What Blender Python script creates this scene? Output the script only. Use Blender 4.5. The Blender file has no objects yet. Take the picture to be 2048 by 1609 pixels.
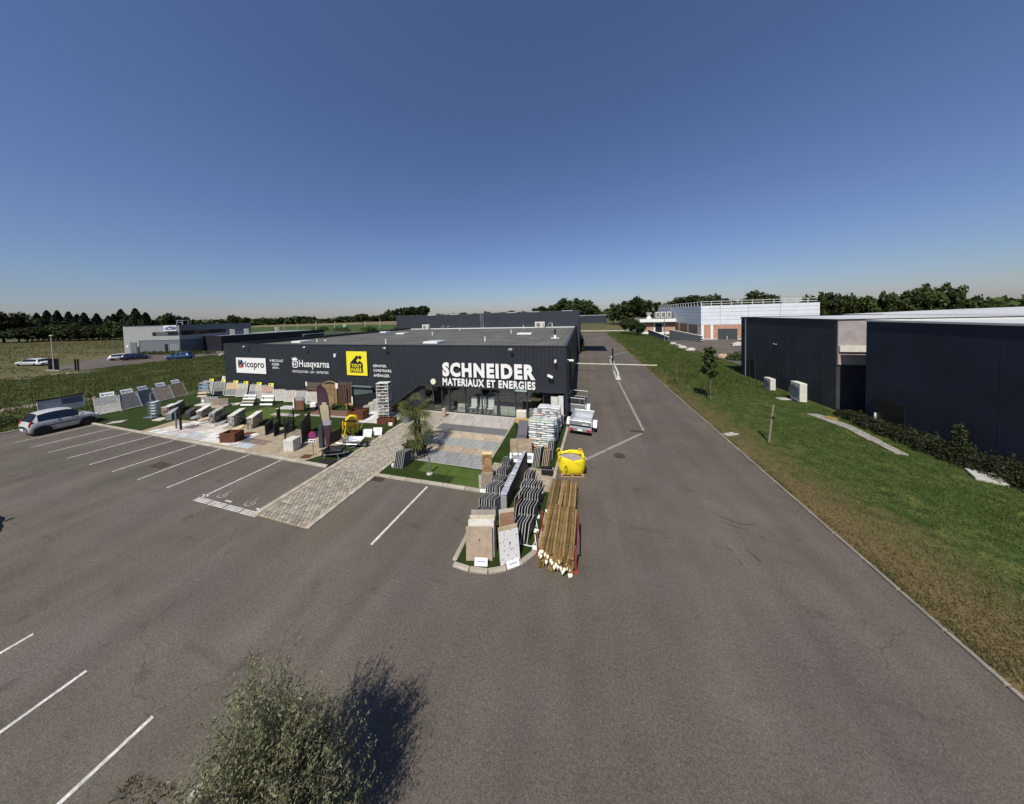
import bpy, math, random
import numpy as np
from mathutils import Vector, Matrix, Euler
R = math.radians
random.seed(7)
rng = np.random.default_rng(7)
S = bpy.context.scene
C = S.collection

# ------------------------------------------------------------------ camera, sky, sun, exposure
cam_d = bpy.data.cameras.new('camera')
cam = bpy.data.objects.new('camera', cam_d); C.objects.link(cam)
cam.location = (0, 0, 8)
cam.rotation_euler = (Matrix.Rotation(.2899, 3, 'Z') @ Matrix.Rotation(math.pi/2 - .0322, 3, 'X') @ Matrix.Rotation(-.0278, 3, 'Z')).to_euler()
cam_d.sensor_width = 36; cam_d.lens = 533.9/2048*36
cam_d.shift_x = (1024-1005.25)/2048; cam_d.shift_y = -(804.5-648.24)/2048
cam_d.clip_start = .1; cam_d.clip_end = 8000
S.camera = cam

SUN_DIR = Vector((.10, 1, -1.31)).normalized()            # the way the light travels
W = bpy.data.worlds.new('World'); S.world = W; W.use_nodes = True
wn = W.node_tree; bg = wn.nodes['Background']
sky = wn.nodes.new('ShaderNodeTexSky'); sky.sky_type = 'NISHITA'; sky.sun_disc = False
sky.sun_elevation = math.asin(-SUN_DIR.z)
sky.sun_rotation = math.atan2(-SUN_DIR.x, -SUN_DIR.y)
sky.air_density = 1.3; sky.dust_density = .55; sky.ozone_density = 10.0; sky.altitude = 200
tn = wn.nodes.new('ShaderNodeMix'); tn.data_type = 'RGBA'; tn.blend_type = 'MULTIPLY'; tn.inputs[0].default_value = 1; tn.inputs[7].default_value = (1.01, .95, 1.06, 1)
hs = wn.nodes.new('ShaderNodeHueSaturation'); hs.inputs['Saturation'].default_value = .93; wn.links.new(sky.outputs[0], hs.inputs['Color']); wn.links.new(hs.outputs[0], tn.inputs[6]); wn.links.new(tn.outputs[2], bg.inputs[0]); bg.inputs[1].default_value = .078
sl = bpy.data.lights.new('sun', 'SUN'); sl.energy = 4.7; sl.angle = R(.53); sl.color = (1, .94, .83)
so = bpy.data.objects.new('sun', sl); C.objects.link(so)
so.rotation_euler = SUN_DIR.to_track_quat('-Z', 'Y').to_euler()
vs = S.view_settings; vs.view_transform = 'Standard'; vs.look = 'None'; vs.exposure = .12; vs.gamma = 1
vs.use_curve_mapping = False

# ------------------------------------------------------------------ materials
M = {}
def mat(name, col, rough=.8, var=0, vs_=3.0, bump=0, bs=40.0, metal=0, col2=None, spec=.4, rnd=0, fine=0, fs=150.0, emis=0):
    """Principled material: col mixed with col2 by noise, brightness varied (var, fine), random per object (rnd)."""
    if name in M: return M[name]
    m = bpy.data.materials.new(name); m.use_nodes = True; M[name] = m
    n = m.node_tree.nodes; l = m.node_tree.links; b = n['Principled BSDF']
    b.inputs['Roughness'].default_value = rough; b.inputs['Metallic'].default_value = metal
    b.inputs['Specular IOR Level'].default_value = spec
    b.inputs['Base Color'].default_value = (*col, 1)
    if var or col2 or rnd or fine or bump:
        tc = n.new('ShaderNodeTexCoord'); src = tc.outputs['Object']
    out = None
    def noise(scale, detail=5):
        t = n.new('ShaderNodeTexNoise'); t.inputs['Scale'].default_value = scale; t.inputs['Detail'].default_value = detail
        l.new(src, t.inputs['Vector']); return t.outputs[0]
    if col2:
        mx = n.new('ShaderNodeMix'); mx.data_type = 'RGBA'
        mx.inputs[6].default_value = (*col, 1); mx.inputs[7].default_value = (*col2, 1)
        rp = n.new('ShaderNodeValToRGB'); rp.color_ramp.elements[0].position = .4; rp.color_ramp.elements[1].position = .6
        l.new(noise(vs_), rp.inputs[0]); l.new(rp.outputs[0], mx.inputs[0]); out = mx.outputs[2]
    fac = None
    def mul(val, amt):
        nonlocal fac
        mr = n.new('ShaderNodeMapRange'); mr.inputs[1].default_value = .3; mr.inputs[2].default_value = .7
        mr.inputs[3].default_value = 1-amt; mr.inputs[4].default_value = 1+amt; l.new(val, mr.inputs[0])
        if fac is None: fac = mr.outputs[0]
        else:
            k = n.new('ShaderNodeMath'); k.operation = 'MULTIPLY'; l.new(fac, k.inputs[0]); l.new(mr.outputs[0], k.inputs[1]); fac = k.outputs[0]
    if var: mul(noise(vs_*1.7), var)
    if fine: mul(noise(fs, 2), fine)
    if rnd:
        oi = n.new('ShaderNodeObjectInfo')
        mr = n.new('ShaderNodeMapRange'); mr.inputs[3].default_value = 1-rnd; mr.inputs[4].default_value = 1+rnd
        l.new(oi.outputs['Random'], mr.inputs[0])
        if fac is None: fac = mr.outputs[0]
        else:
            k = n.new('ShaderNodeMath'); k.operation = 'MULTIPLY'; l.new(fac, k.inputs[0]); l.new(mr.outputs[0], k.inputs[1]); fac = k.outputs[0]
    if fac is not None:
        vm = n.new('ShaderNodeVectorMath'); vm.operation = 'SCALE'
        if out is None: vm.inputs[0].default_value = col
        else: l.new(out, vm.inputs[0])
        l.new(fac, vm.inputs['Scale']); out = vm.outputs[0]
    if out is not None: l.new(out, b.inputs['Base Color'])
    if bump:
        bp = n.new('ShaderNodeBump'); bp.inputs['Strength'].default_value = bump; bp.inputs['Distance'].default_value = .02
        l.new(noise(bs, 4), bp.inputs['Height']); l.new(bp.outputs[0], b.inputs['Normal'])
    if emis:
        b.inputs['Emission Color'].default_value = (*col, 1); b.inputs['Emission Strength'].default_value = emis
    return m

def mix_noise_mat(name, cols, scales, rough=.95, fine=.15, fs=60, bump=.3, bs=25, stretch=None):
    """Ground material: three colours layered by two noises of different size plus fine grain."""
    m = bpy.data.materials.new(name); m.use_nodes = True; M[name] = m
    n = m.node_tree.nodes; l = m.node_tree.links; b = n['Principled BSDF']
    b.inputs['Roughness'].default_value = rough; b.inputs['Specular IOR Level'].default_value = .15
    tc = n.new('ShaderNodeTexCoord'); src = tc.outputs['Object']
    if stretch:
        mp = n.new('ShaderNodeMapping'); mp.inputs['Scale'].default_value = stretch; l.new(src, mp.inputs[0]); src = mp.outputs[0]
    prev = None
    for i, (c, s) in enumerate(zip(cols[1:], scales)):
        t = n.new('ShaderNodeTexNoise'); t.inputs['Scale'].default_value = s; t.inputs['Detail'].default_value = 7; t.inputs['Roughness'].default_value = .65
        l.new(src, t.inputs['Vector'])
        rp = n.new('ShaderNodeValToRGB'); rp.color_ramp.elements[0].position = .42; rp.color_ramp.elements[1].position = .6
        l.new(t.outputs[0], rp.inputs[0])
        mx = n.new('ShaderNodeMix'); mx.data_type = 'RGBA'
        if prev is None: mx.inputs[6].default_value = (*cols[0], 1)
        else: l.new(prev, mx.inputs[6])
        mx.inputs[7].default_value = (*c, 1); l.new(rp.outputs[0], mx.inputs[0]); prev = mx.outputs[2]
    t = n.new('ShaderNodeTexNoise'); t.inputs['Scale'].default_value = fs; t.inputs['Detail'].default_value = 3; l.new(tc.outputs['Object'], t.inputs['Vector'])
    mr = n.new('ShaderNodeMapRange'); mr.inputs[1].default_value = .3; mr.inputs[2].default_value = .7; mr.inputs[3].default_value = 1-fine; mr.inputs[4].default_value = 1+fine
    l.new(t.outputs[0], mr.inputs[0])
    vm = n.new('ShaderNodeVectorMath'); vm.operation = 'SCALE'; l.new(prev, vm.inputs[0]); l.new(mr.outputs[0], vm.inputs['Scale'])
    l.new(vm.outputs[0], b.inputs['Base Color'])
    if bump:
        t2 = n.new('ShaderNodeTexNoise'); t2.inputs['Scale'].default_value = bs; t2.inputs['Detail'].default_value = 4; l.new(tc.outputs['Object'], t2.inputs['Vector'])
        bp = n.new('ShaderNodeBump'); bp.inputs['Strength'].default_value = bump; bp.inputs['Distance'].default_value = .05
        l.new(t2.outputs[0], bp.inputs['Height']); l.new(bp.outputs[0], b.inputs['Normal'])
    return m

def leaf_mat(name, c1, c2, trans=.25, rnd=.2, sc=.6):
    m = bpy.data.materials.new(name); m.use_nodes = True; M[name] = m
    n = m.node_tree.nodes; l = m.node_tree.links; b = n['Principled BSDF']; o = n['Material Output']
    b.inputs['Roughness'].default_value = .6; b.inputs['Specular IOR Level'].default_value = .2
    geo = n.new('ShaderNodeNewGeometry'); mx = n.new('ShaderNodeMix'); mx.data_type = 'RGBA'
    mx.inputs[6].default_value = (*c1, 1); mx.inputs[7].default_value = (*c2, 1)
    l.new(geo.outputs['Random Per Island'], mx.inputs[0])
    oi = n.new('ShaderNodeObjectInfo'); mr = n.new('ShaderNodeMapRange'); mr.inputs[3].default_value = 1-rnd; mr.inputs[4].default_value = 1+rnd
    l.new(oi.outputs['Random'], mr.inputs[0])
    vm = n.new('ShaderNodeVectorMath'); vm.operation = 'SCALE'; l.new(mx.outputs[2], vm.inputs[0]); l.new(mr.outputs[0], vm.inputs['Scale'])
    l.new(vm.outputs[0], b.inputs['Base Color'])
    tr = n.new('ShaderNodeBsdfTranslucent'); l.new(vm.outputs[0], tr.inputs[0])
    ms = n.new('ShaderNodeMixShader'); ms.inputs[0].default_value = trans
    l.new(b.outputs[0], ms.inputs[1]); l.new(tr.outputs[0], ms.inputs[2]); l.new(ms.outputs[0], o.inputs[0])
    return m

def glass_mat(name, tint=(.55, .6, .6), refl=.25):
    m = bpy.data.materials.new(name); m.use_nodes = True; M[name] = m
    n = m.node_tree.nodes; l = m.node_tree.links; o = n['Material Output']; n.remove(n['Principled BSDF'])
    t = n.new('ShaderNodeBsdfTransparent'); t.inputs[0].default_value = (*tint, 1)
    g = n.new('ShaderNodeBsdfGlossy'); g.inputs['Roughness'].default_value = .03; g.inputs[0].default_value = (.9, .95, 1, 1)
    ms = n.new('ShaderNodeMixShader'); ms.inputs[0].default_value = refl
    l.new(t.outputs[0], ms.inputs[1]); l.new(g.outputs[0], ms.inputs[2]); l.new(ms.outputs[0], o.inputs[0])
    return m

def asphalt_mat():
    m = bpy.data.materials.new('asphalt'); m.use_nodes = True; M['asphalt'] = m
    n = m.node_tree.nodes; l = m.node_tree.links; b = n['Principled BSDF']
    b.inputs['Roughness'].default_value = .85; b.inputs['Specular IOR Level'].default_value = .25
    tc = n.new('ShaderNodeTexCoord'); src = tc.outputs['Object']
    def noise(s, d=6, r=.6):
        t = n.new('ShaderNodeTexNoise'); t.inputs['Scale'].default_value = s; t.inputs['Detail'].default_value = d; t.inputs['Roughness'].default_value = r
        l.new(src, t.inputs['Vector']); return t.outputs[0]
    def rng_(v, a, b_, c, d):
        mr = n.new('ShaderNodeMapRange'); mr.inputs[1].default_value = a; mr.inputs[2].default_value = b_; mr.inputs[3].default_value = c; mr.inputs[4].default_value = d
        l.new(v, mr.inputs[0]); return mr.outputs[0]
    def mul(a, b_):
        k = n.new('ShaderNodeMath'); k.operation = 'MULTIPLY'; l.new(a, k.inputs[0]); l.new(b_, k.inputs[1]); return k.outputs[0]
    mx = n.new('ShaderNodeMix'); mx.data_type = 'RGBA'
    mx.inputs[6].default_value = (.113, .092, .082, 1); mx.inputs[7].default_value = (.106, .094, .073, 1)
    l.new(rng_(noise(.22), .4, .6, 0, 1), mx.inputs[0])
    f = mul(rng_(noise(.5, 8), .3, .7, .86, 1.14), rng_(noise(48, 3), .3, .7, .55, 1.45))
    f = mul(f, rng_(noise(17, 5, .8), .3, .7, .60, 1.40))
    # paler aggregate chips
    vo = n.new('ShaderNodeTexVoronoi'); vo.inputs['Scale'].default_value = 42; l.new(src, vo.inputs['Vector'])
    f = mul(f, rng_(vo.outputs['Distance'], .05, .3, 1.45, .96))
    # oil stains and scuffs
    f = mul(f, rng_(noise(1.1, 3, .5), .66, .74, 1, .72))
    mp = n.new('ShaderNodeMapping'); mp.inputs['Scale'].default_value = (.5, 2.2, 1); mp.inputs['Rotation'].default_value = (0, 0, R(35)); l.new(src, mp.inputs[0])
    t = n.new('ShaderNodeTexNoise'); t.inputs['Scale'].default_value = 1.0; t.inputs['Detail'].default_value = 5; l.new(mp.outputs[0], t.inputs['Vector'])
    f = mul(f, rng_(t.outputs[0], .62, .72, 1, .84))
    f = mul(f, rng_(noise(.09, 4, .55), .35, .65, .86, 1.12))
    mp2 = n.new('ShaderNodeMapping'); mp2.inputs['Scale'].default_value = (1.1, .07, 1); l.new(src, mp2.inputs[0])
    t3 = n.new('ShaderNodeTexNoise'); t3.inputs['Scale'].default_value = 1.0; t3.inputs['Detail'].default_value = 5; l.new(mp2.outputs[0], t3.inputs['Vector'])
    f = mul(f, rng_(t3.outputs[0], .35, .65, .91, 1.09))
    v2 = n.new('ShaderNodeTexVoronoi'); v2.feature = 'DISTANCE_TO_EDGE'; v2.inputs['Scale'].default_value = .16
    wv = n.new('ShaderNodeTexNoise'); wv.inputs['Scale'].default_value = 1.3; wv.inputs['Detail'].default_value = 6; l.new(src, wv.inputs['Vector'])
    ad = n.new('ShaderNodeVectorMath'); ad.operation = 'MULTIPLY_ADD'; ad.inputs[1].default_value = (.9, .9, 0); l.new(wv.outputs['Color'], ad.inputs[0]); l.new(src, ad.inputs[2]); l.new(ad.outputs[0], v2.inputs['Vector'])
    ck = rng_(v2.outputs['Distance'], .0, .0022, .55, 1)
    cm = rng_(noise(.12, 2), .50, .56, 1, 0)           # cracks only in places
    k2 = n.new('ShaderNodeMath'); k2.operation = 'MAXIMUM'; l.new(ck, k2.inputs[0]); l.new(cm, k2.inputs[1]); f = mul(f, k2.outputs[0])
    vm = n.new('ShaderNodeVectorMath'); vm.operation = 'SCALE'; l.new(mx.outputs[2], vm.inputs[0]); l.new(f, vm.inputs['Scale'])
    l.new(vm.outputs[0], b.inputs['Base Color'])
    bp = n.new('ShaderNodeBump'); bp.inputs['Strength'].default_value = .5; bp.inputs['Distance'].default_value = .012
    l.new(noise(60, 3), bp.inputs['Height']); l.new(bp.outputs[0], b.inputs['Normal'])
    return m
asphalt_mat()
mix_noise_mat('meadow', [(.066, .082, .024), (.090, .082, .032), (.040, .058, .016)], [.25, .9], fine=.35, fs=9, bump=.6, bs=4)
mix_noise_mat('verge', [(.050, .080, .018), (.092, .108, .030), (.030, .052, .012)], [.45, 1.6], fine=.45, fs=14, bump=.6, bs=14)
mix_noise_mat('dry_verge', [(.110, .080, .040), (.066, .070, .024), (.084, .062, .032)], [1.1, 2.6], fine=.35, fs=22, bump=.6, bs=14)
mix_noise_mat('land', [(.075, .080, .030), (.120, .100, .050), (.045, .065, .020)], [.011, .03], fine=.15, fs=1.5, bump=0)
mix_noise_mat('dry_field', [(.090, .084, .034), (.066, .074, .024), (.120, .100, .046)], [.03, .09], fine=.2, fs=2, bump=0, stretch=(.35, 1, 1))
mix_noise_mat('stubble', [(.190, .150, .085), (.155, .126, .062)], [.03], fine=.15, fs=2, bump=0)
mix_noise_mat('crop', [(.036, .068, .014), (.052, .085, .020)], [.05], fine=.2, fs=1.2, bump=0)
mix_noise_mat('turf', [(.022, .038, .007), (.029, .048, .010)], [1.2], fine=.35, fs=70, bump=.5, bs=70)
mix_noise_mat('turf_light', [(.060, .098, .018), (.072, .112, .022)], [1.6], fine=.3, fs=70, bump=.4, bs=70)
mix_noise_mat('sand', [(.330, .275, .185), (.270, .225, .150), (.380, .325, .235)], [.9, 3], fine=.35, fs=45, bump=.6, bs=40)
mix_noise_mat('rubble', [(.230, .190, .140), (.150, .120, .085), (.300, .260, .210)], [.8, 3], fine=.4, fs=12, bump=.8, bs=8)
K = dict(
 clad=mat('dark_cladding', (.024, .029, .036), .42, var=.10, vs_=.5, spec=.5),
 clad2=mat('blue_grey_cladding', (.034, .040, .052), .5, var=.08, vs_=.3),
 clad3=mat('matt_dark_render', (.040, .043, .047), .7, var=.22, vs_=.35, fine=.06, fs=30),
 trim=mat('dark_trim', (.03, .034, .04), .4),
 roof=mat('roof_felt', (.104, .104, .090), .9, var=.28, vs_=.2, fine=.12, fs=14, bump=.2, bs=6),
 roofw=mat('pale_roof_membrane', (.46, .47, .48), .8, var=.15, vs_=.12, fine=.05),
 white=mat('white_paint', (.78, .78, .76), .5, var=.05),
 offw=mat('off_white', (.62, .60, .54), .6, var=.12, vs_=2),
 line=mat('road_paint', (.52, .50, .47), .8, var=.3, vs_=3, fine=.25, fs=25),
 line2=mat('worn_road_paint', (.25, .235, .21), .85, var=.3, vs_=2, fine=.3, fs=20),
 kerb=mat('kerb_concrete', (.36, .325, .265), .9, var=.2, vs_=1.5, fine=.15, fs=60, bump=.3, bs=50, rnd=.12),
 conc=mat('concrete', (.40, .38, .34), .9, var=.15, vs_=2, fine=.12, fs=40, bump=.3),
 black=mat('black_plastic', (.012, .012, .014), .45),
 rubber=mat('rubber', (.014, .014, .014), .8),
 iron=mat('rusty_iron', (.060, .036, .028), .8, var=.3, vs_=6, bump=.4, bs=30),
 steel=mat('galvanised_steel', (.50, .52, .54), .35, metal=.85, var=.12, vs_=3),
 alu=mat('aluminium', (.62, .64, .66), .38, metal=.8, var=.08, vs_=2),
 greym=mat('grey_metal', (.16, .18, .20), .45, var=.08),
 corten=mat('corten_steel', (.135, .044, .020), .85, var=.3, vs_=4, col2=(.090, .032, .018), bump=.2),
 yellow=mat('yellow_paint', (.80, .50, .01), .4, var=.06),
 red=mat('red_paint', (.27, .04, .03), .55, var=.2, vs_=8),
 soil=mat('soil', (.045, .032, .020), .95, var=.3, vs_=5, bump=.6),
 wood=mat('light_wood', (.40, .26, .12), .7, var=.2, vs_=6, fine=.1),
 woodd=mat('dark_wood', (.085, .052, .030), .75, var=.25, vs_=5),
 timber=mat('treated_timber', (.245, .148, .052), .8, var=.35, vs_=5, col2=(.190, .130, .050), rnd=.5),
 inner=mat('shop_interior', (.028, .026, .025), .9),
 innerf=mat('shop_floor', (.12, .11, .10), .7),
 skin=mat('skylight_dome', (.50, .52, .52), .35, var=.1),
)
glass_mat('shop_glass', (.86, .89, .88), .09)
glass_mat('car_glass', (.10, .11, .12), .12)

# ------------------------------------------------------------------ mesh helpers
class MB:
    def __init__(s): s.v = []; s.f = []; s.mi = []; s.cur = 0
    def add(s, vs, fs):
        b = len(s.v); s.v += [tuple(p) for p in vs]; s.f += [tuple(b+i for i in f) for f in fs]; s.mi += [s.cur]*len(fs); return s
    def m(s, i): s.cur = i; return s
    def box(s, x0, x1, y0, y1, z0, z1):
        return s.add([(x0,y0,z0),(x1,y0,z0),(x1,y1,z0),(x0,y1,z0),(x0,y0,z1),(x1,y0,z1),(x1,y1,z1),(x0,y1,z1)],
            [(3,2,1,0),(4,5,6,7),(0,1,5,4),(1,2,6,5),(2,3,7,6),(3,0,4,7)])
    def obox(s, c, sz, rot=None, bev=0):
        rot = rot or Matrix.Identity(3); c = Vector(c); hx, hy, hz = sz[0]/2, sz[1]/2, sz[2]/2
        if not bev:
            P = [(-hx,-hy,-hz),(hx,-hy,-hz),(hx,hy,-hz),(-hx,hy,-hz),(-hx,-hy,hz),(hx,-hy,hz),(hx,hy,hz),(-hx,hy,hz)]
            return s.add([c + rot @ Vector(p) for p in P], [(3,2,1,0),(4,5,6,7),(0,1,5,4),(1,2,6,5),(2,3,7,6),(3,0,4,7)])
        b = bev; P = []
        for z, i in ((-hz, 1), (-hz+b, 0), (hz-b, 0), (hz, 1)):
            q = b*i
            P += [(-hx+q+b,-hy+q,z),(hx-q-b,-hy+q,z),(hx-q,-hy+q+b,z),(hx-q,hy-q-b,z),(hx-q-b,hy-q,z),(-hx+q+b,hy-q,z),(-hx+q,hy-q-b,z),(-hx+q,-hy+q+b,z)]
        F = [tuple(range(7,-1,-1)), tuple(range(24,32))]
        for k in range(3):
            for i in range(8): F.append((k*8+i, k*8+(i+1)%8, k*8+8+(i+1)%8, k*8+8+i))
        return s.add([c + rot @ Vector(p) for p in P], F)
    def tube(s, p, q, r, n=8, r2=None, cap=True):
        p = Vector(p); q = Vector(q); d = (q-p).normalized(); u = d.orthogonal().normalized(); w = d.cross(u); r2 = r if r2 is None else r2
        P = [p + (u*math.cos(a)+w*math.sin(a))*r for a in [2*math.pi*i/n for i in range(n)]] + [q + (u*math.cos(a)+w*math.sin(a))*r2 for a in [2*math.pi*i/n for i in range(n)]]
        F = [(i, (i+1)%n, n+(i+1)%n, n+i) for i in range(n)]
        if cap: F += [tuple(range(n-1,-1,-1)), tuple(range(n, 2*n))]
        return s.add(P, F)
    def path(s, pts, r, n=6):
        for a, b in zip(pts[:-1], pts[1:]): s.tube(a, b, r, n)
        return s
    def prism(s, poly, z0, z1):
        n = len(poly)
        return s.add([(x,y,z0) for x,y in poly]+[(x,y,z1) for x,y in poly], [tuple(range(n-1,-1,-1)), tuple(range(n,2*n))]+[(i,(i+1)%n,n+(i+1)%n,n+i) for i in range(n)])
    def sheet(s, poly, z): return s.add([(x,y,z) for x,y in poly], [tuple(range(len(poly)))])
    def xz(s, poly, y0, y1):
        """poly in the x-z plane pushed from y0 to y1"""
        n = len(poly)
        return s.add([(x,y0,z) for x,z in poly]+[(x,y1,z) for x,z in poly], [tuple(range(n)), tuple(range(2*n-1,n-1,-1))]+[((i+1)%n,i,n+i,n+(i+1)%n) for i in range(n)])
    def lathe(s, prof, c=(0,0,0), n=16):
        cx, cy, cz = c; P = []
        for r, z in prof: P += [(cx+r*math.cos(2*math.pi*i/n), cy+r*math.sin(2*math.pi*i/n), cz+z) for i in range(n)]
        F = [(k*n+i, k*n+(i+1)%n, k*n+n+(i+1)%n, k*n+n+i) for k in range(len(prof)-1) for i in range(n)]
        return s.add(P, F)
    def xf(s, mtx):
        s.v = [tuple(mtx @ Vector(p)) for p in s.v]; return s
    def mesh(s, name, mats):
        me = bpy.data.meshes.new(name); me.from_pydata(s.v, [], s.f)
        for m in (mats if isinstance(mats, (list, tuple)) else [mats]): me.materials.append(m)
        if any(s.mi): me.polygons.foreach_set('material_index', s.mi)
        me.update(); return me
    def build(s, name, mats, parent=None, loc=None, rz=0, smooth=False):
        me = s.mesh(name, mats)
        if smooth: me.polygons.foreach_set('use_smooth', [True]*len(me.polygons))
        return ob(name, me, parent, loc, rz)
def ob(name, me, parent=None, loc=None, rz=0):
    o = bpy.data.objects.new(name, me); C.objects.link(o)
    if parent: o.parent = parent
    if loc: o.location = loc
    if rz: o.rotation_euler = (0, 0, rz)
    return o
def tag(o, label=None, cat=None, group=None, kind=None):
    if label: o['label'] = label
    if cat: o['category'] = cat
    if group: o['group'] = group
    if kind: o['kind'] = kind
    return o
def thing(name, label, cat, loc=(0,0,0), rz=0, group=None):
    o = bpy.data.objects.new(name, None); C.objects.link(o); o.location = loc; o.rotation_euler = (0,0,rz); o.empty_display_size = .3
    return tag(o, label, cat, group)
def struct(o): return tag(o, kind='structure')
def stuff(o, label=None, cat=None): return tag(o, label, cat, kind='stuff')
def dup(o, loc=None, rz=None, label=None, parent=None, scale=None):
    c = o.copy(); C.objects.link(c); c.parent = parent
    if loc is not None: c.location = loc
    if rz is not None: c.rotation_euler = (0, 0, rz)
    if scale is not None: c.scale = scale
    if label: c['label'] = label
    for ch in o.children: dup(ch, parent=c)
    return c
def raw_mesh(name, V, F, mats, mi=None):
    """fast mesh from arrays: F is (n,3) or (n,4)"""
    me = bpy.data.meshes.new(name); k = F.shape[1]
    me.vertices.add(len(V)); me.vertices.foreach_set('co', np.asarray(V, np.float32).ravel())
    me.loops.add(F.size); me.loops.foreach_set('vertex_index', F.astype(np.int32).ravel())
    me.polygons.add(len(F)); me.polygons.foreach_set('loop_start', np.arange(0, F.size, k, dtype=np.int32)); me.polygons.foreach_set('loop_total', np.full(len(F), k, np.int32))
    for m in (mats if isinstance(mats, (list, tuple)) else [mats]): me.materials.append(m)
    if mi is not None: me.polygons.foreach_set('material_index', mi.astype(np.int32))
    me.update(calc_edges=True); return me
def leaves(P, size, up=.3, asp=.5, N=None):
    """a quad leaf at each point"""
    n = len(P); d = rng.normal(size=(n,3)); d[:,2] += up
    if N is not None: d += N
    d /= np.linalg.norm(d, axis=1)[:,None]
    t = np.cross(d, rng.normal(size=(n,3))); t /= np.linalg.norm(t, axis=1)[:,None]; b = np.cross(d, t)
    s = np.asarray(size).reshape(-1,1)*np.ones((n,1)); h = s*asp
    V = np.stack([P-t*s-b*h*.3, P-b*h, P+t*s, P+b*h], 1).reshape(-1,3)
    return V, np.arange(4*n).reshape(-1,4)
def text_mb(txt, x0, x1, z0, z1, depth=.03, bold=0.0, space=1.0):
    """letters filling the box x0..x1, z0..z1 in the x-z plane, front at y=0, back at y=depth; returns the connected pieces"""
    cu = bpy.data.curves.new('t', 'FONT'); cu.body = txt; cu.size = 1; cu.offset = bold; cu.space_character = space; cu.extrude = .02; cu.resolution_u = 3
    o = bpy.data.objects.new('t', cu); C.objects.link(o); bpy.context.view_layer.update()
    me = bpy.data.meshes.new_from_object(o.evaluated_get(bpy.context.evaluated_depsgraph_get()))
    V = np.array([v.co[:] for v in me.vertices]); F = [tuple(p.vertices) for p in me.polygons]
    bpy.data.objects.remove(o); bpy.data.curves.remove(cu); bpy.data.meshes.remove(me)
    lo = V.min(0); hi = V.max(0); k = (V-lo)/(hi-lo+1e-9)
    Q = np.stack([x0+k[:,0]*(x1-x0), (1-k[:,2])*depth, z0+k[:,1]*(z1-z0)], 1)
    # weld coincident points so every letter is one piece
    key = {}; rep = [key.setdefault(tuple(np.round(q, 4)), i) for i, q in enumerate(Q)]
    par = list(range(len(Q)))
    def find(a):
        while par[a] != a: par[a] = par[par[a]]; a = par[a]
        return a
    for f in F:
        for a in f[1:]: par[find(rep[a])] = find(rep[f[0]])
    G = {}
    for f in F: G.setdefault(find(rep[f[0]]), []).append(f)
    out = []
    for fs in sorted(G.values(), key=lambda fs: min(Q[i][0] for f in fs for i in f)):
        mb = MB(); ids = {}
        for f in fs:
            for i in f:
                if i not in ids: ids[i] = len(mb.v); mb.v.append(tuple(Q[i]))
            mb.f.append(tuple(ids[i] for i in f)); mb.mi.append(0)
        out.append(mb)
    return out
def lettering(txt, x0, x1, z0, z1, y, m, parent, name='lettering', depth=.03, bold=0.0, split=False, space=1.06):
    ps = text_mb(txt, x0, x1, z0, z1, depth, bold, space)
    if split:
        for p in ps: p.build('letter', m, parent, (0, y, 0))
    else:
        a = MB()
        for p in ps: a.add(p.v, p.f)
        a.build(name, m, parent, (0, y, 0))

# ------------------------------------------------------------------ ground, fields, roads
struct(MB().sheet([(-4500,-4500),(4500,-4500),(4500,4500),(-4500,4500)], -.10).build('ground', M['land']))
struct(MB().sheet([(-42.6,-60),(8.3,-60),(8.3,50),(8.7,70),(10.4,113),(-1.0,113),(-1.6,66),(-1.6,19.9),(-42.6,19.9)], 0).build('car_park', M['asphalt']))
carpark = bpy.data.objects['car_park']
def bumpy(name, x0, x1, y0, y1, nx, ny, amp, m, z=0, keep=None):
    xs = np.linspace(x0, x1, nx); ys = np.linspace(y0, y1, ny); X, Y = np.meshgrid(xs, ys)
    Z = z + amp*(np.sin(X*.7+1.3*np.sin(Y*.4))*.4+np.sin(Y*.9+X*.31)*.35+rng.normal(size=X.shape)*.35)
    V = np.stack([X, Y, Z], -1).reshape(-1,3); i = np.arange(nx*ny).reshape(ny, nx)
    F = np.stack([i[:-1,:-1], i[:-1,1:], i[1:,1:], i[1:,:-1]], -1).reshape(-1,4)
    if keep is not None:
        c = V[F].mean(1); F = F[keep(c[:,0], c[:,1])]
    return struct(ob(name, raw_mesh(name, V, F, m)))
bumpy('meadow', -88, -42.7, -30, 62, 90, 180, .05, M['meadow'], -.02)
bumpy('meadow_behind_displays', -42.7, -38.8, 20, 62, 8, 60, .04, M['meadow'], -.02)
struct(MB().sheet([(-88,14),(-330,40),(-330,96),(-150,100),(-88,62)], -.05).build('dry_field', M['dry_field']))
struct(MB().sheet([(-88,-30),(-400,-60),(-330,40),(-88,14)], -.055).build('fallow_field', M['dry_field']))
struct(MB().sheet([(-430,150),(-160,140),(-120,230),(-330,330),(-520,290)], -.05).build('crop_field', M['crop']))
struct(MB().sheet([(-520,292),(-330,332),(-120,232),(-60,330),(-300,700),(-1400,900)], -.045).build('stubble_field', M['stubble']))
struct(MB().sheet([(-40,115),(16,115),(70,190),(-60,190)], -.05).build('rough_grass', M['dry_field']))
struct(MB().sheet([(-20,122),(18,122),(20,128),(-22,128)], -.02).build('far_road', K['conc']))
struct(MB().sheet([(-101,24.6),(-86,24.6),(-86,46),(-91,50),(-98.8,50),(-106,44),(-116,40),(-116,34)], -.01).build('neighbour_car_park', M['asphalt']))

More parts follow.
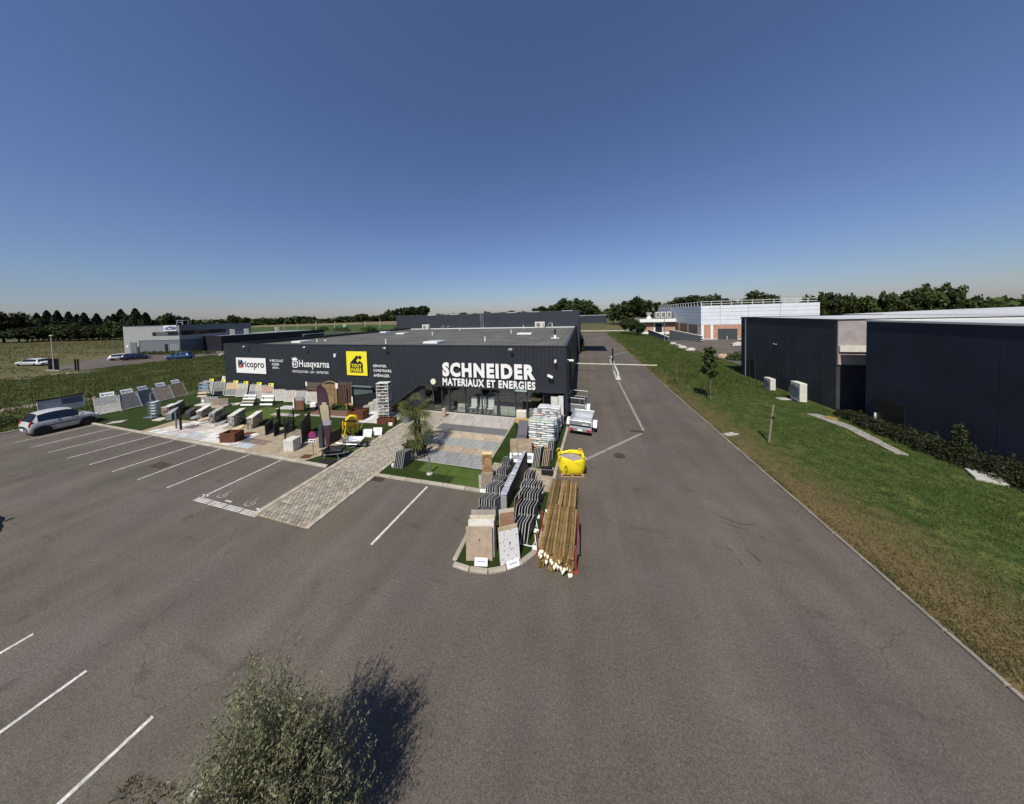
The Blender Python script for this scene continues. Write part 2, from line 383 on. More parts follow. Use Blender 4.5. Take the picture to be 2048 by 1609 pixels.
# verge on the right: dry along the kerb, green behind
def verge_mat():
    m = M['verge'].copy(); m.name = 'verge_blend'; n = m.node_tree.nodes; l = m.node_tree.links; b = n['Principled BSDF']
    green = b.inputs['Base Color'].links[0].from_socket
    tc = n.new('ShaderNodeTexCoord'); sp = n.new('ShaderNodeSeparateXYZ'); l.new(tc.outputs['Object'], sp.inputs[0])
    t = n.new('ShaderNodeTexNoise'); t.inputs['Scale'].default_value = .8; t.inputs['Detail'].default_value = 8; t.inputs['Roughness'].default_value = .7; l.new(tc.outputs['Object'], t.inputs['Vector'])
    a = n.new('ShaderNodeMath'); a.operation = 'MULTIPLY_ADD'; a.inputs[1].default_value = 5.0; l.new(t.outputs[0], a.inputs[0])
    ny = n.new('ShaderNodeMapRange'); ny.inputs[1].default_value = 6; ny.inputs[2].default_value = 19; ny.inputs[3].default_value = -1.8; ny.inputs[4].default_value = 0; l.new(sp.outputs[1], ny.inputs[0])
    sx = n.new('ShaderNodeMath'); l.new(sp.outputs[0], sx.inputs[0]); l.new(ny.outputs[0], sx.inputs[1]); l.new(sx.outputs[0], a.inputs[2])
    mr = n.new('ShaderNodeMapRange'); mr.inputs[1].default_value = 10.9; mr.inputs[2].default_value = 13.4; mr.inputs[3].default_value = 1; mr.inputs[4].default_value = 0; l.new(a.outputs[0], mr.inputs[0])
    t2 = n.new('ShaderNodeTexNoise'); t2.inputs['Scale'].default_value = 20; t2.inputs['Detail'].default_value = 4; l.new(tc.outputs['Object'], t2.inputs['Vector'])
    dr = n.new('ShaderNodeMix'); dr.data_type = 'RGBA'; dr.inputs[6].default_value = (.085, .064, .028, 1); dr.inputs[7].default_value = (.175, .130, .066, 1); l.new(t2.outputs[0], dr.inputs[0])
    mx = n.new('ShaderNodeMix'); mx.data_type = 'RGBA'; l.new(mr.outputs[0], mx.inputs[0]); l.new(green, mx.inputs[6]); l.new(dr.outputs[2], mx.inputs[7])
    l.new(mx.outputs[2], b.inputs['Base Color']); return m
VM = verge_mat()
bumpy('verge', 8.42, 24, -8, 118, 60, 420, .022, VM, .02)
bumpy('far_verge', 24, 60, 28, 118, 40, 90, .05, M['verge'], -.04)
struct(MB().sheet([(21,44),(48,44),(60,60),(60,112),(29.5,112),(29.5,83),(21.3,79)], .12).build('store_yard', M['asphalt']))

# grass blades: real geometry on the verge and the meadow
leaf_mat('grass_green', (.042, .074, .012), (.105, .140, .032), .3, 0)
leaf_mat('grass_dry', (.200, .155, .075), (.090, .092, .034), .3, 0)
def blades(name, X, Y, z0, hmin, hmax, w, mats, drymask, label):
    n = len(X); h = rng.uniform(hmin, hmax, n); a = rng.uniform(0, 6.283, n); le = rng.normal(0, .5, (n,2))*h[:,None]
    B = np.stack([X, Y, np.full(n, z0)], 1); d = np.stack([np.cos(a)*w, np.sin(a)*w, np.zeros(n)], 1)
    V = np.stack([B-d, B+d, B+np.stack([le[:,0], le[:,1], h], 1)], 1).reshape(-1,3)
    stuff(ob(name, raw_mesh(name, V, np.arange(3*n).reshape(-1,3), mats, drymask.astype(int))), label, 'grass')
n = 150000
gx = 8.5 + 10.5*rng.random(n)**1.0; gy = 6.5 + 44*rng.random(n)**1.7
dry = (gx - 8.5 + rng.normal(0, 1.1, n)) < 1.5 + .6*np.sin(gy*.6) + np.clip((19-gy)/13,0,1)*1.6
ok = ~((gx > 18.2))
blades('verge_grass', gx[ok], gy[ok], .0, .05, .13, .012, [M['grass_green'], M['grass_dry']], dry[ok], 'short green and dry grass on the verge right of the road')
n = 60000
cx_ = rng.uniform(8.6, 21, 1500); cy_ = 30 + 85*rng.random(1500); i = rng.integers(0, 1500, n)
gx = cx_[i] + rng.normal(0, .35, n); gy = cy_[i] + rng.normal(0, .5, n); ok = (gx > 8.8) & ~((gx > 18) & (gy < 41))
blades('verge_weeds', gx[ok], gy[ok], .0, .10, .34, .03, [M['grass_green'], M['grass_dry']], rng.random(ok.sum()) < .12, 'taller weeds on the far verge towards the boulders')
n = 110000
cx_ = rng.uniform(-88, -43, 2600); cy_ = rng.uniform(4, 60, 2600); i = rng.integers(0, 2600, n)
gx = cx_[i] + rng.normal(0, .8, n); gy = cy_[i] + rng.normal(0, .5, n); ok = ((gx < -43) | (gy > 21)) & (gx < -39.2)
blades('meadow_grass', gx[ok], gy[ok], -.04, .12, .42, .035, [M['grass_green'], M['grass_dry']], rng.random(ok.sum()) < .28, 'rough meadow grass left of the car park')
n = 30000
cx_ = rng.uniform(-320, -100, 3000); cy_ = 20 + 66*rng.random(3000); i = rng.integers(0, 3000, n)
gx = cx_[i] + rng.normal(0, 7, n); gy = cy_[i] + rng.normal(0, .6, n); ok = ~((gx > -126) & (gy > 24))
blades('field_weeds', gx[ok], gy[ok], -.06, .08, .34, .12, [M['grass_green'], M['grass_dry']], rng.random(ok.sum()) < .82, 'tall dry weeds in the fields before the dark trees')

n = 9000
gx = 8.40 + np.abs(rng.normal(0, .16, n)); gy = 6 + 55*rng.random(n)**1.4; ok = np.sin(gy*3.1)+np.sin(gy*1.27+1)+rng.normal(0,.6,n) > -.2
blades('kerb_grass', gx[ok], gy[ok], .02, .04, .12, .012, [M['grass_green'], M['grass_dry']], rng.random(ok.sum()) < .6, 'ragged grass fringe growing over the road kerb')

# ------------------------------------------------------------------ kerbs, markings, paving
def kerb_run(parent, pts, w=.16, h=.10, step=1.0, m=None, gap=.012):
    m = m or K['kerb']; pts = [Vector((x, y)) for x, y in pts]
    for a, b in zip(pts[:-1], pts[1:]):
        L = (b-a).length; n = max(1, round(L/step)); d = (b-a)/L; ang = math.atan2(d.y, d.x)
        me = MB().obox((0,0,0), (L/n-gap, w, h+.06), None, .018).mesh('kerb_stone', m)
        for k in range(n):
            c = a + d*(L*(k+.5)/n)
            ob('kerb_stone', me, parent, (c.x, c.y, (h-.06)/2 + random.uniform(-.004, .004)), ang + random.uniform(-.004, .004))
def kerb_root(name):
    o = bpy.data.objects.new(name, None); C.objects.link(o); return struct(o)
kd = kerb_root('display_kerb')
kerb_run(kd, [(-42.6,11.15),(-38.2,11.12),(-28.2,11.03),(-22.2,10.95),(-13.45,10.9)], step=1.1)
kerb_run(kd, [(-10.2,10.92),(-7.6,11.0),(-4.2,11.08)], step=1.0)
ki = kerb_root('island_kerb')
kerb_run(ki, [(-4.16,11.0),(-4.14,7.62)], h=.07, step=1.0)
arc = [(-4.12,7.5),(-3.55,7.47),(-2.95,7.55),(-2.42,7.80),(-1.98,8.16),(-1.66,8.62),(-1.52,9.2)]
kerb_run(ki, arc, h=.07, step=.6, gap=.02)
kerb_run(ki, [(-1.52,9.2),(-1.45,11.8),(-1.43,13.2),(-1.2,17.0),(-1.05,19.6)], step=1.0)
kr = kerb_root('road_kerb')
rk = mat('road_kerb_concrete', (.235, .212, .172), .9, var=.25, vs_=1.5, fine=.2, fs=40, bump=.3, bs=50, rnd=.18)
kerb_run(kr, [(8.36,-6),(8.36,30),(8.42,50)], w=.10, h=.05, step=1.0, m=rk, gap=.02)
kerb_run(kr, [(8.42,50),(8.75,70),(10.45,113)], w=.14, h=.05, step=3.0, m=rk)
kl = kerb_root('car_park_kerb')
kerb_run(kl, [(-42.66,-8),(-42.66,11.1)], w=.14, h=.08, step=1.0)

def mark(pts, w, name='parking_line', m=None, z=.004):
    (x0,y0),(x1,y1) = pts; d = Vector((x1-x0, y1-y0)).normalized(); nx, ny = -d.y*w/2, d.x*w/2
    MB().sheet([(x0+nx,y0+ny),(x0-nx,y0-ny),(x1-nx,y1-ny),(x1+nx,y1+ny)][::-1], z).build(name, m or K['line'], carpark)
for (x0,y0,x1,y1) in [(-38.1,10.95,-38.4,7.9),(-35.4,10.95,-35.7,7.84),(-32.57,10.95,-33.0,7.78),(-29.9,10.9,-30.3,7.72),(-27.2,10.85,-27.55,7.68),(-24.64,10.85,-24.92,7.62),(-22.2,10.85,-22.25,7.55),(-19.44,10.8,-19.67,7.54),(-16.8,10.8,-16.95,7.5)]:
    mark([(x0,y0),(x1,y1)], .085)
mark([(-7.16,10.78),(-7.31,7.43)], .10)
for x in (-8.55,-11.2,-13.92,-16.65,-19.4): mark([(x,2.88),(x-.1,-2.2)], .085)
mark([(3.9,33.2),(3.82,19.55)], .16, 'lane_line', K['line2'])
mark([(3.62,19.1),(-.05,14.85)], .16, 'lane_line', K['line2'])
mark([(4.3,51),(8.3,58)], .2, 'lane_line', K['line2'])
# tactile strip and wheelchair symbols in front of the disabled bays
for k in range(4):
    for j in range(4):
        mark([(-17.1+k*1.03+.02,7.30+j*.065),(-17.1+(k+1)*1.03-.05,7.31+j*.065)], .042, 'ribbed_strip', K['line'])
def wheelchair(x, y, s):
    mb = MB(); n = 12
    for i in range(n-3):
        a0, a1 = R(150+i*30), R(150+(i+1)*30)
        mb.sheet([(x+s*.5*math.cos(a0),y+s*.3*math.sin(a0)),(x+s*.5*math.cos(a1),y+s*.3*math.sin(a1)),(x+s*.36*math.cos(a1),y+s*.2*math.sin(a1)),(x+s*.36*math.cos(a0),y+s*.2*math.sin(a0))], .004)
    mb.sheet([(x-.06*s,y),(x+.06*s,y),(x+.06*s,y+.45*s),(x-.06*s,y+.45*s)], .005)
    mb.sheet([(x-.06*s,y),(x+.45*s,y-.05*s),(x+.45*s,y+.03*s),(x-.06*s,y+.08*s)], .006)
    mb.sheet([(x-.1*s,y+.5*s),(x+.1*s,y+.5*s),(x+.1*s,y+.6*s),(x-.1*s,y+.6*s)], .004)
    mb.build('wheelchair_symbol', K['line2'], carpark)
wheelchair(-16.15, 7.85, .55); wheelchair(-14.2, 7.8, .55)
for x in (-16.95, -15.35, -13.35): mark([(x-.2,7.66),(x+.2,7.66)], .07, 'dash', K['line'])
sk = mat('tyre_mark', (.066, .058, .055), .9, var=.3, vs_=4, fine=.3, fs=20)
def skid(pts, w):
    mb = MB(); P = [Vector(p) for p in pts]; V = []
    for i, p in enumerate(P):
        d = (P[min(i+1,len(P)-1)]-P[max(i-1,0)]).normalized(); k = w*math.sin(math.pi*(i+.3)/(len(P)-.4)); V += [(p.x-d.y*k/2,p.y+d.x*k/2,.003),(p.x+d.y*k/2,p.y-d.x*k/2,.003)]
    mb.add(V, [(2*i+1,2*i+3,2*i+2,2*i) for i in range(len(P)-1)]); mb.build('tyre_mark', sk, carpark)
skid([(4.7,12.3),(4.95,12.0),(5.3,11.8),(5.7,11.75),(6.1,11.9)], .10); skid([(4.9,11.75),(5.2,11.55),(5.6,11.5)], .07); skid([(5.05,10.5),(5.2,10.3),(5.28,10.05)], .12); skid([(4.5,10.45),(4.62,10.3)], .10); skid([(4.2,13.65),(4.5,13.4),(4.85,13.2)], .09); skid([(4.1,10.5),(4.25,10.4)], .06)
# iron covers
def cover_round(x, y, r, label):
    t = thing('manhole_cover', label, 'manhole', (x, y, .004)); mb = MB(); mb.lathe([(r,0),(r,.006),(r*.86,.006)], n=24); mb.build('rim', K['iron'], t)
    MB().lathe([(r*.85,.003),(r*.85,.008),(.001,.008)], n=24).build('lid', K['iron'], t)
cover_round(1.86, 15.81, .30, 'round iron manhole cover on the road beside the yellow bag')
def cover_rect(x, y, w, d, label, rz=0, m=None):
    t = thing('drain_cover', label, 'drain cover', (x, y, .004), rz)
    mb = MB()
    for s in (-1,1): mb.box(-w/2, w/2, s*d/2-.02, s*d/2+.02, 0, .012); mb.box(s*w/2-.02, s*w/2+.02, -d/2+.021, d/2-.021, 0, .0118)
    mb.build('frame', K['iron'], t)
    k = MB(); nb = 6
    for i in range(nb): k.box(-w/2+.02, w/2-.02, -d/2+.03+i*(d-.05)/nb, -d/2+.03+(i+.72)*(d-.05)/nb, 0, .008)
    k.build('grate', m or K['iron'], t)
cover_rect(-23.2, 8.7, .95, .45, 'dark rectangular drain cover among the left parking bays')
cover_rect(-9.9, 10.68, .6, .30, 'small rusty drain cover beside the paved walkway by the kerb')
cover_rect(3.35, 19.35, .75, .22, 'dark drain grate where the road lines meet', R(4))
t = thing('drain_chamber', 'concrete drain edging in the dry grass beside the road kerb', 'drain', (8.95, 20.0, .03), R(30))
MB().box(-.45,.45,-.07,.07,0,.06).build('slab', K['conc'], t); MB().box(-.4,.4,.09,.3,-.02,.03).build('lid', K['conc'], t)

# raised display beds (turf sheets)
def bed(name, poly, m, z=.05): return struct(MB().prism(poly, -.05, z).build(name, m))
bed('display_turf', [(-42.4,11.22),(-32.0,11.12),(-32.5,13.3),(-22,14.2),(-13.42,14.4),(-13.42,19.62),(-42.4,19.62)], M['turf'])
bed('sand_bed', [(-32.0,11.12),(-13.42,10.99),(-13.42,14.38),(-22,14.18),(-32.48,13.28)], M['sand'], .046)
struct(MB().sheet([(-15.3,11.02),(-13.45,11.02),(-13.45,14.3),(-14.6,14.2),(-14.6,12.1)], .0545).build('turf_strip', M['turf']))
struct(MB().sheet([(-28.6,15.0),(-24.8,14.6),(-24.3,16.9),(-28.4,17.4)], .0555).build('turf_sample_patch', M['turf_light']))
bed('terrace_turf', [(-10.2,11.02),(-4.26,11.17),(-4.2,13.45),(-3.4,13.45),(-3.4,19.4),(-10.2,19.4)], M['turf'], .03)
for (x0,x1,y0,y1) in [(-8.35,-6.75,11.75,12.6),(-6.72,-4.95,11.75,12.55),(-6.2,-4.7,11.2,11.73)]:
    struct(MB().sheet([(x0,y0),(x1,y0),(x1,y1),(x0,y1)], .036).build('turf_square', M['turf_light']))
bed('island_turf', [(x*.985-.03, y+.10) for x, y in arc] + [(-1.62,9.3),(-1.56,11.7),(-4.04,11.7)], M['turf'], .05)
bed('side_bed', [(-3.38,13.45),(-1.52,13.45),(-1.2,19.5),(-3.38,19.5)], M['turf'], .04)

# paved walkway: pavers laid one by one
walk = struct(MB().prism([(-13.3,7.38),(-10.28,7.38),(-10.28,19.55),(-13.42,19.55)], -.05, .012).build('walkway', M['sand']))
pm_ = [mat('paver_%d' % i, c, .85, var=.12, vs_=8, fine=.15, fs=60, rnd=.22) for i, c in enumerate([(.285,.255,.205),(.235,.21,.17),(.335,.30,.24)])]
pav = []
for r in range(88):
    y = 7.47 + r*.1365
    for k in range(-1, 14):
        x = -12.97 + k*.20 + (r % 2)*.10 + random.uniform(-.008,.008)
        if -13.04 < x-.09 and x+.09 < -10.44: pav.append((x, y))
pme = {(i,j): MB().obox((0,0,0), (.188-.022*j, .126, .05), None, .008).mesh('paver', pm_[i]) for i in range(3) for j in range(3)}
rest = MB()
for q, (x, y) in enumerate(pav):
    if q < 300:
        o = ob('paver', pme[(random.choice((0,0,1,2)), random.randrange(3))], walk, (x, y, .014 + random.uniform(-.004,.004)), random.uniform(-.02,.02))
    else:
        rest.m(random.choice((0,0,1,2))).obox((x, y, .014+random.uniform(-.004,.004)), (.185, .126, .05), Matrix.Rotation(random.uniform(-.03,.03), 3, 'Z'))
stuff(rest.build('pavers', pm_, walk))
for x0, x1 in ((-13.32,-13.06),(-10.42,-10.2)):
    n = 24; L = 12.15/n
    me = MB().obox((0,0,0), (x1-x0, L-.012, .07), None, .012).mesh('edging_stone', K['kerb'])
    for k in range(n): ob('edging_stone', me, walk, ((x0+x1)/2, 7.4+L*(k+.5), .012), random.uniform(-.004,.004))

# terrace of sample slabs
ter = struct(MB().prism([(-10.18,12.66),(-5.02,12.66),(-5.02,19.5),(-10.18,19.5)], -.05, .034).build('terrace', K['conc']))
def slabs(x0, x1, y0, y1, rows, w, cols, off=0, parent=None, h=.06, name='slab', gap=.012):
    d = (y1-y0)/rows
    for r in range(rows):
        x = x0 - (off*(r % 2))*w
        while x < x1-.02:
            a, b = max(x, x0), min(x+w, x1); x += w
            if b-a < .06: continue
            MB().obox((0,0,0), (b-a-gap, d-gap, .05), None, .008).build(name, random.choice(cols), parent or ter, ((a+b)/2, y0+d*(r+.5), h-.02+random.uniform(-.0015,.0015)))
def stone(name, c, c2=None, **k): return mat(name, c, .7, var=.16, vs_=3, fine=.12, fs=50, rnd=.12, col2=c2, **k)
sl_pinkgrey = stone('slab_pink_grey', (.36,.34,.33), (.40,.36,.32)); sl_dark = stone('slab_dark', (.125,.122,.125))
sl_beige = stone('slab_beige', (.37,.33,.26), (.40,.31,.22)); sl_green = stone('slab_grey_green', (.265,.275,.26))
sl_pink = stone('slab_pink', (.38,.32,.28), (.36,.28,.17)); sl_blue = stone('slab_blue_grey', (.235,.238,.24)); sl_light = stone('slab_light', (.52,.51,.49))
slabs(-10.16,-5.04,17.6,19.46,2,.74,[sl_pinkgrey],.5); slabs(-10.16,-5.04,16.6,17.58,1,2.6,[sl_dark]); slabs(-10.16,-5.04,15.65,16.58,2,.8,[sl_beige],.4)
slabs(-10.16,-5.04,14.65,15.63,1,.86,[sl_green]); slabs(-10.16,-5.04,13.9,14.63,1,.80,[sl_pink]); slabs(-10.16,-5.04,12.68,13.88,2,.72,[sl_blue],.5)
me = MB().obox((0,0,0), (.09,1.1,.09), None, .01).mesh('edging_stone', K['kerb'])
for k in range(6): ob('edging_stone', me, ter, (-4.965, 13.2+k*1.12, .04))
# strip between terrace and shop front, cobbled patch by the island
struct(MB().prism([(-13.4,19.56),(-3.4,19.56),(-3.4,20.2),(-13.4,20.2)], -.05, .02).build('threshold', K['conc']))
cob = struct(MB().prism([(-4.7,11.75),(-1.56,11.75),(-1.5,13.42),(-4.7,13.42)], -.05, .052).build('cobbled_patch', M['sand']))
cb = MB()
for r in range(14):
    for k in range(26):
        x = -4.64 + k*.119 + (r % 2)*.05; y = 11.82 + r*.117
        if x < -1.62: cb.m(random.randrange(3)).obox((x, y, .06), (.105, .10, .03), Matrix.Rotation(random.uniform(-.08,.08), 3, 'Z'))
stuff(cb.build('cobbles', [pm_[0], pm_[1], sl_pink], cob))

# patchwork of sample paving along the parking kerb
sp = struct(MB().prism([(-31.6,11.2),(-19.2,11.08),(-19.6,12.0),(-21.6,12.9),(-30.6,13.6)], -.05, .05).build('sample_paving', M['sand']))
SC = [stone('sample_white', (.62,.61,.58)), stone('sample_grey', (.42,.43,.43)), stone('sample_rose', (.46,.38,.34)), stone('sample_blue', (.38,.42,.45)), stone('sample_cream', (.55,.50,.42)), stone('sample_brown', (.20,.14,.12)), stone('sample_slate', (.10,.105,.11))]
rows_ = [(11.22,11.75,[(-31.3,-29.6,0),(-29.6,-28.3,1),(-28.3,-26.6,3),(-26.6,-25.2,1),(-25.2,-23.9,0),(-23.9,-22.0,4),(-22.0,-20.3,3)]),
         (11.77,12.35,[(-31.0,-29.3,4),(-29.3,-27.6,2),(-27.6,-25.9,3),(-25.9,-24.5,0),(-24.5,-23.0,6),(-23.0,-21.4,6),(-21.4,-19.9,5)]),
         (12.37,12.95,[(-30.8,-29.5,0),(-29.5,-28.4,5),(-28.4,-26.9,2),(-26.9,-25.4,4),(-25.4,-23.8,4),(-23.8,-22.0,0)]),
         (12.97,13.45,[(-30.6,-29.2,0),(-29.2,-28.0,2),(-28.0,-26.4,4)])]
for y0, y1, cells in rows_:
    for a, b, c in cells: slabs(a+.02, b-.02, y0, y1, 2, .42, [SC[c], SC[c], SC[c], SC[(c+1) % 5]] if c < 5 else [SC[c]], .5, sp, .058, 'sample_tile')

# ------------------------------------------------------------------ the dark store
def ribbed(p0, p1, zb, zt, pitch=.30, depth=.035):
    """trapezoid-profiled sheet from p0 to p1 (outside on the right hand when walking p0 to p1); zb, zt may be functions of the distance"""
    p0 = Vector(p0); p1 = Vector(p1); L = (p1-p0).length; d = (p1-p0)/L; nrm = Vector((d.y, -d.x)); pts = []
    k = 0
    while k*pitch < L:
        for f, o in ((0,0),(.18,0),(.30,1),(.70,1),(.82,0)):
            u = (k+f)*pitch
            if u < L: pts.append((u, o))
        k += 1
    pts.append((L, 0)); mb = MB(); V = []
    fb = zb if callable(zb) else (lambda u: zb); ft = zt if callable(zt) else (lambda u: zt)
    for u, o in pts:
        q = p0 + d*u + nrm*depth*o; V += [(q.x, q.y, fb(u)), (q.x, q.y, ft(u))]
    mb.add(V, [(2*i, 2*i+2, 2*i+3, 2*i+1) for i in range(len(pts)-1)])
    return mb
XL, XR, YF, YB, ZT = -38.65, -1.15, 19.7, 54.0, 5.62
store = thing('store_building', 'long dark corrugated store with flat grey roof and glazed corner entrance', 'building', (0,0,0))
def open_z(u):
    x = XL+u
    if x < -15.9: return 0
    if x < -13.5: return .6 + (x+15.9)/2.4*1.66
    if x > -1.35: return 0
    return 2.26
ribbed((XL,YF), (XR,YF), open_z, ZT).build('front_wall', K['clad'], store)
ribbed((XR,YF), (XR,YB), 0, ZT).build('side_wall', K['clad'], store)
ribbed((XL,YB), (XL,YF), 0, ZT).build('side_wall', K['clad'], store)
MB().box(XL+.15, XR-.15, YF+.15, YB+.2, 5.0, 5.28).build('roof', K['roof'], store)
for x in np.arange(XL+1.6, XR-.6, 2.05): MB().box(x-.05, x+.05, YF+.2, YB-.45, 5.2805, 5.287).build('roof_seam', mat('felt_seam', (.080,.080,.072), .9, var=.2), store)
pp = MB(); pp.box(XL-.06, XR+.06, YF-.06, YF+.14, ZT, ZT+.05); pp.box(XL-.06, XL+.14, YF+.141, YB, ZT, ZT+.048); pp.box(XR-.14, XR+.06, YF+.141, YB, ZT, ZT+.048)
pp.box(XL+.05, XR-.05, YF+.06, YF+.13, 5.0, ZT-.001); pp.box(XL+.06, XL+.13, YF+.131, YB, 5.0, ZT-.001); pp.box(XR-.13, XR-.06, YF+.131, YB, 5.0, ZT-.001)
pp.build('parapet', K['trim'], store)
MB().box(XL+.2, XR-.2, YB-.4, YB-.02, 5.285, 5.42).build('flashing', K['white'], store)
# entrance: lintel trim, glazing, doors
lt = MB(); lt.box(-13.5, -1.25, YF-.09, YF+.02, 2.20, 2.31)
lt.xz([(-15.95,.56),(-15.85,.50),(-13.42,2.20),(-13.5,2.31)], YF-.09, YF+.02); lt.build('lintel', K['trim'], store)
GY = 19.92
MB().box(-15.4, -1.5, YF+.05, GY+.35, 2.32, 2.40).build('soffit', K['trim'], store)
xm = [-13.1,-12.3,-11.45,-10.75,-9.3,-7.85,-6.5,-5.05,-4.15,-2.9,-1.7]
for i, x in enumerate(xm):
    w = .05 if i not in (3,6) else .10
    MB().box(x-w, x+w, GY-.05, GY+.05, .02, 2.33).build('mullion', K['trim'], store)
for a, b in zip(xm[:-1], xm[1:]): MB().box(a+.052, b-.052, GY-.01, GY+.01, .10, 2.32).build('window_pane', M['shop_glass'], store)
MB().box(-13.3, -1.5, GY-.04, GY+.04, .021, .098).build('sill', K['trim'], store)
for x in (-12.38, -12.22): MB().tube((x, GY-.1, .9), (x, GY-.1, 1.4), .02).build('door_handle', K['steel'], store)
MB().add([(-15.8,YF+.05,0),(-13.15,GY,0),(-13.15,GY,2.3),(-15.8,YF+.05,2.3)], [(0,1,2,3)]).build('return_wall', K['clad'], store)
# inside of the shop
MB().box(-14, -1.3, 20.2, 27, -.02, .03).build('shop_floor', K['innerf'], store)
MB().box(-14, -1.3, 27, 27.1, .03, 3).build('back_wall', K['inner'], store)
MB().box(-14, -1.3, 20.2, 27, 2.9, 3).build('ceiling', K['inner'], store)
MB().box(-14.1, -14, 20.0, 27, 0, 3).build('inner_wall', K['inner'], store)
for (x, y, w, h) in [(-11.6,22.5,1.2,1.6),(-9.9,23.2,1.5,1.4),(-6.3,22.6,1.8,1.2),(-3.4,23.2,1.8,1.5)]:
    q = MB()
    for k in range(4): q.box(x-w/2, x+w/2, y-.25, y+.25, .15+k*h/4, .19+k*h/4)
    for s in (-1,1): q.box(x+s*w/2-.02, x+s*w/2+.02, y-.24, y+.24, .03, h+.1)
    q.build('shop_shelf', mat('shelf_grey', (.14,.13,.13), .6), store)
# display chairs and panels behind the glass
for x, lab in ((-8.75,'left'), (-7.95,'middle'), (-7.25,'right')):
    t = thing('garden_chair', 'white high-backed folding chair, %s of three behind the shop glass' % lab, 'chair', (x, 20.32, .03), group='white chairs in the shop window')
    MB().obox((0,.12,.88), (.52,.05,.80), Matrix.Rotation(R(-8), 3, 'X'), .015).build('backrest', K['white'], t)
    MB().obox((0,-.10,.44), (.50,.42,.04), None, .012).build('seat', K['white'], t)
    for sx in (-.21,.21): MB().tube((sx,-.27,0),(sx,.06,.44),.018).build('leg', K['white'], t); MB().tube((sx,.10,0),(sx,-.22,.42),.018).build('leg', K['white'], t)
t = thing('shop_display_box', 'low white carton with print behind the glass left of the white chairs', 'box', (-9.75, 20.3, .03))
MB().box(-.38,.38,-.15,.15,0,.60).build('carton', K['offw'], t); MB().box(-.25,.25,-.156,-.1505,.15,.40).build('print', mat('print_grey', (.3,.28,.27), .7), t)
for i, (a, b, lab) in enumerate([(-6.95,-6.6,'narrow'), (-6.38,-5.75,'left'), (-5.72,-5.15,'right'), (-4.05,-3.5,'corner')]):
    t = thing('window_shelf_panel', 'pale low %s panel standing behind the shop window foot' % lab, 'panel', ((a+b)/2, 20.16, .03))
    MB().box((a-b)/2,(b-a)/2,-.02,.02,0,.72).build('panel', mat('pale_green', (.46,.48,.40), .6, var=.1), t); MB().box((a-b)/2,(b-a)/2,-.032,-.0205,.33,.37).build('rail', K['offw'], t)
# roof furniture
def skylight(x, y, w, d):
    MB().box(x-w/2, x+w/2, y-d/2, y+d/2, 5.281, 5.45).build('skylight_kerb', K['white'], store)
    MB().lathe([(1,0),(.95,.03),(.7,.05),(.001,.06)], n=4).xf(Matrix.Translation((x,y,5.451)) @ Matrix.Diagonal((w*.66,d*.66,1,1)) @ Matrix.Rotation(R(45),4,'Z')).build('skylight', K['skin'], store)
for x, y, w, d in [(-34.3,25.2,1.5,1.5),(-29.6,39.0,1.6,1.6),(-15.2,25.2,1.7,1.7),(-7.7,36.6,2.0,1.3),(-36.9,43.4,1.4,1.5)]: skylight(x, y, w, d)
for x, y, h in [(-32.2,25.6,.35),(-20.4,24.0,.4),(-21.5,35.2,.5),(-9.9,26.5,.45),(-22.6,46.8,.5),(-10.1,38.2,.5),(-11,51,.6),(-5.6,52.5,.9)]:
    v = MB().tube((x,y,5.28),(x,y,5.28+h),.07,8).build('vent_pipe', K['white'], store); MB().tube((x,y,5.285+h),(x,y,5.34+h),.11,8).build('cowl', K['white'], v)
v = MB().tube((-2.94,30.2,5.28),(-2.94,30.2,5.65),.14,10).build('flue', K['white'], store)
MB().tube((-2.94,30.2,5.651),(-2.94,30.2,6.3),.10,10).build('flue_top', K['black'], v); MB().box(-3.4,-2.5,29.9,30.5,5.282,5.31).build('flue_base', K['white'], v)
v = MB().tube((-32.0,26.6,5.28),(-32.0,26.6,5.55),.10,10).build('flue', K['white'], store); MB().tube((-32.0,26.6,5.551),(-32.0,26.6,5.95),.08,10).build('flue_top', K['black'], v)
for x in (-34.6,-26.0,-16.6,-5.2):
    v = MB().tube((x,YF,5.42),(x,YF-.35,5.45),.02,6).build('floodlight', K['greym'], store); MB().obox((x,YF-.4,5.42), (.30,.16,.14), Matrix.Rotation(R(30),3,'X'), .02).build('lamp_head', K['alu'], v)
for x, z in ((-38.55,4.55),(-1.9,4.62)): 
    v = MB().tube((x,YF,z),(x,YF-.22,z),.025,6).build('security_camera', K['white'], store); MB().obox((x,YF-.32,z-.05), (.14,.34,.14), Matrix.Rotation(R(20),3,'X'), .02).build('camera_head', K['white'], v)
v = MB().tube((-2.35,YF,3.42),(-2.35,YF-.2,3.42),.03,6).build('security_camera', K['black'], store); MB().obox((-2.3,YF-.28,3.46), (.42,.30,.16), Matrix.Rotation(R(25),3,'Y'), .03).build('camera_head', K['white'], v)
v = MB().tube((XR,20.1,4.6),(XR+.25,20.1,4.6),.025,6).build('security_camera', K['white'], store); MB().obox((XR+.34,20.1,4.55), (.34,.14,.14), None, .02).build('camera_head', K['white'], v)
MB().box(-22.62,-22.40,YF-.16,YF-.03,4.48,4.80).build('alarm_box', K['white'], store)
MB().tube((XR+.12,24,0),(XR+.12,24,5.5),.05).build('downpipe', K['trim'], store)
MB().xz([(.24*math.cos(i*R(20)), .24*math.sin(i*R(20))) for i in range(18)], -.05, 0).build('round_sign', mat('lime_white', (.70,.74,.52), .5), store, (-12.08,YF-.045,2.60))

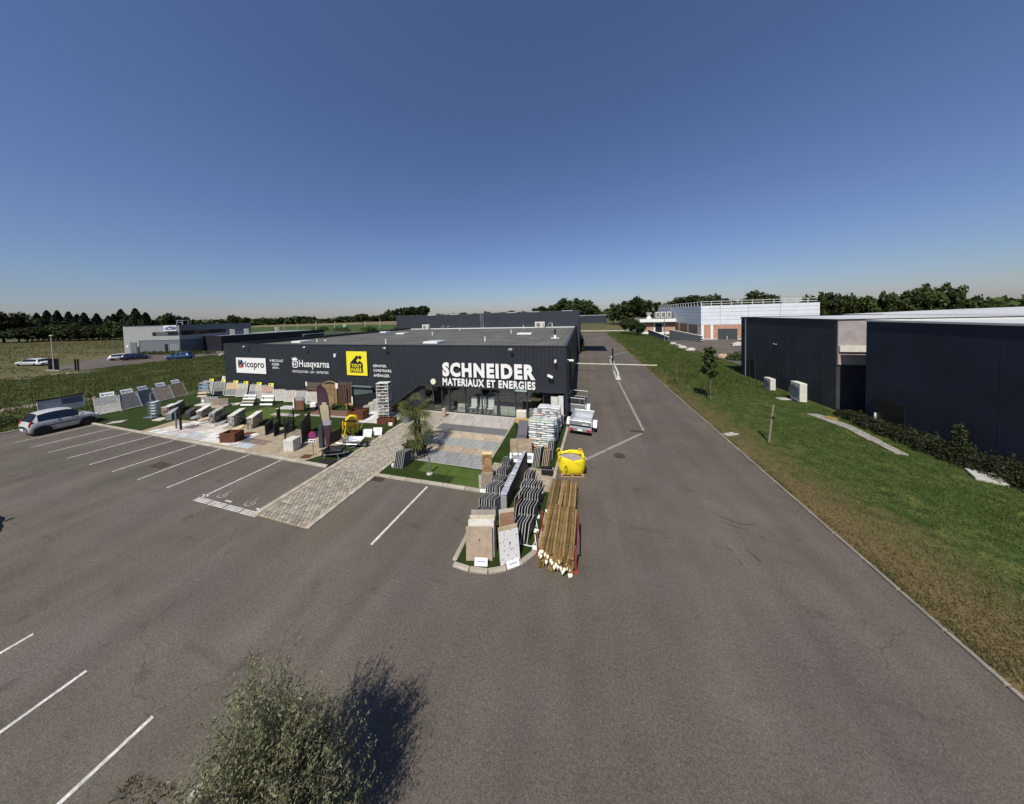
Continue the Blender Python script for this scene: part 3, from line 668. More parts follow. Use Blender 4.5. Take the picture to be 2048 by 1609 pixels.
# taller hall behind with its side canopy
hall = thing('warehouse_hall', 'taller blue-grey ribbed hall rising behind the store roof', 'building')
ribbed((-42.6,YB),(-.55,YB), 0, lambda u: 8.38+u*.0024, .34, .04).build('front_wall', K['clad2'], hall)
ribbed((-.55,YB),(-.55,84), 0, 8.46, .34, .04).build('side_wall', K['clad2'], hall)
ribbed((-42.6,84),(-42.6,YB), 0, 8.36, .34, .04).build('side_wall', K['clad2'], hall)
MB().box(-42.5,-.65,YB+.1,84,8.0,8.24).build('roof', K['roof'], hall)
hp = MB(); hp.box(-42.7,-.45,YB-.06,YB+.12,8.485,8.53); hp.box(-.6,-.45,YB+.121,84,8.485,8.528); hp.build('roof_trim', K['greym'], hall)
ribbed((-.5,YB+.3),(4.35,YB+.3), 6.05, 7.5, .34, .04).build('canopy_fascia', K['clad2'], hall)
MB().box(-.5,4.3,YB+.36,62,7.3,7.42).build('canopy_roof', K['roof'], hall); MB().box(4.3,4.38,YB+.3,62,6.05,7.5).build('canopy_fascia', K['clad2'], hall)
MB().box(-.5,4.38,YB+.25,YB+.42,7.501,7.55).build('canopy_trim', K['white'], hall)
for x in (-36,-30,-16,-11,-4): MB().box(x,x+2.2,YB+3,YB+4.2,8.241,8.64).build('skylight', K['skin'], hall)
ld = MB()
for s in (-.28,.28): ld.tube((-20.6+s,YB-.25,5.3),(-20.6+s,YB-.25,9.5),.035,6)
for k in range(13): ld.tube((-20.88,YB-.25,5.5+k*.3),(-20.32,YB-.25,5.5+k*.3),.022,6)
for k in range(5):
    z = 7.0+k*.55; pts = [(-20.6+.42*math.cos(R(180+i*30)), YB-.25+.62*math.sin(R(180+i*30)), z) for i in range(7)]; ld.path(pts, .018, 4)
for i in (1,3,5): ld.tube((-20.6+.42*math.cos(R(180+i*30)), YB-.25+.62*math.sin(R(180+i*30)),7.0),(-20.6+.42*math.cos(R(180+i*30)), YB-.25+.62*math.sin(R(180+i*30)),9.2),.015,4)
ld.build('caged_ladder', K['alu'], hall)
def ac_unit(x, y, z, w, d, h, rz, label, group=None, fan='y'):
    t = thing('air_conditioner', label, 'air conditioner', (x,y,z), rz, group)
    MB().obox((0,0,h/2+.08), (w,d,h), None, .02).build('casing', K['offw'], t)
    MB().xz([(h*.36*math.cos(i*R(20)), h*.36*math.sin(i*R(20))) for i in range(18)], -.015, 0).build('fan_grille', K['greym'], t, (-w*.14,-d/2-.002,h/2+.08))
    for s in (-1,1): MB().box(s*w*.36-.03,s*w*.36+.03,-d/2-.05,d/2+.05,0,.079).build('foot', K['greym'], t)
    g = MB()
    for k in range(6): g.box(w*.28,w*.44,-d/2-.012,-d/2-.001,h*.2+k*h*.12,h*.26+k*h*.12)
    g.build('louvre', K['greym'], t); return t
ac_unit(-33.0,51.6,5.28,1.7,.6,1.05,0,'white air conditioner on the store roof left of the ladder','roof air conditioners')
ac_unit(-8.0,52.6,5.28,1.9,.7,1.15,0,'white air conditioner on the store roof right of the ladder','roof air conditioners')
p = thing('roof_pipes', 'bent metal pipes on the store roof beside the left air conditioner', 'pipe')
MB().path([(-29.5,52,5.28),(-29.5,52,5.9),(-28.9,52,6.1),(-28.9,52,5.3)], .06, 6).build('pipe', K['alu'], p); MB().path([(-28,52,5.28),(-28,52,5.9),(-27.5,52,5.9)], .06, 6).build('pipe', K['alu'], p)
p = MB(); p.path([(-6.3,52.4,5.28),(-6.3,52.4,6.1),(-6.0,52.4,6.35),(-5.7,52.4,6.1),(-5.7,52.4,5.28)], .06, 6)
tag(p.build('roof_pipe', K['alu']), 'bent metal pipe hoop on the store roof beside the right air conditioner', 'pipe')

# ------------------------------------------------------------------ signs on the front
SY = YF-.09
blk = mat('sign_black', (.012,.012,.014), .5); yel = mat('sign_yellow', (.80,.70,.03), .5)
t = thing('sign_panel', 'white rectangular shop sign with black lettering at the left of the dark front', 'sign')
MB().box(-36.5,-31.9,SY-.03,SY,2.52,4.18).build('board', K['white'], t)
lettering('ricopro', -35.45, -32.15, 2.93, 3.85, SY-.05, blk, t, 'lettering', .02, .012, True)
MB().xz([(-36.15,3.10),(-35.55,3.10),(-35.45,3.2),(-35.45,3.42),(-35.6,3.52),(-35.45,3.62),(-35.45,3.85),(-35.58,3.95),(-36.15,3.95)], SY-.045, SY-.031).build('letter', blk, t)
MB().xz([(-36.05,3.95),(-35.60,3.95),(-35.85,3.55)], SY-.055, SY-.046).build('blue_triangle', mat('logo_blue', (.14,.22,.36), .5), t)
MB().xz([(-36.05,3.10),(-35.85,3.50),(-35.50,3.30),(-35.55,3.10)], SY-.055, SY-.046).build('pink_triangle', mat('logo_pink', (.60,.10,.14), .5), t)
t = thing('wall_lettering', 'three short lines of small white letters beside the white sign', 'sign')
for k, s in enumerate(('BRICOLAGE','MAISON','JARDIN...')): lettering(s, -31.0, -31.0+(1.6,1.0,1.05)[k], 3.83-k*.38, 4.08-k*.38, SY, K['white'], t, 'lettering', .02, .004, True, 1.12)
MB().xz([(-31.28,4.08),(-31.12,3.96),(-31.28,3.84)], SY, SY+.02).build('arrow', K['white'], t)
t = thing('wall_lettering', 'white crowned logo and lettering on dark cladding left of the yellow sign', 'sign')
lettering('Husqvarna', -27.2, -23.3, 3.20, 4.10, SY, K['white'], t, 'lettering', .03, .012, True)
MB().xz([(-28.05,4.0),(-28.15,3.9),(-28.15,3.45),(-28.0,3.3),(-27.55,3.3),(-27.4,3.45),(-27.4,3.9),(-27.5,4.0)], SY+.02, SY+.03).build('logo_field', K['white'], t)
MB().xz([(-28.02,3.92),(-28.05,3.5),(-27.95,3.4),(-27.6,3.4),(-27.5,3.5),(-27.53,3.92)], SY+.005, SY+.019).build('logo_inset', K['clad'], t)
lettering('H', -27.97, -27.59, 3.48, 3.84, SY-.02, K['white'], t, 'logo_letter', .02, .02)
MB().xz([(-28.1,4.05),(-28.15,4.32),(-27.98,4.2),(-27.86,4.38),(-27.775,4.22),(-27.69,4.38),(-27.57,4.2),(-27.4,4.32),(-27.45,4.05)], SY, SY+.03).build('crown', K['white'], t)
lettering('MOTOCULTURE - SAV - ENTRETIEN', -28.15, -23.45, 2.82, 3.05, SY, K['white'], t, 'small_lettering', .02, .004, True, 1.14)
t = thing('sign_panel', 'tall yellow sign with black house emblem on the dark front', 'sign')
MB().box(-21.15,-18.8,SY-.03,SY,2.83,5.05).build('board', yel, t)
MB().xz([(-20.72,3.10),(-19.28,3.10),(-19.28,3.95),(-19.62,4.22),(-19.85,4.02),(-20.0,4.2),(-19.72,4.52),(-19.92,4.70),(-20.72,3.98)], SY-.045, SY-.031).build('house_emblem', blk, t)
MB().xz([(-19.58,4.28),(-19.36,4.5),(-19.58,4.72),(-19.80,4.5)], SY-.0452, SY-.0312).build('diamond', blk, t)
lettering('TOUT', -20.58, -19.42, 3.57, 3.90, SY-.06, yel, t, 'lettering', .014, .03, True, 1.14)
lettering('FAIRE', -20.58, -19.42, 3.18, 3.50, SY-.06, yel, t, 'lettering', .014, .03, True, 1.14)
MB().path([(-20.1,SY-.02,5.06),(-20.1,SY-.05,5.3),(-20.0,SY-.3,5.4)], .02, 5).build('lamp_arm', K['greym'], t)
t = thing('wall_lettering', 'three lines of white capital letters right of the yellow sign', 'sign')
for k, s in enumerate(('RÉNOVER,','CONSTRUIRE,','AMÉNAGER.')): lettering(s, -18.15, -18.15+(1.45,1.98,1.75)[k], 3.62-k*.42, 3.88-k*.42+(.05 if k != 1 else 0), SY, K['white'], t, 'lettering', .02, .014, True, 1.12)
t = thing('wall_lettering', 'large bold white store name in two lines above the glass entrance', 'sign')
lettering('SCHNEIDER', -11.12, -3.42, 3.10, 4.26, SY-.08, K['white'], t, 'letter', .08, .052, True, 1.20)
lettering('MATERIAUX ET ENERGIES', -11.14, -3.42, 2.36, 2.97, SY-.08, K['white'], t, 'letter', .06, .034, True, 1.15)
MB().box(-5.0,-4.1,YF-.12,YF-.095,2.18,2.30).build('name_strip', mat('strip_green', (.35,.45,.38), .5), t)
for x in np.arange(-10.9,-3.4,.42): MB().tube((x,SY+.03,2.28),(x,SY+.03,3.2),.018,5).build('lit_rib_streak', K['steel'], t)  # steel streaks added for the lit cladding ribs below the letters

# ------------------------------------------------------------------ dark buildings on the right
WX = 18.5
b1 = thing('dark_building', 'dark grey plain block with a door and two outdoor units on the right', 'building')
MB().box(WX,31,26.6,39.3,-.1,6.9).build('wall', K['clad3'], b1); MB().box(WX+.12,30.9,26.7,39.2,6.901,6.93).build('roof', K['roofw'], b1)
q = MB(); q.box(WX-.05,WX+.12,26.55,39.35,6.88,7.0); q.box(WX+.121,31,39.2,39.35,6.88,6.998); q.box(WX+.121,31,26.55,26.7,6.88,6.998); q.build('parapet', K['trim'], b1)
MB().box(WX-.03,WX+.02,36.6,37.5,0,2.2).build('door', mat('door_black', (.010,.012,.014), .5), b1)
q = MB(); q.box(WX-.06,WX+.01,36.5,36.6,0,2.3); q.box(WX-.06,WX+.01,37.5,37.6,0,2.3); q.box(WX-.06,WX+.01,36.601,37.499,2.2,2.3); q.build('door_frame', K['trim'], b1)
MB().tube((WX-.10,38.2,0),(WX-.10,38.2,6.8),.05).build('downpipe', K['greym'], b1)
for y in (33.2,33.5): MB().tube((WX-.05,y,4.35),(WX+.01,y,4.35),.05).build('wall_bolt', K['offw'], b1)
for y in np.arange(27.9,39,1.25): MB().box(WX-.012,WX-.001,y-.006,y+.006,.1,6.85).build('panel_joint', K['clad3'], b1)
b2 = thing('dark_building', 'large navy windowless block at the right edge of the photo', 'building')
MB().box(WX,80,4,24.4,-.1,6.92).build('wall', mat('navy_render', (.022,.026,.040), .75, var=.25, vs_=.3, fine=.08, fs=20), b2)
MB().box(WX+.12,80,4.1,24.3,6.921,6.95).build('roof', K['roofw'], b2)
wg = [(31.4,24.46),(80,24.46),(80,75.5),(50,57.4),(34.8,46.8),(31.4,44.5)]
MB().prism(wg,-.1,6.88).build('rear_wing', K['clad3'], b2); MB().prism([(x*.998+.1,y) for x, y in wg],6.881,6.94).build('rear_roof', K['roofw'], b2)
q = MB(); q.box(WX-.05,WX+.12,3.95,24.45,6.9,7.01); q.box(WX+.121,80,24.3,24.45,6.9,7.008); q.build('parapet', K['offw'], b2)
MB().box(WX-.06,WX-.002,22.0,23.8,.0,1.9).build('vent_hood', K['black'], b2); MB().tube((WX-.12,23.6,0),(WX-.12,23.6,.9),.05).build('pipe', K['white'], b2)
for y in np.arange(5.5,24,1.6): MB().box(WX-.004,WX-.001,y-.006,y+.006,.1,6.85).build('panel_joint', M['navy_render'], b2)
pk = mat('pink_render', (.40,.31,.27), .85, var=.2, vs_=1); mv = mat('grey_mauve', (.34,.30,.30), .7, var=.15, vs_=1)
MB().box(WX+.02,26,26.50,26.599,3.55,4.55).build('pink_panel', pk, b1); MB().box(WX+.04,26,26.36,26.599,4.551,4.98).build('ledge', K['offw'], b1)
MB().box(WX+.02,22.0,26.52,26.598,4.981,6.86).build('mauve_panel', mv, b1); MB().box(22.01,26,26.50,26.597,4.981,6.86).build('cream_panel', mat('cream_render', (.55,.46,.30), .8, var=.1), b1)
ac_unit(17.35,32.0,0.02,.95,.42,1.10,R(-90),'smaller outdoor air conditioner at the foot of the dark block','outdoor units by the dark block')
ac_unit(17.45,28.55,0.02,1.05,.48,1.55,R(-90),'taller outdoor air conditioner nearer the camera at the dark block','outdoor units by the dark block')
t = thing('concrete_path', 'weathered concrete strip in the grass below the navy block', 'path')
for (x0,y0,x1,y1,w) in [(16.2,25.2,16.6,23.0,.75),(16.6,22.97,16.3,20.9,.62),(16.3,20.87,16.1,19.3,.5)]:
    d = Vector((x1-x0,y1-y0)); L = d.length; MB().obox((0,0,0), (L,w,.08), None, .01).build('slab', mat('weathered_concrete', (.25,.235,.205), .95, var=.35, vs_=2.5, fine=.25, fs=20, bump=.5), t, ((x0+x1)/2,(y0+y1)/2,.05), math.atan2(d.y,d.x))
tag(MB().obox((0,0,.05), (1.1,.75,.12), None, .02).build('concrete_slab', K['conc'], None, (17.4,17.55,.02), R(60)), 'loose grey concrete slab at the end of the hedge', 'slab')
tag(MB().obox((0,0,.04), (.8,.5,.1), None, .02).build('concrete_slab', K['conc'], None, (16.6,28.9,.02), R(10)), 'flat concrete pad beside the taller outdoor unit', 'slab')
tag(MB().lathe([(.30,0),(.30,.03),(.001,.035)], n=16).build('inspection_cover', mat('cover_ochre', (.26,.18,.05), .8), None, (16.75,24.4,.1)), 'ochre round cover on the concrete strip', 'manhole')

# ------------------------------------------------------------------ white store with brick base
wsr = thing('white_store', 'white panelled store with brick base and roof railing behind the dark block', 'building')
brk = mat('brick_panel', (.44,.25,.17), .85, var=.2, vs_=1.2, fine=.15, fs=8); wp = mat('white_cladding', (.66,.69,.73), .5, var=.06, vs_=.3)
MB().box(30.3,54.5,83,125,-.1,4.0).build('base_wall', K['white'], wsr)
z = 4.01
for h in (1.3,1.0,1.0,.9,.85):
    MB().box(30.25,54.55,82.95,125,z,z+h-.05).build('cladding_band', wp, wsr); z += h
MB().box(30.3,54.5,83.0,125,4.0,z-.06).build('wall_core', K['greym'], wsr)
for x in (34.5,40.5,47): MB().box(x-.03,x+.03,82.93,82.949,4.01,9.0).build('cladding_joint', K['greym'], wsr)
for a, b in ((30.9,32.4),(33.0,41.5)): MB().box(a,b,82.93,82.99,.4,3.95).build('brick_panel', brk, wsr)
for k in range(5): MB().box(30.18,30.29,85+k*7.4,85+k*7.4+6.3,.4,3.95).build('brick_panel', mat('brick_shade', (.30,.17,.12), .85, var=.2, vs_=1.2), wsr)  # darker copy of the brick colour, shade painted into the side wall
gd = MB().box(34.0,38.2,82.86,82.925,0,2.9).build('roller_door', mat('door_grey', (.055,.065,.065), .5), wsr)
for k in range(3): MB().box(34.0+k*1.4+1.36,34.0+k*1.4+1.40,82.84,82.858,0,2.9).build('door_seam', K['trim'], gd)
rl = MB()
for x in np.arange(30.6,54,2.2): rl.tube((x,83.4,8.95),(x-.15,83.15,10.1),.06,5)
for zz in (9.5,10.1): rl.tube((30.4,83.2,zz),(54,83.2,zz),.05,5)
for y in np.arange(84,124,2.2): rl.tube((30.7,y,8.95),(30.5,y,10.1),.06,5)
rl.tube((30.5,83.2,10.1),(30.5,124,10.1),.05,5); rl.build('roof_railing', K['white'], wsr)
low = thing('brick_annexe', 'low flat brick annexe with white canopy left of the white store', 'building')
MB().box(20.2,30.2,104,124,-.1,4.2).build('wall', K['white'], low)
for a, b in ((20.9,23.8),(26.6,30.0)): MB().box(a,b,103.93,103.99,.9,4.1).build('brick_panel', brk, low)
MB().box(24.3,26.4,103.9,103.98,.7,3.7).build('door', K['black'], low)
MB().box(19.2,30.2,102.6,124,4.21,5.3).build('canopy', K['white'], low); MB().box(19.6,30.2,103,124,5.301,5.36).build('roof', K['roof'], low)
t = MB(); t.lathe([(.9,0),(.45,.9),(1.0,2.0),(1.0,2.1),(.001,2.1)], (22.8,106,5.36), 12); tag(t.build('roof_cowl', K['white']), 'flared white cowl on the annexe roof', 'vent')
for i, (x, w) in enumerate(((25.6,1.3),(27.4,1.7),(29.2,1.3))):
    t = thing('rooftop_unit', 'white box rooftop unit, %s of three on the annexe roof' % ('left','middle','right')[i], 'air conditioner', (x,107,5.36))
    MB().box(-w/2,w/2,-1,1,.2,2.3).build('casing', K['offw'], t); MB().box(-w*.32,w*.32,-1.03,-1.002,.5,2.0).build('grille', K['greym'], t); MB().box(-w/2,w/2,-.8,.8,0,.199).build('base', K['greym'], t)
rw = mat('ramp_grey', (.085,.095,.105), .7, var=.1)
def ramp_wall(name, a, b, h0, h1, label):
    d = Vector((b[0]-a[0], b[1]-a[1])); L = d.length; mb = MB(); mb.add([(0,-.15,-.1),(L,-.15,-.1),(L,.15,-.1),(0,.15,-.1),(0,-.15,h0),(L,-.15,h1),(L,.15,h1),(0,.15,h0)], [(3,2,1,0),(4,5,6,7),(0,1,5,4),(1,2,6,5),(2,3,7,6),(3,0,4,7)])
    t = thing(name, label, 'wall', (a[0],a[1],0), math.atan2(d.y,d.x)); mb.build('wall', rw, t)
    c = MB(); c.add([(0,-.2,h0+.002),(L,-.2,h1+.002),(L,.2,h1+.002),(0,.2,h0+.002),(0,-.2,h0+.09),(L,-.2,h1+.09),(L,.2,h1+.09),(0,.2,h0+.09)], [(3,2,1,0),(4,5,6,7),(0,1,5,4),(1,2,6,5),(2,3,7,6),(3,0,4,7)]); c.build('coping', K['offw'], t); return t, L
ramp_wall('ramp_wall', (21.2,99), (21.9,80.5), 1.9, 1.0, 'left sloping grey ramp wall of the annexe')
t, L = ramp_wall('ramp_wall', (23.2,84), (27.9,76.6), 2.7, 1.6, 'right sloping grey ramp wall with a striped end post')
for k in range(6): MB().obox((L+.16,0,.18+k*.29), (.3,.42,.14), Matrix.Rotation(R(18),3,'X')).build('stripe', K['white'] if k % 2 else K['black'], t)
for x, l in ((35.6,'left'),(37.9,'right')): tag(MB().tube((x,82,0),(x,82,1.1),.07,8).build('bollard', K['offw']), 'pale %s bollard guarding the roller door' % l, 'bollard')
p = thing('street_lamp', 'tall thin grey lamp post before the brick annexe', 'lamp post', (20.3,77.8,0)); MB().tube((0,0,0),(0,0,9.6),.09,8,.05).build('pole', K['greym'], p); MB().obox((.35,0,9.62), (.9,.22,.12), None, .03).build('lamp_head', K['greym'], p)

# ------------------------------------------------------------------ grey building at the left with its dark wing
act = thing('grey_building', 'light grey two-storey block with white and blue sign at the left', 'building')
lg = mat('light_grey_panel', (.30,.31,.31), .6, var=.05, vs_=.2); mg = mat('mid_grey_panel', (.13,.145,.16), .6)
MB().box(-123.6,-106.2,43.6,63,3.75,7.75).build('upper_wall', lg, act); MB().box(-123.6,-118.9,43.6,63,-.1,3.749).build('side_block', lg, act)
MB().box(-118.9,-106.3,43.7,63,-.1,3.749).build('lower_wall', mg, act)
MB().box(-106.19,-106.14,43.65,62.9,5.2,7.7).build('side_panel', mg, act)
MB().box(-114.4,-106.25,43.52,43.599,5.0,6.0).build('window_band', mat('band_grey', (.09,.10,.11), .4), act)
for a, b in ((-114.3,-113.2),(-109.6,-106.6)): MB().box(a,b,43.48,43.519,5.05,5.95).build('window_pane', mat('dark_pane', (.012,.014,.017), .15), act)
MB().box(-106.13,-106.08,44,55,5.0,6.2).build('window_band', mat('dark_pane', (.012,.014,.017), .15), act)
MB().box(-121.6,-119.6,43.5,43.599,-.05,3.3).build('roller_door', mg, act); MB().box(-119.45,-118.95,43.5,43.59,-.05,2.1).build('door', K['clad3'], act)
MB().box(-110.9,-110.1,43.6,43.69,-.05,2.6).build('door', K['black'], act)
for k in range(4): MB().box(-109.2+k*.68,-108.62+k*.68,43.6,43.69,.7,2.6).build('window', mat('pale_pane', (.22,.24,.26), .3), act)
MB().box(-122.8,-122.2,43.5,43.599,1.9,2.5).build('small_sign', K['white'], act)
pp = MB(); pp.box(-123.1,-106.1,43.5,43.7,7.751,7.85); pp.box(-106.3,-106.1,43.701,61.1,7.751,7.848); pp.build('roof_trim', mg, act)
rf = MB(); rf.path([(-108.8,45,7.8),(-108.8,45,9.1),(-106.9,45,9.1),(-106.9,45,7.8)], .05, 5); rf.path([(-108.8,46.2,7.8),(-108.8,46.2,9.1),(-106.9,46.2,9.1),(-106.9,46.2,7.8)], .05, 5); rf.path([(-108.8,45,9.1),(-108.8,46.2,9.1)], .05, 5); rf.path([(-106.9,45,9.1),(-106.9,46.2,9.1)], .05, 5); rf.path([(-108.8,45,8.5),(-106.9,45,8.5)], .05, 5)
rf.build('roof_guard_rail', K['alu'], act)
t = thing('sign_panel', 'white sign with blue lettering on the light grey block', 'sign')
MB().box(-110.6,-106.7,43.38,43.5,5.98+.25,7.55+.15).build('board', K['white'], t)
lettering('ACTION', -109.95, -106.85, 6.45, 7.48, 43.34, mat('sign_blue', (.01,.03,.14), .5), t, 'lettering', .03, .07, True, 1.2)
MB().xz([(-110.4,6.55),(-110.05,6.55),(-110.05,7.4),(-110.4,7.2)], 43.34, 43.37).build('logo', mat('logo_light_blue', (.20,.35,.60), .5), t)
for o_ in (act, t):
    a_ = R(12); c_, s_ = math.cos(a_), math.sin(a_); o_.rotation_euler = (0,0,a_); o_.location = (-106.3-(c_*-106.2-s_*43.6), 44.9-(s_*-106.2+c_*43.6), 0)
wing = thing('dark_wing', 'long low dark warehouse wing right of the light grey block', 'building')
MB().box(-118,-99.4,50.2,82,-.1,4.15).build('wall', mat('wing_black', (.012,.014,.02), .6, var=.2, vs_=.1), wing); MB().box(-117.8,-99.6,50.4,81.8,4.151,4.2).build('roof', mat('wing_roof', (.22,.23,.24), .8), wing)
wt = MB(); wt.box(-118,-99.3,50.1,50.3,4.2,4.35); wt.box(-99.5,-99.3,50.301,82,4.2,4.348); wt.build('roof_trim', K['trim'], wing)
for k, (x, y) in enumerate(((-102.5,54.5),(-101.5,57.5),(-101,66))): ac_unit(x, y, 4.2, 1.4, .9, 1.7, R(-20), 'pale rooftop unit on the dark wing, %s one from the left' % ('first','second','third')[k], 'units on the dark wing')
tag(MB().box(-84,-82.6,62,78,3.6,3.8).box(-83.9,-83.7,62,62.2,0,3.599).box(-83.9,-83.7,77.8,78,0,3.599).build('loading_canopy', K['greym']), 'narrow pale canopy seen past the left roof edge of the store', 'canopy')

# ------------------------------------------------------------------ vehicles
ST = [(.0,.36,.66,.72,.72,.60),(.012,.26,.78,.86,.84,.70),(.045,.22,.93,1.02,.90,.74),(.085,.20,.97,1.24,.915,.69),(.135,.20,.99,1.53,.92,.63),(.24,.20,1.0,1.60,.925,.62),(.38,.20,.99,1.63,.93,.62),(.52,.20,.97,1.61,.93,.62),(.61,.20,.95,1.54,.93,.63),
      (.70,.20,.93,1.28,.93,.67),(.785,.20,.91,1.02,.925,.76),(.87,.21,.86,.95,.91,.74),(.95,.24,.74,.83,.87,.66),(.985,.28,.62,.72,.80,.60),(1.0,.36,.55,.60,.66,.52)]
def make_car(name, label, paint, L, Wd, Ht, loc, rz, group=None, plate=True):
    t = thing(name, label, 'car', loc, rz, group); kx, ky, kz = L, Wd/1.86, Ht/1.66
    S_ = []
    for (f, zb, be, zr, w, wr) in ST:
        x = (f-.5)*kx
        half = [(0,zb),(w*.82,zb),(w*.97,zb+.10),(w,.5*(zb+be)+.03),(w*.985,be-.06),(w*.95,be),(wr+.05,zr-.06),(wr-.06,zr),(wr*.5,zr+.022),(0,zr+.03)]
        ring = [(x, -y*ky, z*kz) for y, z in half] + [(x, y*ky, z*kz) for y, z in half[-2:0:-1]]
        S_.append(ring)
    n = len(S_[0]); V = [p for r in S_ for p in r]; body = []; win = {'window_l': [], 'window_r': [], 'rear_window': [], 'windscreen': []}
    for i in range(len(S_)-1):
        for j in range(n):
            q = (i*n+j, i*n+(j+1) % n, (i+1)*n+(j+1) % n, (i+1)*n+j)
            k = None
            if j == 5 and 4 <= i <= 8: k = 'window_r'
            elif j == n-6 and 4 <= i <= 8: k = 'window_l'
            elif 6 <= j <= n-7 and i in (2,3): k = 'rear_window'
            elif 6 <= j <= n-7 and i in (8,9): k = 'windscreen'
            (win[k] if k else body).append(q)
    body += [tuple(range(n)), tuple(range(len(V)-1, len(V)-n-1, -1))]
    def sub(fs, nm, m, parent):
        ids = {}; mb = MB()
        for f in fs:
            for a in f:
                if a not in ids: ids[a] = len(mb.v); mb.v.append(V[a])
            mb.f.append(tuple(ids[a] for a in f)); mb.mi.append(0)
        return mb.build(nm, m, parent, smooth=True)
    bd = sub(body, 'body', paint, t)
    for k, fs in win.items(): sub(fs, k.replace('_l','').replace('_r','') if k.startswith('window_') else k, M['car_glass'], t)
    MB().box(-.30*kx,.26*kx,-.80*ky,.80*ky,.95*kz,1.0*kz).build('parcel_shelf', K['black'], t)
    for s in (-1,1):
        for fx in (-.13,.045): MB().obox((fx*kx,s*.80*ky,1.28*kz), (.022*kx,.03,.56*kz), Matrix.Rotation(s*R(27),3,'X')).build('pillar', K['black'], t)
    for fx in (-.02,.14):
        for s in (-1,1): MB().obox((fx*kx, s*.38*ky, 1.02*kz), (.08*kx,.42*ky,.5*kz), None, .03).build('seat', K['greym'], t)
    rw_ = .31*kz
    for fx in (-.315,.315):
        for s in (-1,1):
            wh = MB(); wh.tube((fx*kx, s*(.95*ky), rw_), (fx*kx, s*(.74*ky), rw_), rw_, 20); o = wh.build('wheel', K['rubber'], t)
            MB().tube((fx*kx, s*(.956*ky), rw_), (fx*kx, s*(.953*ky), rw_), rw_*.60, 14).build('rim', K['black'], o)  # rim coloured black to paint in the shadow on the wheels
            a = MB()
            for i in range(9):
                a0, a1 = R(-8+i*196/9), R(-8+(i+1)*196/9); r0, r1 = rw_*1.05, rw_*1.24
                P = [(fx*kx+r*math.cos(g), s*.945*ky, rw_+r*math.sin(g)) for g in (a0,a1) for r in (r0,r1)]; Q = [(p[0], s*.80*ky, p[2]) for p in P]
                a.add(P+Q, [(0,1,3,2),(4,6,7,5),(0,4,5,1),(2,3,7,6)])
            a.build('wheel_arch', K['black'], t)
    tl = mat('tail_light', (.42,.02,.03), .25); hl = mat('head_light', (.70,.72,.74), .15)
    for s in (-1,1):
        MB().obox((-.460*kx,s*.80*ky,.92*kz), (.03*kx+.03,.13*ky,.36*kz), Matrix.Rotation(R(16),3,'Y'), .02).build('tail_light', tl, t)
        MB().obox((.468*kx,s*.66*ky,.70*kz), (.05*kx,.30*ky,.14*kz), Matrix.Rotation(s*R(-18),3,'Z'), .02).build('head_light', hl, t)
        MB().obox((.20*kx,s*1.02*ky,1.02*kz), (.03*kx+.05,.18*ky,.13*kz), None, .03).build('mirror', paint, t)
        MB().box(-.24*kx,.24*kx,s*.928*ky-.012,s*.928*ky+.012,.60*kz,.655*kz).build('side_moulding', K['black'], t)
        for fx in (-.10,.13): MB().box(fx*kx,fx*kx+.04*kx,s*.935*ky-.015,s*.935*ky+.015,.84*kz,.875*kz).build('door_handle', K['black'], t)
        for fx in (-.155,.03,.235): MB().box(fx*kx-.006,fx*kx+.006,s*.922*ky-.012,s*.922*ky+.012,.30*kz,.90*kz).build('door_seam', K['greym'], t)
    MB().obox((-.497*kx,0,.50*kz), (.03,1.20*ky,.20*kz), None, .01).build('bumper', K['greym'], t)
    MB().obox((-.512*kx,0,.52*kz), (.02,.52*ky,.11*kz), None, .005).build('number_plate', K['white'], t)
    MB().obox((.497*kx,0,.44*kz), (.03,1.0*ky,.14*kz), None, .01).build('grille', K['black'], t)
    return t
def paint(name, c, metal=.3): return mat(name, c, .28, metal=metal, spec=.6)
make_car('parked_car', 'silver people carrier parked at the left end of the bays', paint('silver_paint', (.44,.45,.43), .0), 3.02, 1.86, 1.70, (-39.70,9.98,0), R(90))
make_car('parked_car', 'dark car whose nose just enters the photo at the left edge', paint('black_paint', (.015,.016,.02)), 3.4, 1.8, 1.5, (-23.9,2.8,0), R(3))
G_ = 'cars outside the grey block'
make_car('parked_car', 'white estate car in the dry grass at far left', paint('white_car_paint', (.62,.63,.64), 0), 7.6, 1.8, 1.5, (-114.4,26.2,-.03), R(188), G_)
make_car('parked_car', 'small white car parked left of the dark blue car', paint('white_car_paint', (.62,.63,.64), 0), 4.0, 1.8, 1.5, (-104.3,34.6,0), R(60), G_)
make_car('parked_car', 'dark blue car parked before the grey block', paint('navy_car_paint', (.012,.018,.05)), 4.2, 1.8, 1.55, (-100.6,35.2,0), R(60), G_)
make_car('parked_car', 'bright blue car parked right of the grey block door', paint('blue_car_paint', (.03,.10,.24)), 4.4, 1.8, 1.6, (-88.8,37.4,0), R(215), G_)

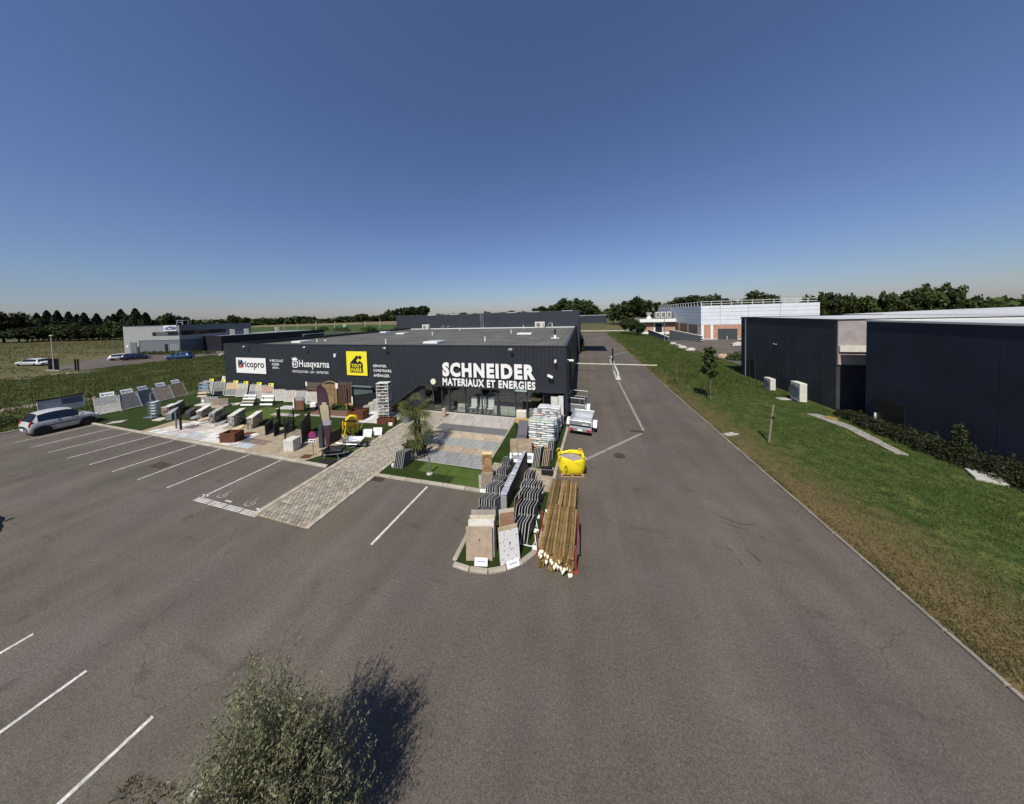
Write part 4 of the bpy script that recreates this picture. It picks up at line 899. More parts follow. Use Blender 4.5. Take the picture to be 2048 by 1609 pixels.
def trailer(loc, rz, label, tall):
    t = thing('utility_trailer', label, 'trailer', loc, rz, 'utility trailers beside the store')
    w, l, z0, h = 1.12, 1.75, .42, .34          # y is forward, tail at -l/2
    dk = mat('trailer_dark', (.035,.028,.026), .6)
    MB().box(-w/2,w/2,-l/2,l/2,z0-.05,z0).build('floor', dk if tall else K['steel'], t)
    for s in (-1,1): MB().box(s*w/2-.02*(s>0)-.0, s*w/2+.02*(s<0), -l/2, l/2, z0+.001, z0+h).build('side_board', K['alu'], t)
    MB().box(-w/2+.021,w/2-.021,l/2-.025,l/2,z0+.001,z0+h).build('front_board', K['alu'], t)
    tb = MB().box(-w/2+.021,w/2-.021,-l/2,-l/2+.025,z0+.001,z0+h).build('tail_board', K['alu'], t)
    rl = MB()
    for s in (-1,1): rl.tube((s*(w/2-.01),-l/2,z0+h),(s*(w/2-.01),l/2,z0+h),.022,6)
    for y in (-l/2,l/2): rl.tube((-w/2+.01,y,z0+h+.002),(w/2-.01,y,z0+h+.002),.022,6)
    rl.build('rim_rail', K['alu'], t)
    lb = MB().box(-w/2-.02,w/2+.02,-l/2-.09,-l/2-.03,z0-.17,z0-.02).build('light_board', K['alu'], t)
    for s in (-1,1): MB().box(s*.44-.10,s*.44+.10,-l/2-.105,-l/2-.091,z0-.15,z0-.04).build('tail_light', mat('tail_light', (.42,.02,.03), .25), lb)
    MB().box(-.12,.12,-l/2-.10,-l/2-.091,z0-.145,z0-.05).build('number_plate', K['white'], lb)
    MB().box(-w/2,w/2,-l/2+.05,l/2,z0-.15,z0-.051).build('chassis', dk, t)
    for s in (-1,1):
        o = MB().tube((s*(w/2+.05),-.1,.27),(s*(w/2+.20),-.1,.27),.27,18).build('wheel', K['rubber'], t); MB().tube((s*(w/2+.202),-.1,.27),(s*(w/2+.206),-.1,.27),.15,12).build('rim', K['alu'], o)
        g = MB(); pr = [(-.1+.34*math.cos(R(a)), .27+.33*math.sin(R(a))) for a in range(10,171,20)]
        for (y0,z_0),(y1,z_1) in zip(pr[:-1],pr[1:]):
            x0, x1 = sorted((s*(w/2+.03),s*(w/2+.23))); g.add([(x0,y0,z_0),(x1,y0,z_0),(x1,y1,z_1),(x0,y1,z_1),(x0,y0,z_0+.02),(x1,y0,z_0+.02),(x1,y1,z_1+.02),(x0,y1,z_1+.02)], [(0,1,2,3),(7,6,5,4),(0,4,5,1),(1,5,6,2),(2,6,7,3),(3,7,4,0)])
        g.build('mudguard', K['white'], t)
    MB().tube((-.4,l/2,z0-.1),(0,l/2+.8,z0-.08),.03).tube((.4,l/2,z0-.1),(0,l/2+.8,z0-.08),.03).tube((0,l/2+.7,z0-.08),(0,l/2+1.0,z0-.06),.035).build('drawbar', K['steel'], t)
    MB().tube((0,l/2+.75,0),(0,l/2+.75,z0+.15),.025).build('jockey_leg', K['steel'], t)
    if tall:
        fr = MB()
        for s in (-1,1):
            for y in (-l/2,0,l/2): fr.tube((s*(w/2-.02),y,z0+h),(s*(w/2-.02),y,z0+h+.40),.022,6)
            fr.tube((s*(w/2-.02),-l/2,z0+h+.4),(s*(w/2-.02),l/2,z0+h+.4),.022,6)
        for y in (-l/2,l/2): fr.tube((-w/2+.02,y,z0+h+.402),(w/2-.02,y,z0+h+.402),.022,6)
        for x in (-.25,.25): fr.tube((x,-l/2,z0+h),(x,-l/2,z0+h+.4),.018,6)
        fr.build('cage_frame', K['alu'], t); MB().box(-w/2+.03,w/2-.03,-l/2+.03,l/2-.03,z0+.002,z0+h+.02).build('load', dk, t)
    else:
        MB().box(-w/2+.03,w/2-.03,-.02,.02,z0+.002,z0+.20).build('divider', K['alu'], t)
        MB().box(.10,.40,-l/2-.008,-l/2-.001,z0+.16,z0+.20).build('maker_mark', K['white'], tb)
        MB().box(-w/2+.03,w/2-.03,-l/2-.012,-l/2-.001,z0+.05,z0+.13).build('dark_band', K['black'], tb)
    t.scale = (1.25,1.25,1.22); return t
trailer((-.10,19.0,0), R(-8), 'low silver trailer with white mudguards and red lights, nearest on the road', False)
trailer((-.45,22.3,0), R(-8), 'caged silver trailer standing behind the low trailer beside the store', True)

# ------------------------------------------------------------------ yellow bag of gravel on its pallet
def pallet(loc, w, d, rz, label, name='pallet', h=.14):
    t = thing(name, label, 'pallet', loc, rz)
    for k in range(5): MB().box(-w/2+k*w/5+.01,-w/2+(k+1)*w/5-.03,-d/2,d/2,h-.022,h).build('top_board', K['wood'], t)
    for s in (-1,0,1):
        for q in (-1,0,1): MB().box(s*(w/2-.06)-.05,s*(w/2-.06)+.05,q*(d/2-.06)-.05,q*(d/2-.06)+.05,.021,h-.023).build('block', K['wood'], t)
        MB().box(-w/2,w/2,s*(d/2-.06)-.045,s*(d/2-.06)+.045,0,.02).build('bottom_board', K['wood'], t)
    return t
pallet((-.68,13.62,0), 1.12, .95, R(12), 'wooden pallet under the yellow gravel bag')
bagm = mat('yellow_woven_bag', (.76,.60,.015), .6, var=.08, vs_=4, bump=.4, bs=12)
t = thing('gravel_bag', 'open bright yellow bulk bag filled with gravel on a pallet by the road', 'bag', (-.66,13.62,.14), R(12)); t.scale = (1.12,1.05,.90)
nb = 40; V = []; F = []
prof = [(.50,.0),(.545,.05),(.575,.25),(.585,.45),(.57,.62),(.565,.75),(.55,.83),(.52,.84),(.50,.74),(.49,.66)]
for k, (r, z) in enumerate(prof):
    for i in range(nb):
        a = 2*math.pi*i/nb; c, s_ = math.cos(a), math.sin(a); e = (abs(c)**3.2+abs(s_)**3.2)**(-1/3.2)
        wob = 1+.03*math.sin(5*a+k*1.3)+.03*math.sin(13*a+k*2.1)+.015*math.sin(23*a-k*1.7); dz = (.05*math.sin(2*a+.6)+.03*math.sin(5*a)) if z > .7 else 0
        V.append((r*e*c*wob*1.0, r*e*s_*wob*.86, z+dz))
for k in range(len(prof)-1):
    for i in range(nb): F.append((k*nb+i, k*nb+(i+1) % nb, (k+1)*nb+(i+1) % nb, (k+1)*nb+i))
MB().add(V, F).build('bag_body', bagm, t, smooth=True)
gv = rng.uniform(-1, 1, (1400,2)); gv = gv[(np.abs(gv)**3).sum(1) < 1]; gm = MB()
MB().lathe([(.47,.60),(.3,.68),(.001,.72)], n=20).build('gravel_fill', mat('gravel', (.30,.25,.22), .9, var=.25, vs_=20, fine=.3, fs=60, bump=.6, bs=40), t)
for x, y in gv:
    s_ = random.uniform(.010,.022); gm.m(random.randrange(3)).obox((x*.47, y*.41, .72-.14*(x*x+y*y)*.7), (s_*2, s_*1.5, s_*1.5), Euler((random.random()*3,random.random()*3,random.random()*3)).to_matrix())
stuff(gm.build('gravel', [stone('gravel_rose', (.36,.27,.24)), stone('gravel_grey', (.30,.29,.28)), stone('gravel_pale', (.46,.40,.36))], t))
for (x, y, rz_) in [(-.50,-.40,0),(.48,-.36,0),(.47,.36,0),(-.48,.38,0)]:
    lp = MB(); pts = [(x+.10*math.cos(R(a)), y+.02*math.sin(R(a*2)), .80+.16*math.sin(R(a))) for a in range(0,181,20)]; lp.path(pts, .022, 5); lp.build('lifting_loop', bagm, t)
lp = MB(); lp.path([(-.30+.05*math.cos(R(a)), -.51, .35+.16*math.sin(R(a))) for a in range(0,361,30)], .012, 5); lp.build('cord', K['black'], t)
bv = MB(); bv.obox((.60,-.12,.10), (.06,.16,.22), None, .01); bv.build('document_pouch', K['black'], t)

# ------------------------------------------------------------------ treated timber posts in a red stillage
t = thing('stillage', 'red steel stillage posts around the stack of timber', 'rack', (-.92,10,0))
for x, y in ((-.62,-1.5),(-.60,-.55),(.60,-1.75),(.66,-.4)):
    MB().obox((x,y,.42), (.055,.055,.84), None, .008).build('upright', K['red'], t); MB().obox((x,y,.02), (.14,.14,.04), None, .005).build('foot', K['red'], t)
for x, y0, y1, z in ((.66,-1.78,-.38,.82),): MB().tube((x,y0,z),(x,y1,z),.026,8).build('top_rail', K['red'], t)
for y in (-1.5,-.5,.6,1.6): MB().box(-.6,.62,y-.04,y+.04,0,.05).build('cross_bar', K['red'], t)
MB().box(.668,.69,-1.35,-1.05,.45,.80).build('label_sheet', K['white'], t)
def post_mesh(L, r, tip):
    mb = MB(); n = 8; mb.tube((0,-L/2,0),(0,L/2,0), r, n)
    if tip: mb.m(1).tube((0,-L/2-.09,0),(0,-L/2-.001,0), r*.25, n, r*1.02)
    return mb.mesh('timber_post', [K['timber'], mat('cut_wood', (.78,.72,.58), .7)])
PR = .049; posts = {(l, k): post_mesh(l, PR, k) for l in (2.15,2.05) for k in (0,1)}
for y0, L, lay, lab, grp in ((9.18,2.15,6,'round treated timber post in the front stack inside the red stillage','front timber posts'),(11.0,2.05,5,'round treated timber post in the rear stack behind the red stillage','rear timber posts')):
    for k in range(lay):
        for c in range(11 if k % 2 == 0 else 10):
            inner = 0 < k < lay-1 and (y0 > 10)
            if inner and 1 < c < 9: continue
            x = -1.41 + (c + (.5 if k % 2 else 0))*.101 + random.uniform(-.012,.012); band = lay-1-k
            tip = 1 if (y0 < 10 and abs(band - (c*.42+.3)) < .95) or (y0 > 10 and c == 0) else 0
            o = ob('timber_post', posts[(L, tip)], None, (x, y0 + (-.07 if tip and y0 < 10 else 0) + random.uniform(-.10,.10), 0.10+k*.088+random.uniform(-.008,.008)+(.03*math.sin(math.pi*c/9) if k == lay-1 else 0)), random.uniform(-.022,.022)+R(-2)); o.rotation_euler[0] = random.uniform(-.012,.012)
            tag(o, lab + (' with pale pointed end' if tip else ''), 'post', grp + (' with pale tips' if tip else ''))

# ------------------------------------------------------------------ slab rows on the island
slm = mat('slab_shaded_face', (.13,.132,.135), .75, var=.2, vs_=3, rnd=.35); edge = mat('slab_lit_edge', (.38,.375,.36), .7, rnd=.35)  # light painted per side: dark faces for shade, pale edges where lit
def slab_mesh(l, h, th):
    mb = MB(); mb.box(-th/2,th/2,0,l,0,h); mb.mi = [1,1,1,0,1,0]; return mb.mesh('stone_slab', [slm, edge])
SM = [slab_mesh(.70+.04*i, .68+.05*i, .027) for i in range(3)]
def slab_row(n, x0, dx, y0, dy, lean, hs, label, group, me=None):
    for k in range(n):
        o = ob('stone_slab', me or SM[hs], None, (x0+dx*k+random.uniform(-.006,.006), y0+dy*k+random.uniform(-.012,.012), .055)); o.rotation_euler = (R(-14+random.uniform(-1,1)), R(lean+random.uniform(-.7,.7)), R(-6+random.uniform(-.7,.7))); tag(o, label, 'stone slab', group)
for i, (y, n, x0) in enumerate(((8.70,6,-2.50),(9.42,7,-2.58),(10.12,8,-2.64),(10.86,8,-2.70),(11.55,4,-2.72))):
    lab = ('nearest','second','third','fourth','farthest')[i]
    slab_row(n, x0, .106, y, .012, 5, i % 3, 'thin grey stone slab standing in the %s row right of the metal ridge' % lab, 'slabs in the %s right row' % lab)
    t = thing('slab_rack', 'white metal rack foot holding the %s right row of slabs' % lab, 'rack', (x0+.3, y, .05)); MB().path([(-.4,.05,.01),(.42,.05,.01),(.50,.3,.01),(.46,.42,.14),(.55,.15,.01)], .014, 5).build('wire_frame', K['white'], t)
    MB().box(.44,.62,-.06,.10,0,.03).build('price_tag', K['white'], t)
for i, (y, n, x0) in enumerate(((8.72,7,-3.98),(9.45,7,-4.00),(10.15,7,-4.00),(10.85,6,-3.96),(11.5,5,-3.92),(12.1,4,-3.86))):
    lab = ('nearest','second','third','fourth','fifth','farthest')[i]
    slab_row(n, x0, .100, y, .010, -5, i % 3, 'thin grey stone slab standing in the %s row left of the metal ridge' % lab, 'slabs in the %s left row' % lab)
# the long ridge between the rows
t = thing('display_ridge', 'long dark display stand with shiny silver top between the slab rows', 'display stand', (-3.2,10.15,.05), R(-6))
rs = random.Random(9); bt = mat('brushed_top', (.46,.47,.51), .4, metal=.35, var=.4, vs_=5)
for k in range(7):
    y = .2+k*.41; MB().obox((rs.uniform(-.02,.02),y,.655+.4*y/2.9+rs.uniform(-.03,.04)), (.30-.02*k+rs.uniform(-.02,.03),.40,.05), Matrix.Rotation(R(8+rs.uniform(-4,4)),3,'X') @ Matrix.Rotation(rs.uniform(-.12,.12),3,'Y'), .008).build('silver_top', bt, t)
mt = MB(); mt.add([(-.16,.02,0),(.16,.02,0),(.13,2.88,0),(-.1,2.88,0),(-.16,.02,.619),(.16,.02,.619),(.13,2.88,1.015),(-.1,2.88,1.015)], [(0,1,5,4),(1,2,6,5),(2,3,7,6),(3,0,4,7)]); mt.build('body', mat('ridge_dark', (.04,.042,.045), .5, var=.2, vs_=2), t)
MB().box(-.12,.14,-.012,.0185,.0,.60).build('end_plate', mat('end_grey', (.30,.31,.33), .5), t)
for i, (x, y, c) in enumerate(((-2.72,10.3,(.26,.25,.21)),(-2.60,10.05,(.16,.10,.07)))):
    o = MB().obox((0,0,.36), (.03,.52,.72), None, .004).build('stone_slab', stone('odd_slab_%d' % i, c), None, (x,y,.05)); o.rotation_euler = (0, R(8), R(-12)); tag(o, ('olive grey','dark brown')[i]+' slab leaning against the metal ridge', 'stone slab')
# front tile boards
def tile(x, y, w, h, th, lean, rz, m, label, name='tile_board', z=.05, extra=None):
    t = thing(name, label, 'tile', (x,y,z), rz)
    MB().obox((0,0,h/2), (w,th,h), None, .004).xf(Matrix.Rotation(R(-lean),4,'X')).build('tile', m, t)
    MB().xf(Matrix.Identity(4)).tube((0,.03,h*.7),(0,h*.32,0),.014,5).build('prop', K['steel'], t)
    return t
tanm = stone('tan_tile', (.36,.285,.205)); 
tile(-3.34,7.80,.86,1.02,.02,10,R(15),tanm,'large tan tile standing at the island front')
tile(-3.32,7.93,.86,1.14,.02,10,R(15),K['offw'],'white tile behind the large tan tile')
tile(-3.31,8.02,.85,1.22,.02,10,R(15),stone('cream_tile', (.50,.44,.33)),'cream tile third from the front behind the tan tile')
tile(-3.30,8.12,.84,1.32,.02,10,R(15),stone('taupe_tile', (.28,.255,.215)),'taupe tile rearmost behind the tan tile')
def terrazzo():
    m = mat('terrazzo', (.62,.61,.60), .5); n = m.node_tree.nodes; l = m.node_tree.links; b = n['Principled BSDF']
    tc = n.new('ShaderNodeTexCoord'); v = n.new('ShaderNodeTexVoronoi'); v.inputs['Scale'].default_value = 9; v.inputs['Randomness'].default_value = 1; l.new(tc.outputs['Object'], v.inputs['Vector'])
    rp = n.new('ShaderNodeValToRGB'); rp.color_ramp.interpolation = 'CONSTANT'; e = rp.color_ramp.elements; e[0].position = 0; e[0].color = (.12,.115,.11,1); e[1].position = .24; e[1].color = (.62,.61,.60,1)
    k = rp.color_ramp.elements.new(.12); k.color = (.34,.33,.32,1)
    l.new(v.outputs['Distance'], rp.inputs[0]); l.new(rp.outputs[0], b.inputs['Base Color']); return m
tile(-2.34,7.98,.66,.98,.02,9,R(32),terrazzo(),'white terrazzo tile with dark chips at the island front')
tile(-2.40,8.10,.66,1.02,.03,9,R(32),stone('beige_core', (.46,.37,.25)),'beige tile directly behind the terrazzo tile')
tile(-2.52,8.42,.50,1.18,.02,9,R(26),stone('brown_tile', (.25,.145,.095)),'reddish brown tile above the terrazzo tile')
tile(-2.56,8.52,.54,1.23,.03,9,R(26),stone('sand_tile', (.48,.43,.34)),'sand coloured tile behind the reddish brown tile')
def label_card(x, y, w, h, rz, label, lean=25, z=.05):
    t = thing('price_card', label, 'card', (x,y,z), rz); MB().obox((0,0,h/2), (w,.012,h), None, .003).xf(Matrix.Rotation(R(-lean),4,'X')).build('card', K['white'], t)
    MB().obox((0,-.0085,h*.55), (w*.62,.004,h*.16), None).xf(Matrix.Rotation(R(-lean),4,'X')).build('print_line', mat('print_blue_grey', (.28,.32,.42), .6), t)
label_card(-3.22,7.63,.42,.22,R(12),'white printed card before the tan tile')
label_card(-2.20,7.86,.42,.20,R(35),'white printed card before the terrazzo tile')
label_card(-4.35,10.98,.40,.14,R(10),'white card at the foot of the wood and stone column')
# wood and stone column at the terrace corner
t = thing('sample_column', 'wood effect panel standing on a brownish stone slab at the terrace corner', 'display', (-4.3,11.25,.05), R(14))
wf = mat('oak_panel', (.36,.22,.10), .6, var=.35, vs_=4, col2=(.22,.13,.06)); MB().box(-.26,.26,.02,.30,0,.72).build('stone_block', stone('brown_stone', (.27,.225,.17)), t); MB().box(-.22,.22,.10,.26,.721,1.55).build('wood_panel', wf, t)
MB().box(-.23,.23,.09,.27,1.551,1.60).build('cap', mat('pale_wood', (.66,.55,.25), .6), t); MB().box(-.40,-.27,.05,.08,0,.62).build('side_slab', K['conc'], t)
# white grey slabs on the turf by the walkway
for k in range(6):
    o = ob('upright_slab', SM[1] if k else SM[1], None, (-9.72+k*.092,11.62+k*.02,.04)); o.rotation_euler = (R(-10), R(4), R(-6)); o.scale = (1.1,.85,1.15); tag(o, 'upright pale slab in the small row beside the walkway', 'stone slab', 'upright slabs by the walkway')
tag(MB().obox((0,0,.1), (.12,.12,.2), None, .03).build('end_stop', K['white'], None, (-9.85,11.72,.04)), 'small white block at the foot of the upright slabs', 'block')
t = thing('bollard', 'slim steel bollard on the artificial turf before the terrace', 'bollard', (-7.59,11.69,.03)); MB().tube((0,0,0),(0,0,.86),.05,12).build('post', K['steel'], t); MB().lathe([(.16,0),(.15,.04),(.06,.06)], n=14).build('base', K['conc'], t)
tag(MB().obox((0,0,.32), (.30,.22,.64), None, .05).build('granite_block', stone('granite', (.36,.29,.22)), None, (-10.75,18.9,.05), R(12)), 'rough granite marker stone at the walkway end', 'stone')

# ------------------------------------------------------------------ bagged goods and boards beside the entrance
bag_cols = [mat('bag_white', (.50,.52,.53), .4, var=.35, vs_=9, bump=.6, bs=14), mat('bag_grey_print', (.34,.36,.37), .5, var=.35, vs_=9), mat('bag_green_print', (.50,.53,.50), .5, col2=(.28,.34,.24), vs_=10), mat('bag_red_print', (.60,.58,.56), .5, col2=(.42,.12,.09), vs_=9), mat('bag_cream', (.50,.47,.38), .5, var=.3, vs_=8), mat('bag_black_print', (.58,.58,.58), .5, col2=(.06,.06,.06), vs_=8)]
def bagmesh(w, d, h, m):
    mb = MB(); mb.obox((0,0,0), (w, d, h), None, h*.38); return mb.mesh('cement_bag', m)
BM = [[bagmesh(.53,.37,.135,m) for m in bag_cols], [bagmesh(.77,.37,.135,m) for m in bag_cols]]
def bag_stack(x, y, nx, ny, nz, lab, cols, z0=.18):
    pallet((x, y, .04), nx*.5+.05, ny*.35+.05, 0, 'wooden pallet under the %s bag stack' % lab)
    W_, D_ = nx*.5, ny*.35
    for k in range(nz):
        c = cols[k % len(cols)]; cells = [(i, j) for i in range(nx if k % 2 == 0 else nx-1) for j in range(ny)]; bw = W_/(nx if k % 2 == 0 else nx-1)
        for i, j in cells:
            o = ob('cement_bag', BM[k % 2][c if random.random() < .7 else random.choice((0,0,4,1,random.randrange(6)))], None, (x-W_/2+bw*(i+.5)+random.uniform(-.03,.03), y-D_/2+D_/ny*(j+.5)+random.uniform(-.03,.03), z0+.065+k*.128), random.uniform(-.08,.08))
            o.rotation_euler[1] = random.uniform(-.04,.04); tag(o, 'plastic-wrapped bag of building material on the %s stack' % lab, 'bag', 'bags on the %s stack' % lab)
bag_stack(-2.42, 15.75, 3, 2, 12, 'front', [3,4,1,4,0,5,2,1,0,5,0,2])
bag_stack(-2.35, 16.9, 3, 2, 13, 'middle', [0,1,5,4,0,1,5,2,0,1,0,3,5])
bag_stack(-2.25, 18.2, 3, 2, 12, 'rear', [1,0,4,0,5,0,3,0,1,0,3,0])
for i, (x, y, w, h, c) in enumerate(((-2.0,19.1,.5,2.0,(.50,.54,.46)),(-1.55,19.2,.35,2.05,(.55,.56,.55)))):
    o = MB().obox((0,0,h/2), (w,.06,h), None, .01).build('insulation_board', mat('ins_%d' % i, c, .6, var=.1), None, (x,y,.04), R(5)); o.rotation_euler[0] = R(-6); tag(o, ('pale green','pale grey')[i]+' tall board leaning at the store corner behind the bags', 'board')
t = thing('carton_stack', 'cream stack of flat cartons beside the glass front', 'boxes', (-4.35,18.75,.04), R(6))
for k in range(7): MB().obox((random.uniform(-.01,.01),0,.075+k*.142), (.72,.42,.135), None, .01).build('carton', mat('cream_carton', (.60,.56,.46), .7, var=.1, rnd=.08), t)
t = thing('garden_table', 'light wood table top on the turf by the bag stacks', 'table', (-3.95,17.6,.04), R(8))
MB().obox((0,0,.74), (1.05,.78,.05), None, .01).build('table_top', mat('table_wood', (.42,.27,.10), .6, var=.12, vs_=8), t)
for sx in (-.45,.45):
    for sy in (-.32,.32): MB().box(sx-.03,sx+.03,sy-.03,sy+.03,0,.714).build('leg', K['black'], t)
t = thing('sun_lounger', 'dark grey folding lounger pad standing against the wood table', 'lounger', (-3.72,16.0,.04), R(4))
gp = mat('lounger_grey', (.095,.09,.105), .8, var=.08); MB().obox((0,-.45,.30), (.62,.85,.09), Matrix.Rotation(R(14),3,'X'), .02).build('seat_pad', gp, t); MB().obox((0,.45,.72), (.62,1.05,.09), Matrix.Rotation(R(38),3,'X'), .02).build('back_pad', gp, t)
for sx in (-.27,.27): MB().path([(sx,-.8,0),(sx,-.8,.16),(sx,.05,.38),(sx,.8,1.0),(sx,.85,0)], .018, 6).build('frame_tube', K['black'], t)
def lean_slab(x, y, w, h, rz, m, label, lean=12, th=.025, name='leaning_tile'):
    o = MB().obox((0,0,h/2), (w,th,h), None, .004).build(name, m, None, (x,y,.05)); o.rotation_euler = (R(-lean), 0, rz); return tag(o, label, 'tile')
lean_slab(-3.45,14.55,1.25,.85,R(14),stone('wood_tile', (.30,.235,.155), (.24,.18,.12)),'wood grain plank tile panel leaning behind the metal hoop', 30)
t = thing('display_rack', 'low white sloping tray with sample chips before the plank tile panel', 'rack', (-3.3,13.95,.05), R(10))
MB().obox((0,0,.16), (1.3,.55,.05), Matrix.Rotation(R(28),3,'X'), .01).build('tray', K['white'], t); MB().obox((0,-.02,.20), (1.1,.22,.03), Matrix.Rotation(R(28),3,'X')).build('sample_strip', stone('grey_strip', (.20,.22,.24)), t)
for s in (-.6,.6): MB().tube((s,.2,0),(s,.2,.3),.02).build('leg', K['white'], t)
for k in range(5):
    o = ob('stone_slab', slab_mesh(.55,.95,.028) if k == 0 else bpy.data.objects['tall_slab'].data, None, (-2.62+k*.075,13.35+k*.06,.05)); o.rotation_euler = (R(-16), R(4), R(-10))
    if k == 0: o.name = 'tall_slab'
    tag(o, 'tall olive grey slab in the rack left of the black crate', 'stone slab', 'tall slabs left of the black crate')
tn = MB().box(-.014,.014,0,.52,0,.90).mesh('tan_slab', [stone('tan_edge', (.44,.34,.24))])
for k in range(4):
    o = ob('tan_slab', tn, None, (-2.12+k*.085,13.35+k*.05,.05)); o.rotation_euler = (R(-16), R(4), R(-12)); tag(o, 'tan stone slab standing in the rack above the black crate', 'stone slab', 'tan slabs above the black crate')
for k in range(4):
    o = ob('white_slab', bpy.data.objects['tall_slab'].data, None, (-1.98+k*.09,14.35+k*.03,.05)); o.rotation_euler = (R(-14), R(3), R(-10)); tag(o, 'pale slab in the rack just before the front bag stack', 'stone slab', 'pale slabs before the bag stack')
tag(MB().obox((0,0,.16), (.56,.34,.32), None, .02).build('black_crate', K['black'], None, (-1.80,13.05,.05), R(8)), 'black plastic crate at the kerb by the yellow bag', 'crate')
tag(MB().obox((0,0,.02), (.52,.30,.04), None, .01).build('white_tray', K['white'], None, (-1.78,13.42,.06), R(8)), 'flat white tray behind the black crate', 'tray')
for x, y, h, l in ((-3.66,13.9,.85,'rear'),(-3.72,12.45,.95,'front')):
    mb = MB(); pts = [(-.16,0,0),(-.16,0,h-.16)]+[(-.16*math.cos(R(a)),0,h-.16+.16*math.sin(R(a))) for a in range(15,166,15)]+[(.16,0,h-.16),(.16,0,0)]; mb.path(pts, .02, 7)
    tag(mb.build('bicycle_hoop', K['steel'], None, (x,y,.05), R(10)), '%s bent steel bicycle hoop by the slab rows' % l, 'bicycle rack')

# ------------------------------------------------------------------ sample boards on the turf
def brick_mat(name, c1, c2, mortar, scale=4.0, bw=.5, rh=.25, gap=.02):
    if name in M: return M[name]
    m = bpy.data.materials.new(name); m.use_nodes = True; M[name] = m; n = m.node_tree.nodes; l = m.node_tree.links; b = n['Principled BSDF']; b.inputs['Roughness'].default_value = .85
    tc = n.new('ShaderNodeTexCoord'); sp_ = n.new('ShaderNodeSeparateXYZ'); cb_ = n.new('ShaderNodeCombineXYZ'); l.new(tc.outputs['Object'], sp_.inputs[0]); l.new(sp_.outputs[0], cb_.inputs[0]); l.new(sp_.outputs[2], cb_.inputs[1])
    t = n.new('ShaderNodeTexBrick'); t.inputs['Color1'].default_value = (*c1,1); t.inputs['Color2'].default_value = (*c2,1); t.inputs['Mortar'].default_value = (*mortar,1)
    t.inputs['Scale'].default_value = scale; t.inputs['Mortar Size'].default_value = gap; t.inputs['Brick Width'].default_value = bw; t.inputs['Row Height'].default_value = rh; l.new(cb_.outputs[0], t.inputs['Vector'])
    ns = n.new('ShaderNodeTexNoise'); ns.inputs['Scale'].default_value = 9; l.new(tc.outputs['Object'], ns.inputs['Vector'])
    vm = n.new('ShaderNodeVectorMath'); vm.operation = 'SCALE'; l.new(t.outputs[0], vm.inputs[0]); mr = n.new('ShaderNodeMapRange'); mr.inputs[1].default_value = .3; mr.inputs[2].default_value = .7; mr.inputs[3].default_value = .75; mr.inputs[4].default_value = 1.25; l.new(ns.outputs[0], mr.inputs[0]); l.new(mr.outputs[0], vm.inputs['Scale']); l.new(vm.outputs[0], b.inputs['Base Color'])
    bp = n.new('ShaderNodeBump'); bp.inputs['Distance'].default_value = .02; bp.inputs['Strength'].default_value = .6; bp.invert = True; l.new(t.outputs['Fac'], bp.inputs['Height']); l.new(bp.outputs[0], b.inputs['Normal'])
    return m
def board(a, b, h, lean, panels, label, head=None, group=None, name='sample_board'):
    """framed board standing from a to b, leaning back; panels: (x0,x1,z0,z1,material) in 0..1; head: ('blue'|'yellow'|'dark')"""
    d = Vector((b[0]-a[0], b[1]-a[1])); w = d.length; t = thing(name, label, 'sample board', (a[0],a[1],.05), math.atan2(d.y,d.x), group)
    T = Matrix.Rotation(R(-lean), 4, 'X'); z0 = .12
    fr = MB(); fr.box(0,.05,-.03,.03,0,h); fr.box(w-.05,w,-.03,.03,0,h); fr.box(.051,w-.051,-.028,.028,z0-.06,z0); fr.box(.051,w-.051,-.028,.028,h-.04,h); fr.xf(T); fr.build('frame', K['offw'], t)
    for x0, x1, q0, q1, m in panels:
        MB().box(.055+x0*(w-.11), .055+x1*(w-.11)-.006, -.022, .02, z0+.004+q0*(h-z0-.05), z0+q1*(h-z0-.05)-.004).xf(T).build('tile_panel', m, t)
    MB().tube((w/2,h*.8*math.sin(R(lean))+.03,h*.8*math.cos(R(lean))),(w/2,.75,0),.022,6).build('prop', K['steel'], t)
    def hb(x0, x1, q0, q1, m, nm, y=-.02): return MB().box(x0,x1,y-.012,y+.012,q0,q1).xf(T).build(nm, m, t)
    if head == 'blue':
        yt = h*math.sin(R(lean)); zt = h*math.cos(R(lean))
        def hc(x0, x1, q0, q1, m, nm, y): return MB().box(x0,x1,y-.01,y,q0,q1).xf(Matrix.Translation((0,yt,zt)) @ Matrix.Rotation(R(-30),4,'X')).build(nm, m, t)
        hc(w*.26,w*.82,.03,.44,K['white'],'header_card',0); hc(w*.31,w*.41,.14,.30,mat('card_blue', (.03,.12,.38), .5),'card_logo',-.011); hc(w*.44,w*.76,.18,.26,mat('card_blue_text', (.08,.14,.30), .5),'card_text',-.011)
        MB().box(w*.5,w*.54,yt+.002,yt+.02,zt-.3,zt+.1).build('card_stem', K['steel'], t)
    elif head == 'yellow':
        hb(w*.02,w*.55,h+.02,h+.17,mat('card_navy', (.012,.016,.035), .5),'header_card'); hb(w*.14,w*.42,h+.085,h+.105,mat('card_pale', (.30,.33,.40), .5),'card_text',-.036)
        hb(w*.56,w*.97,h+.0,h+.24,yel,'yellow_card'); hb(w*.66,w*.76,h+.05,h+.17,blk,'emblem',-.036)
    elif head == 'dark':
        hb(0,w,h+.002,h+.15,mat('card_charcoal', (.022,.022,.025), .5),'header_card'); hb(w*.45,w*.85,h+.05,h+.10,mat('card_red', (.25,.03,.035), .5),'card_text',-.036)
    return t
bk = brick_mat
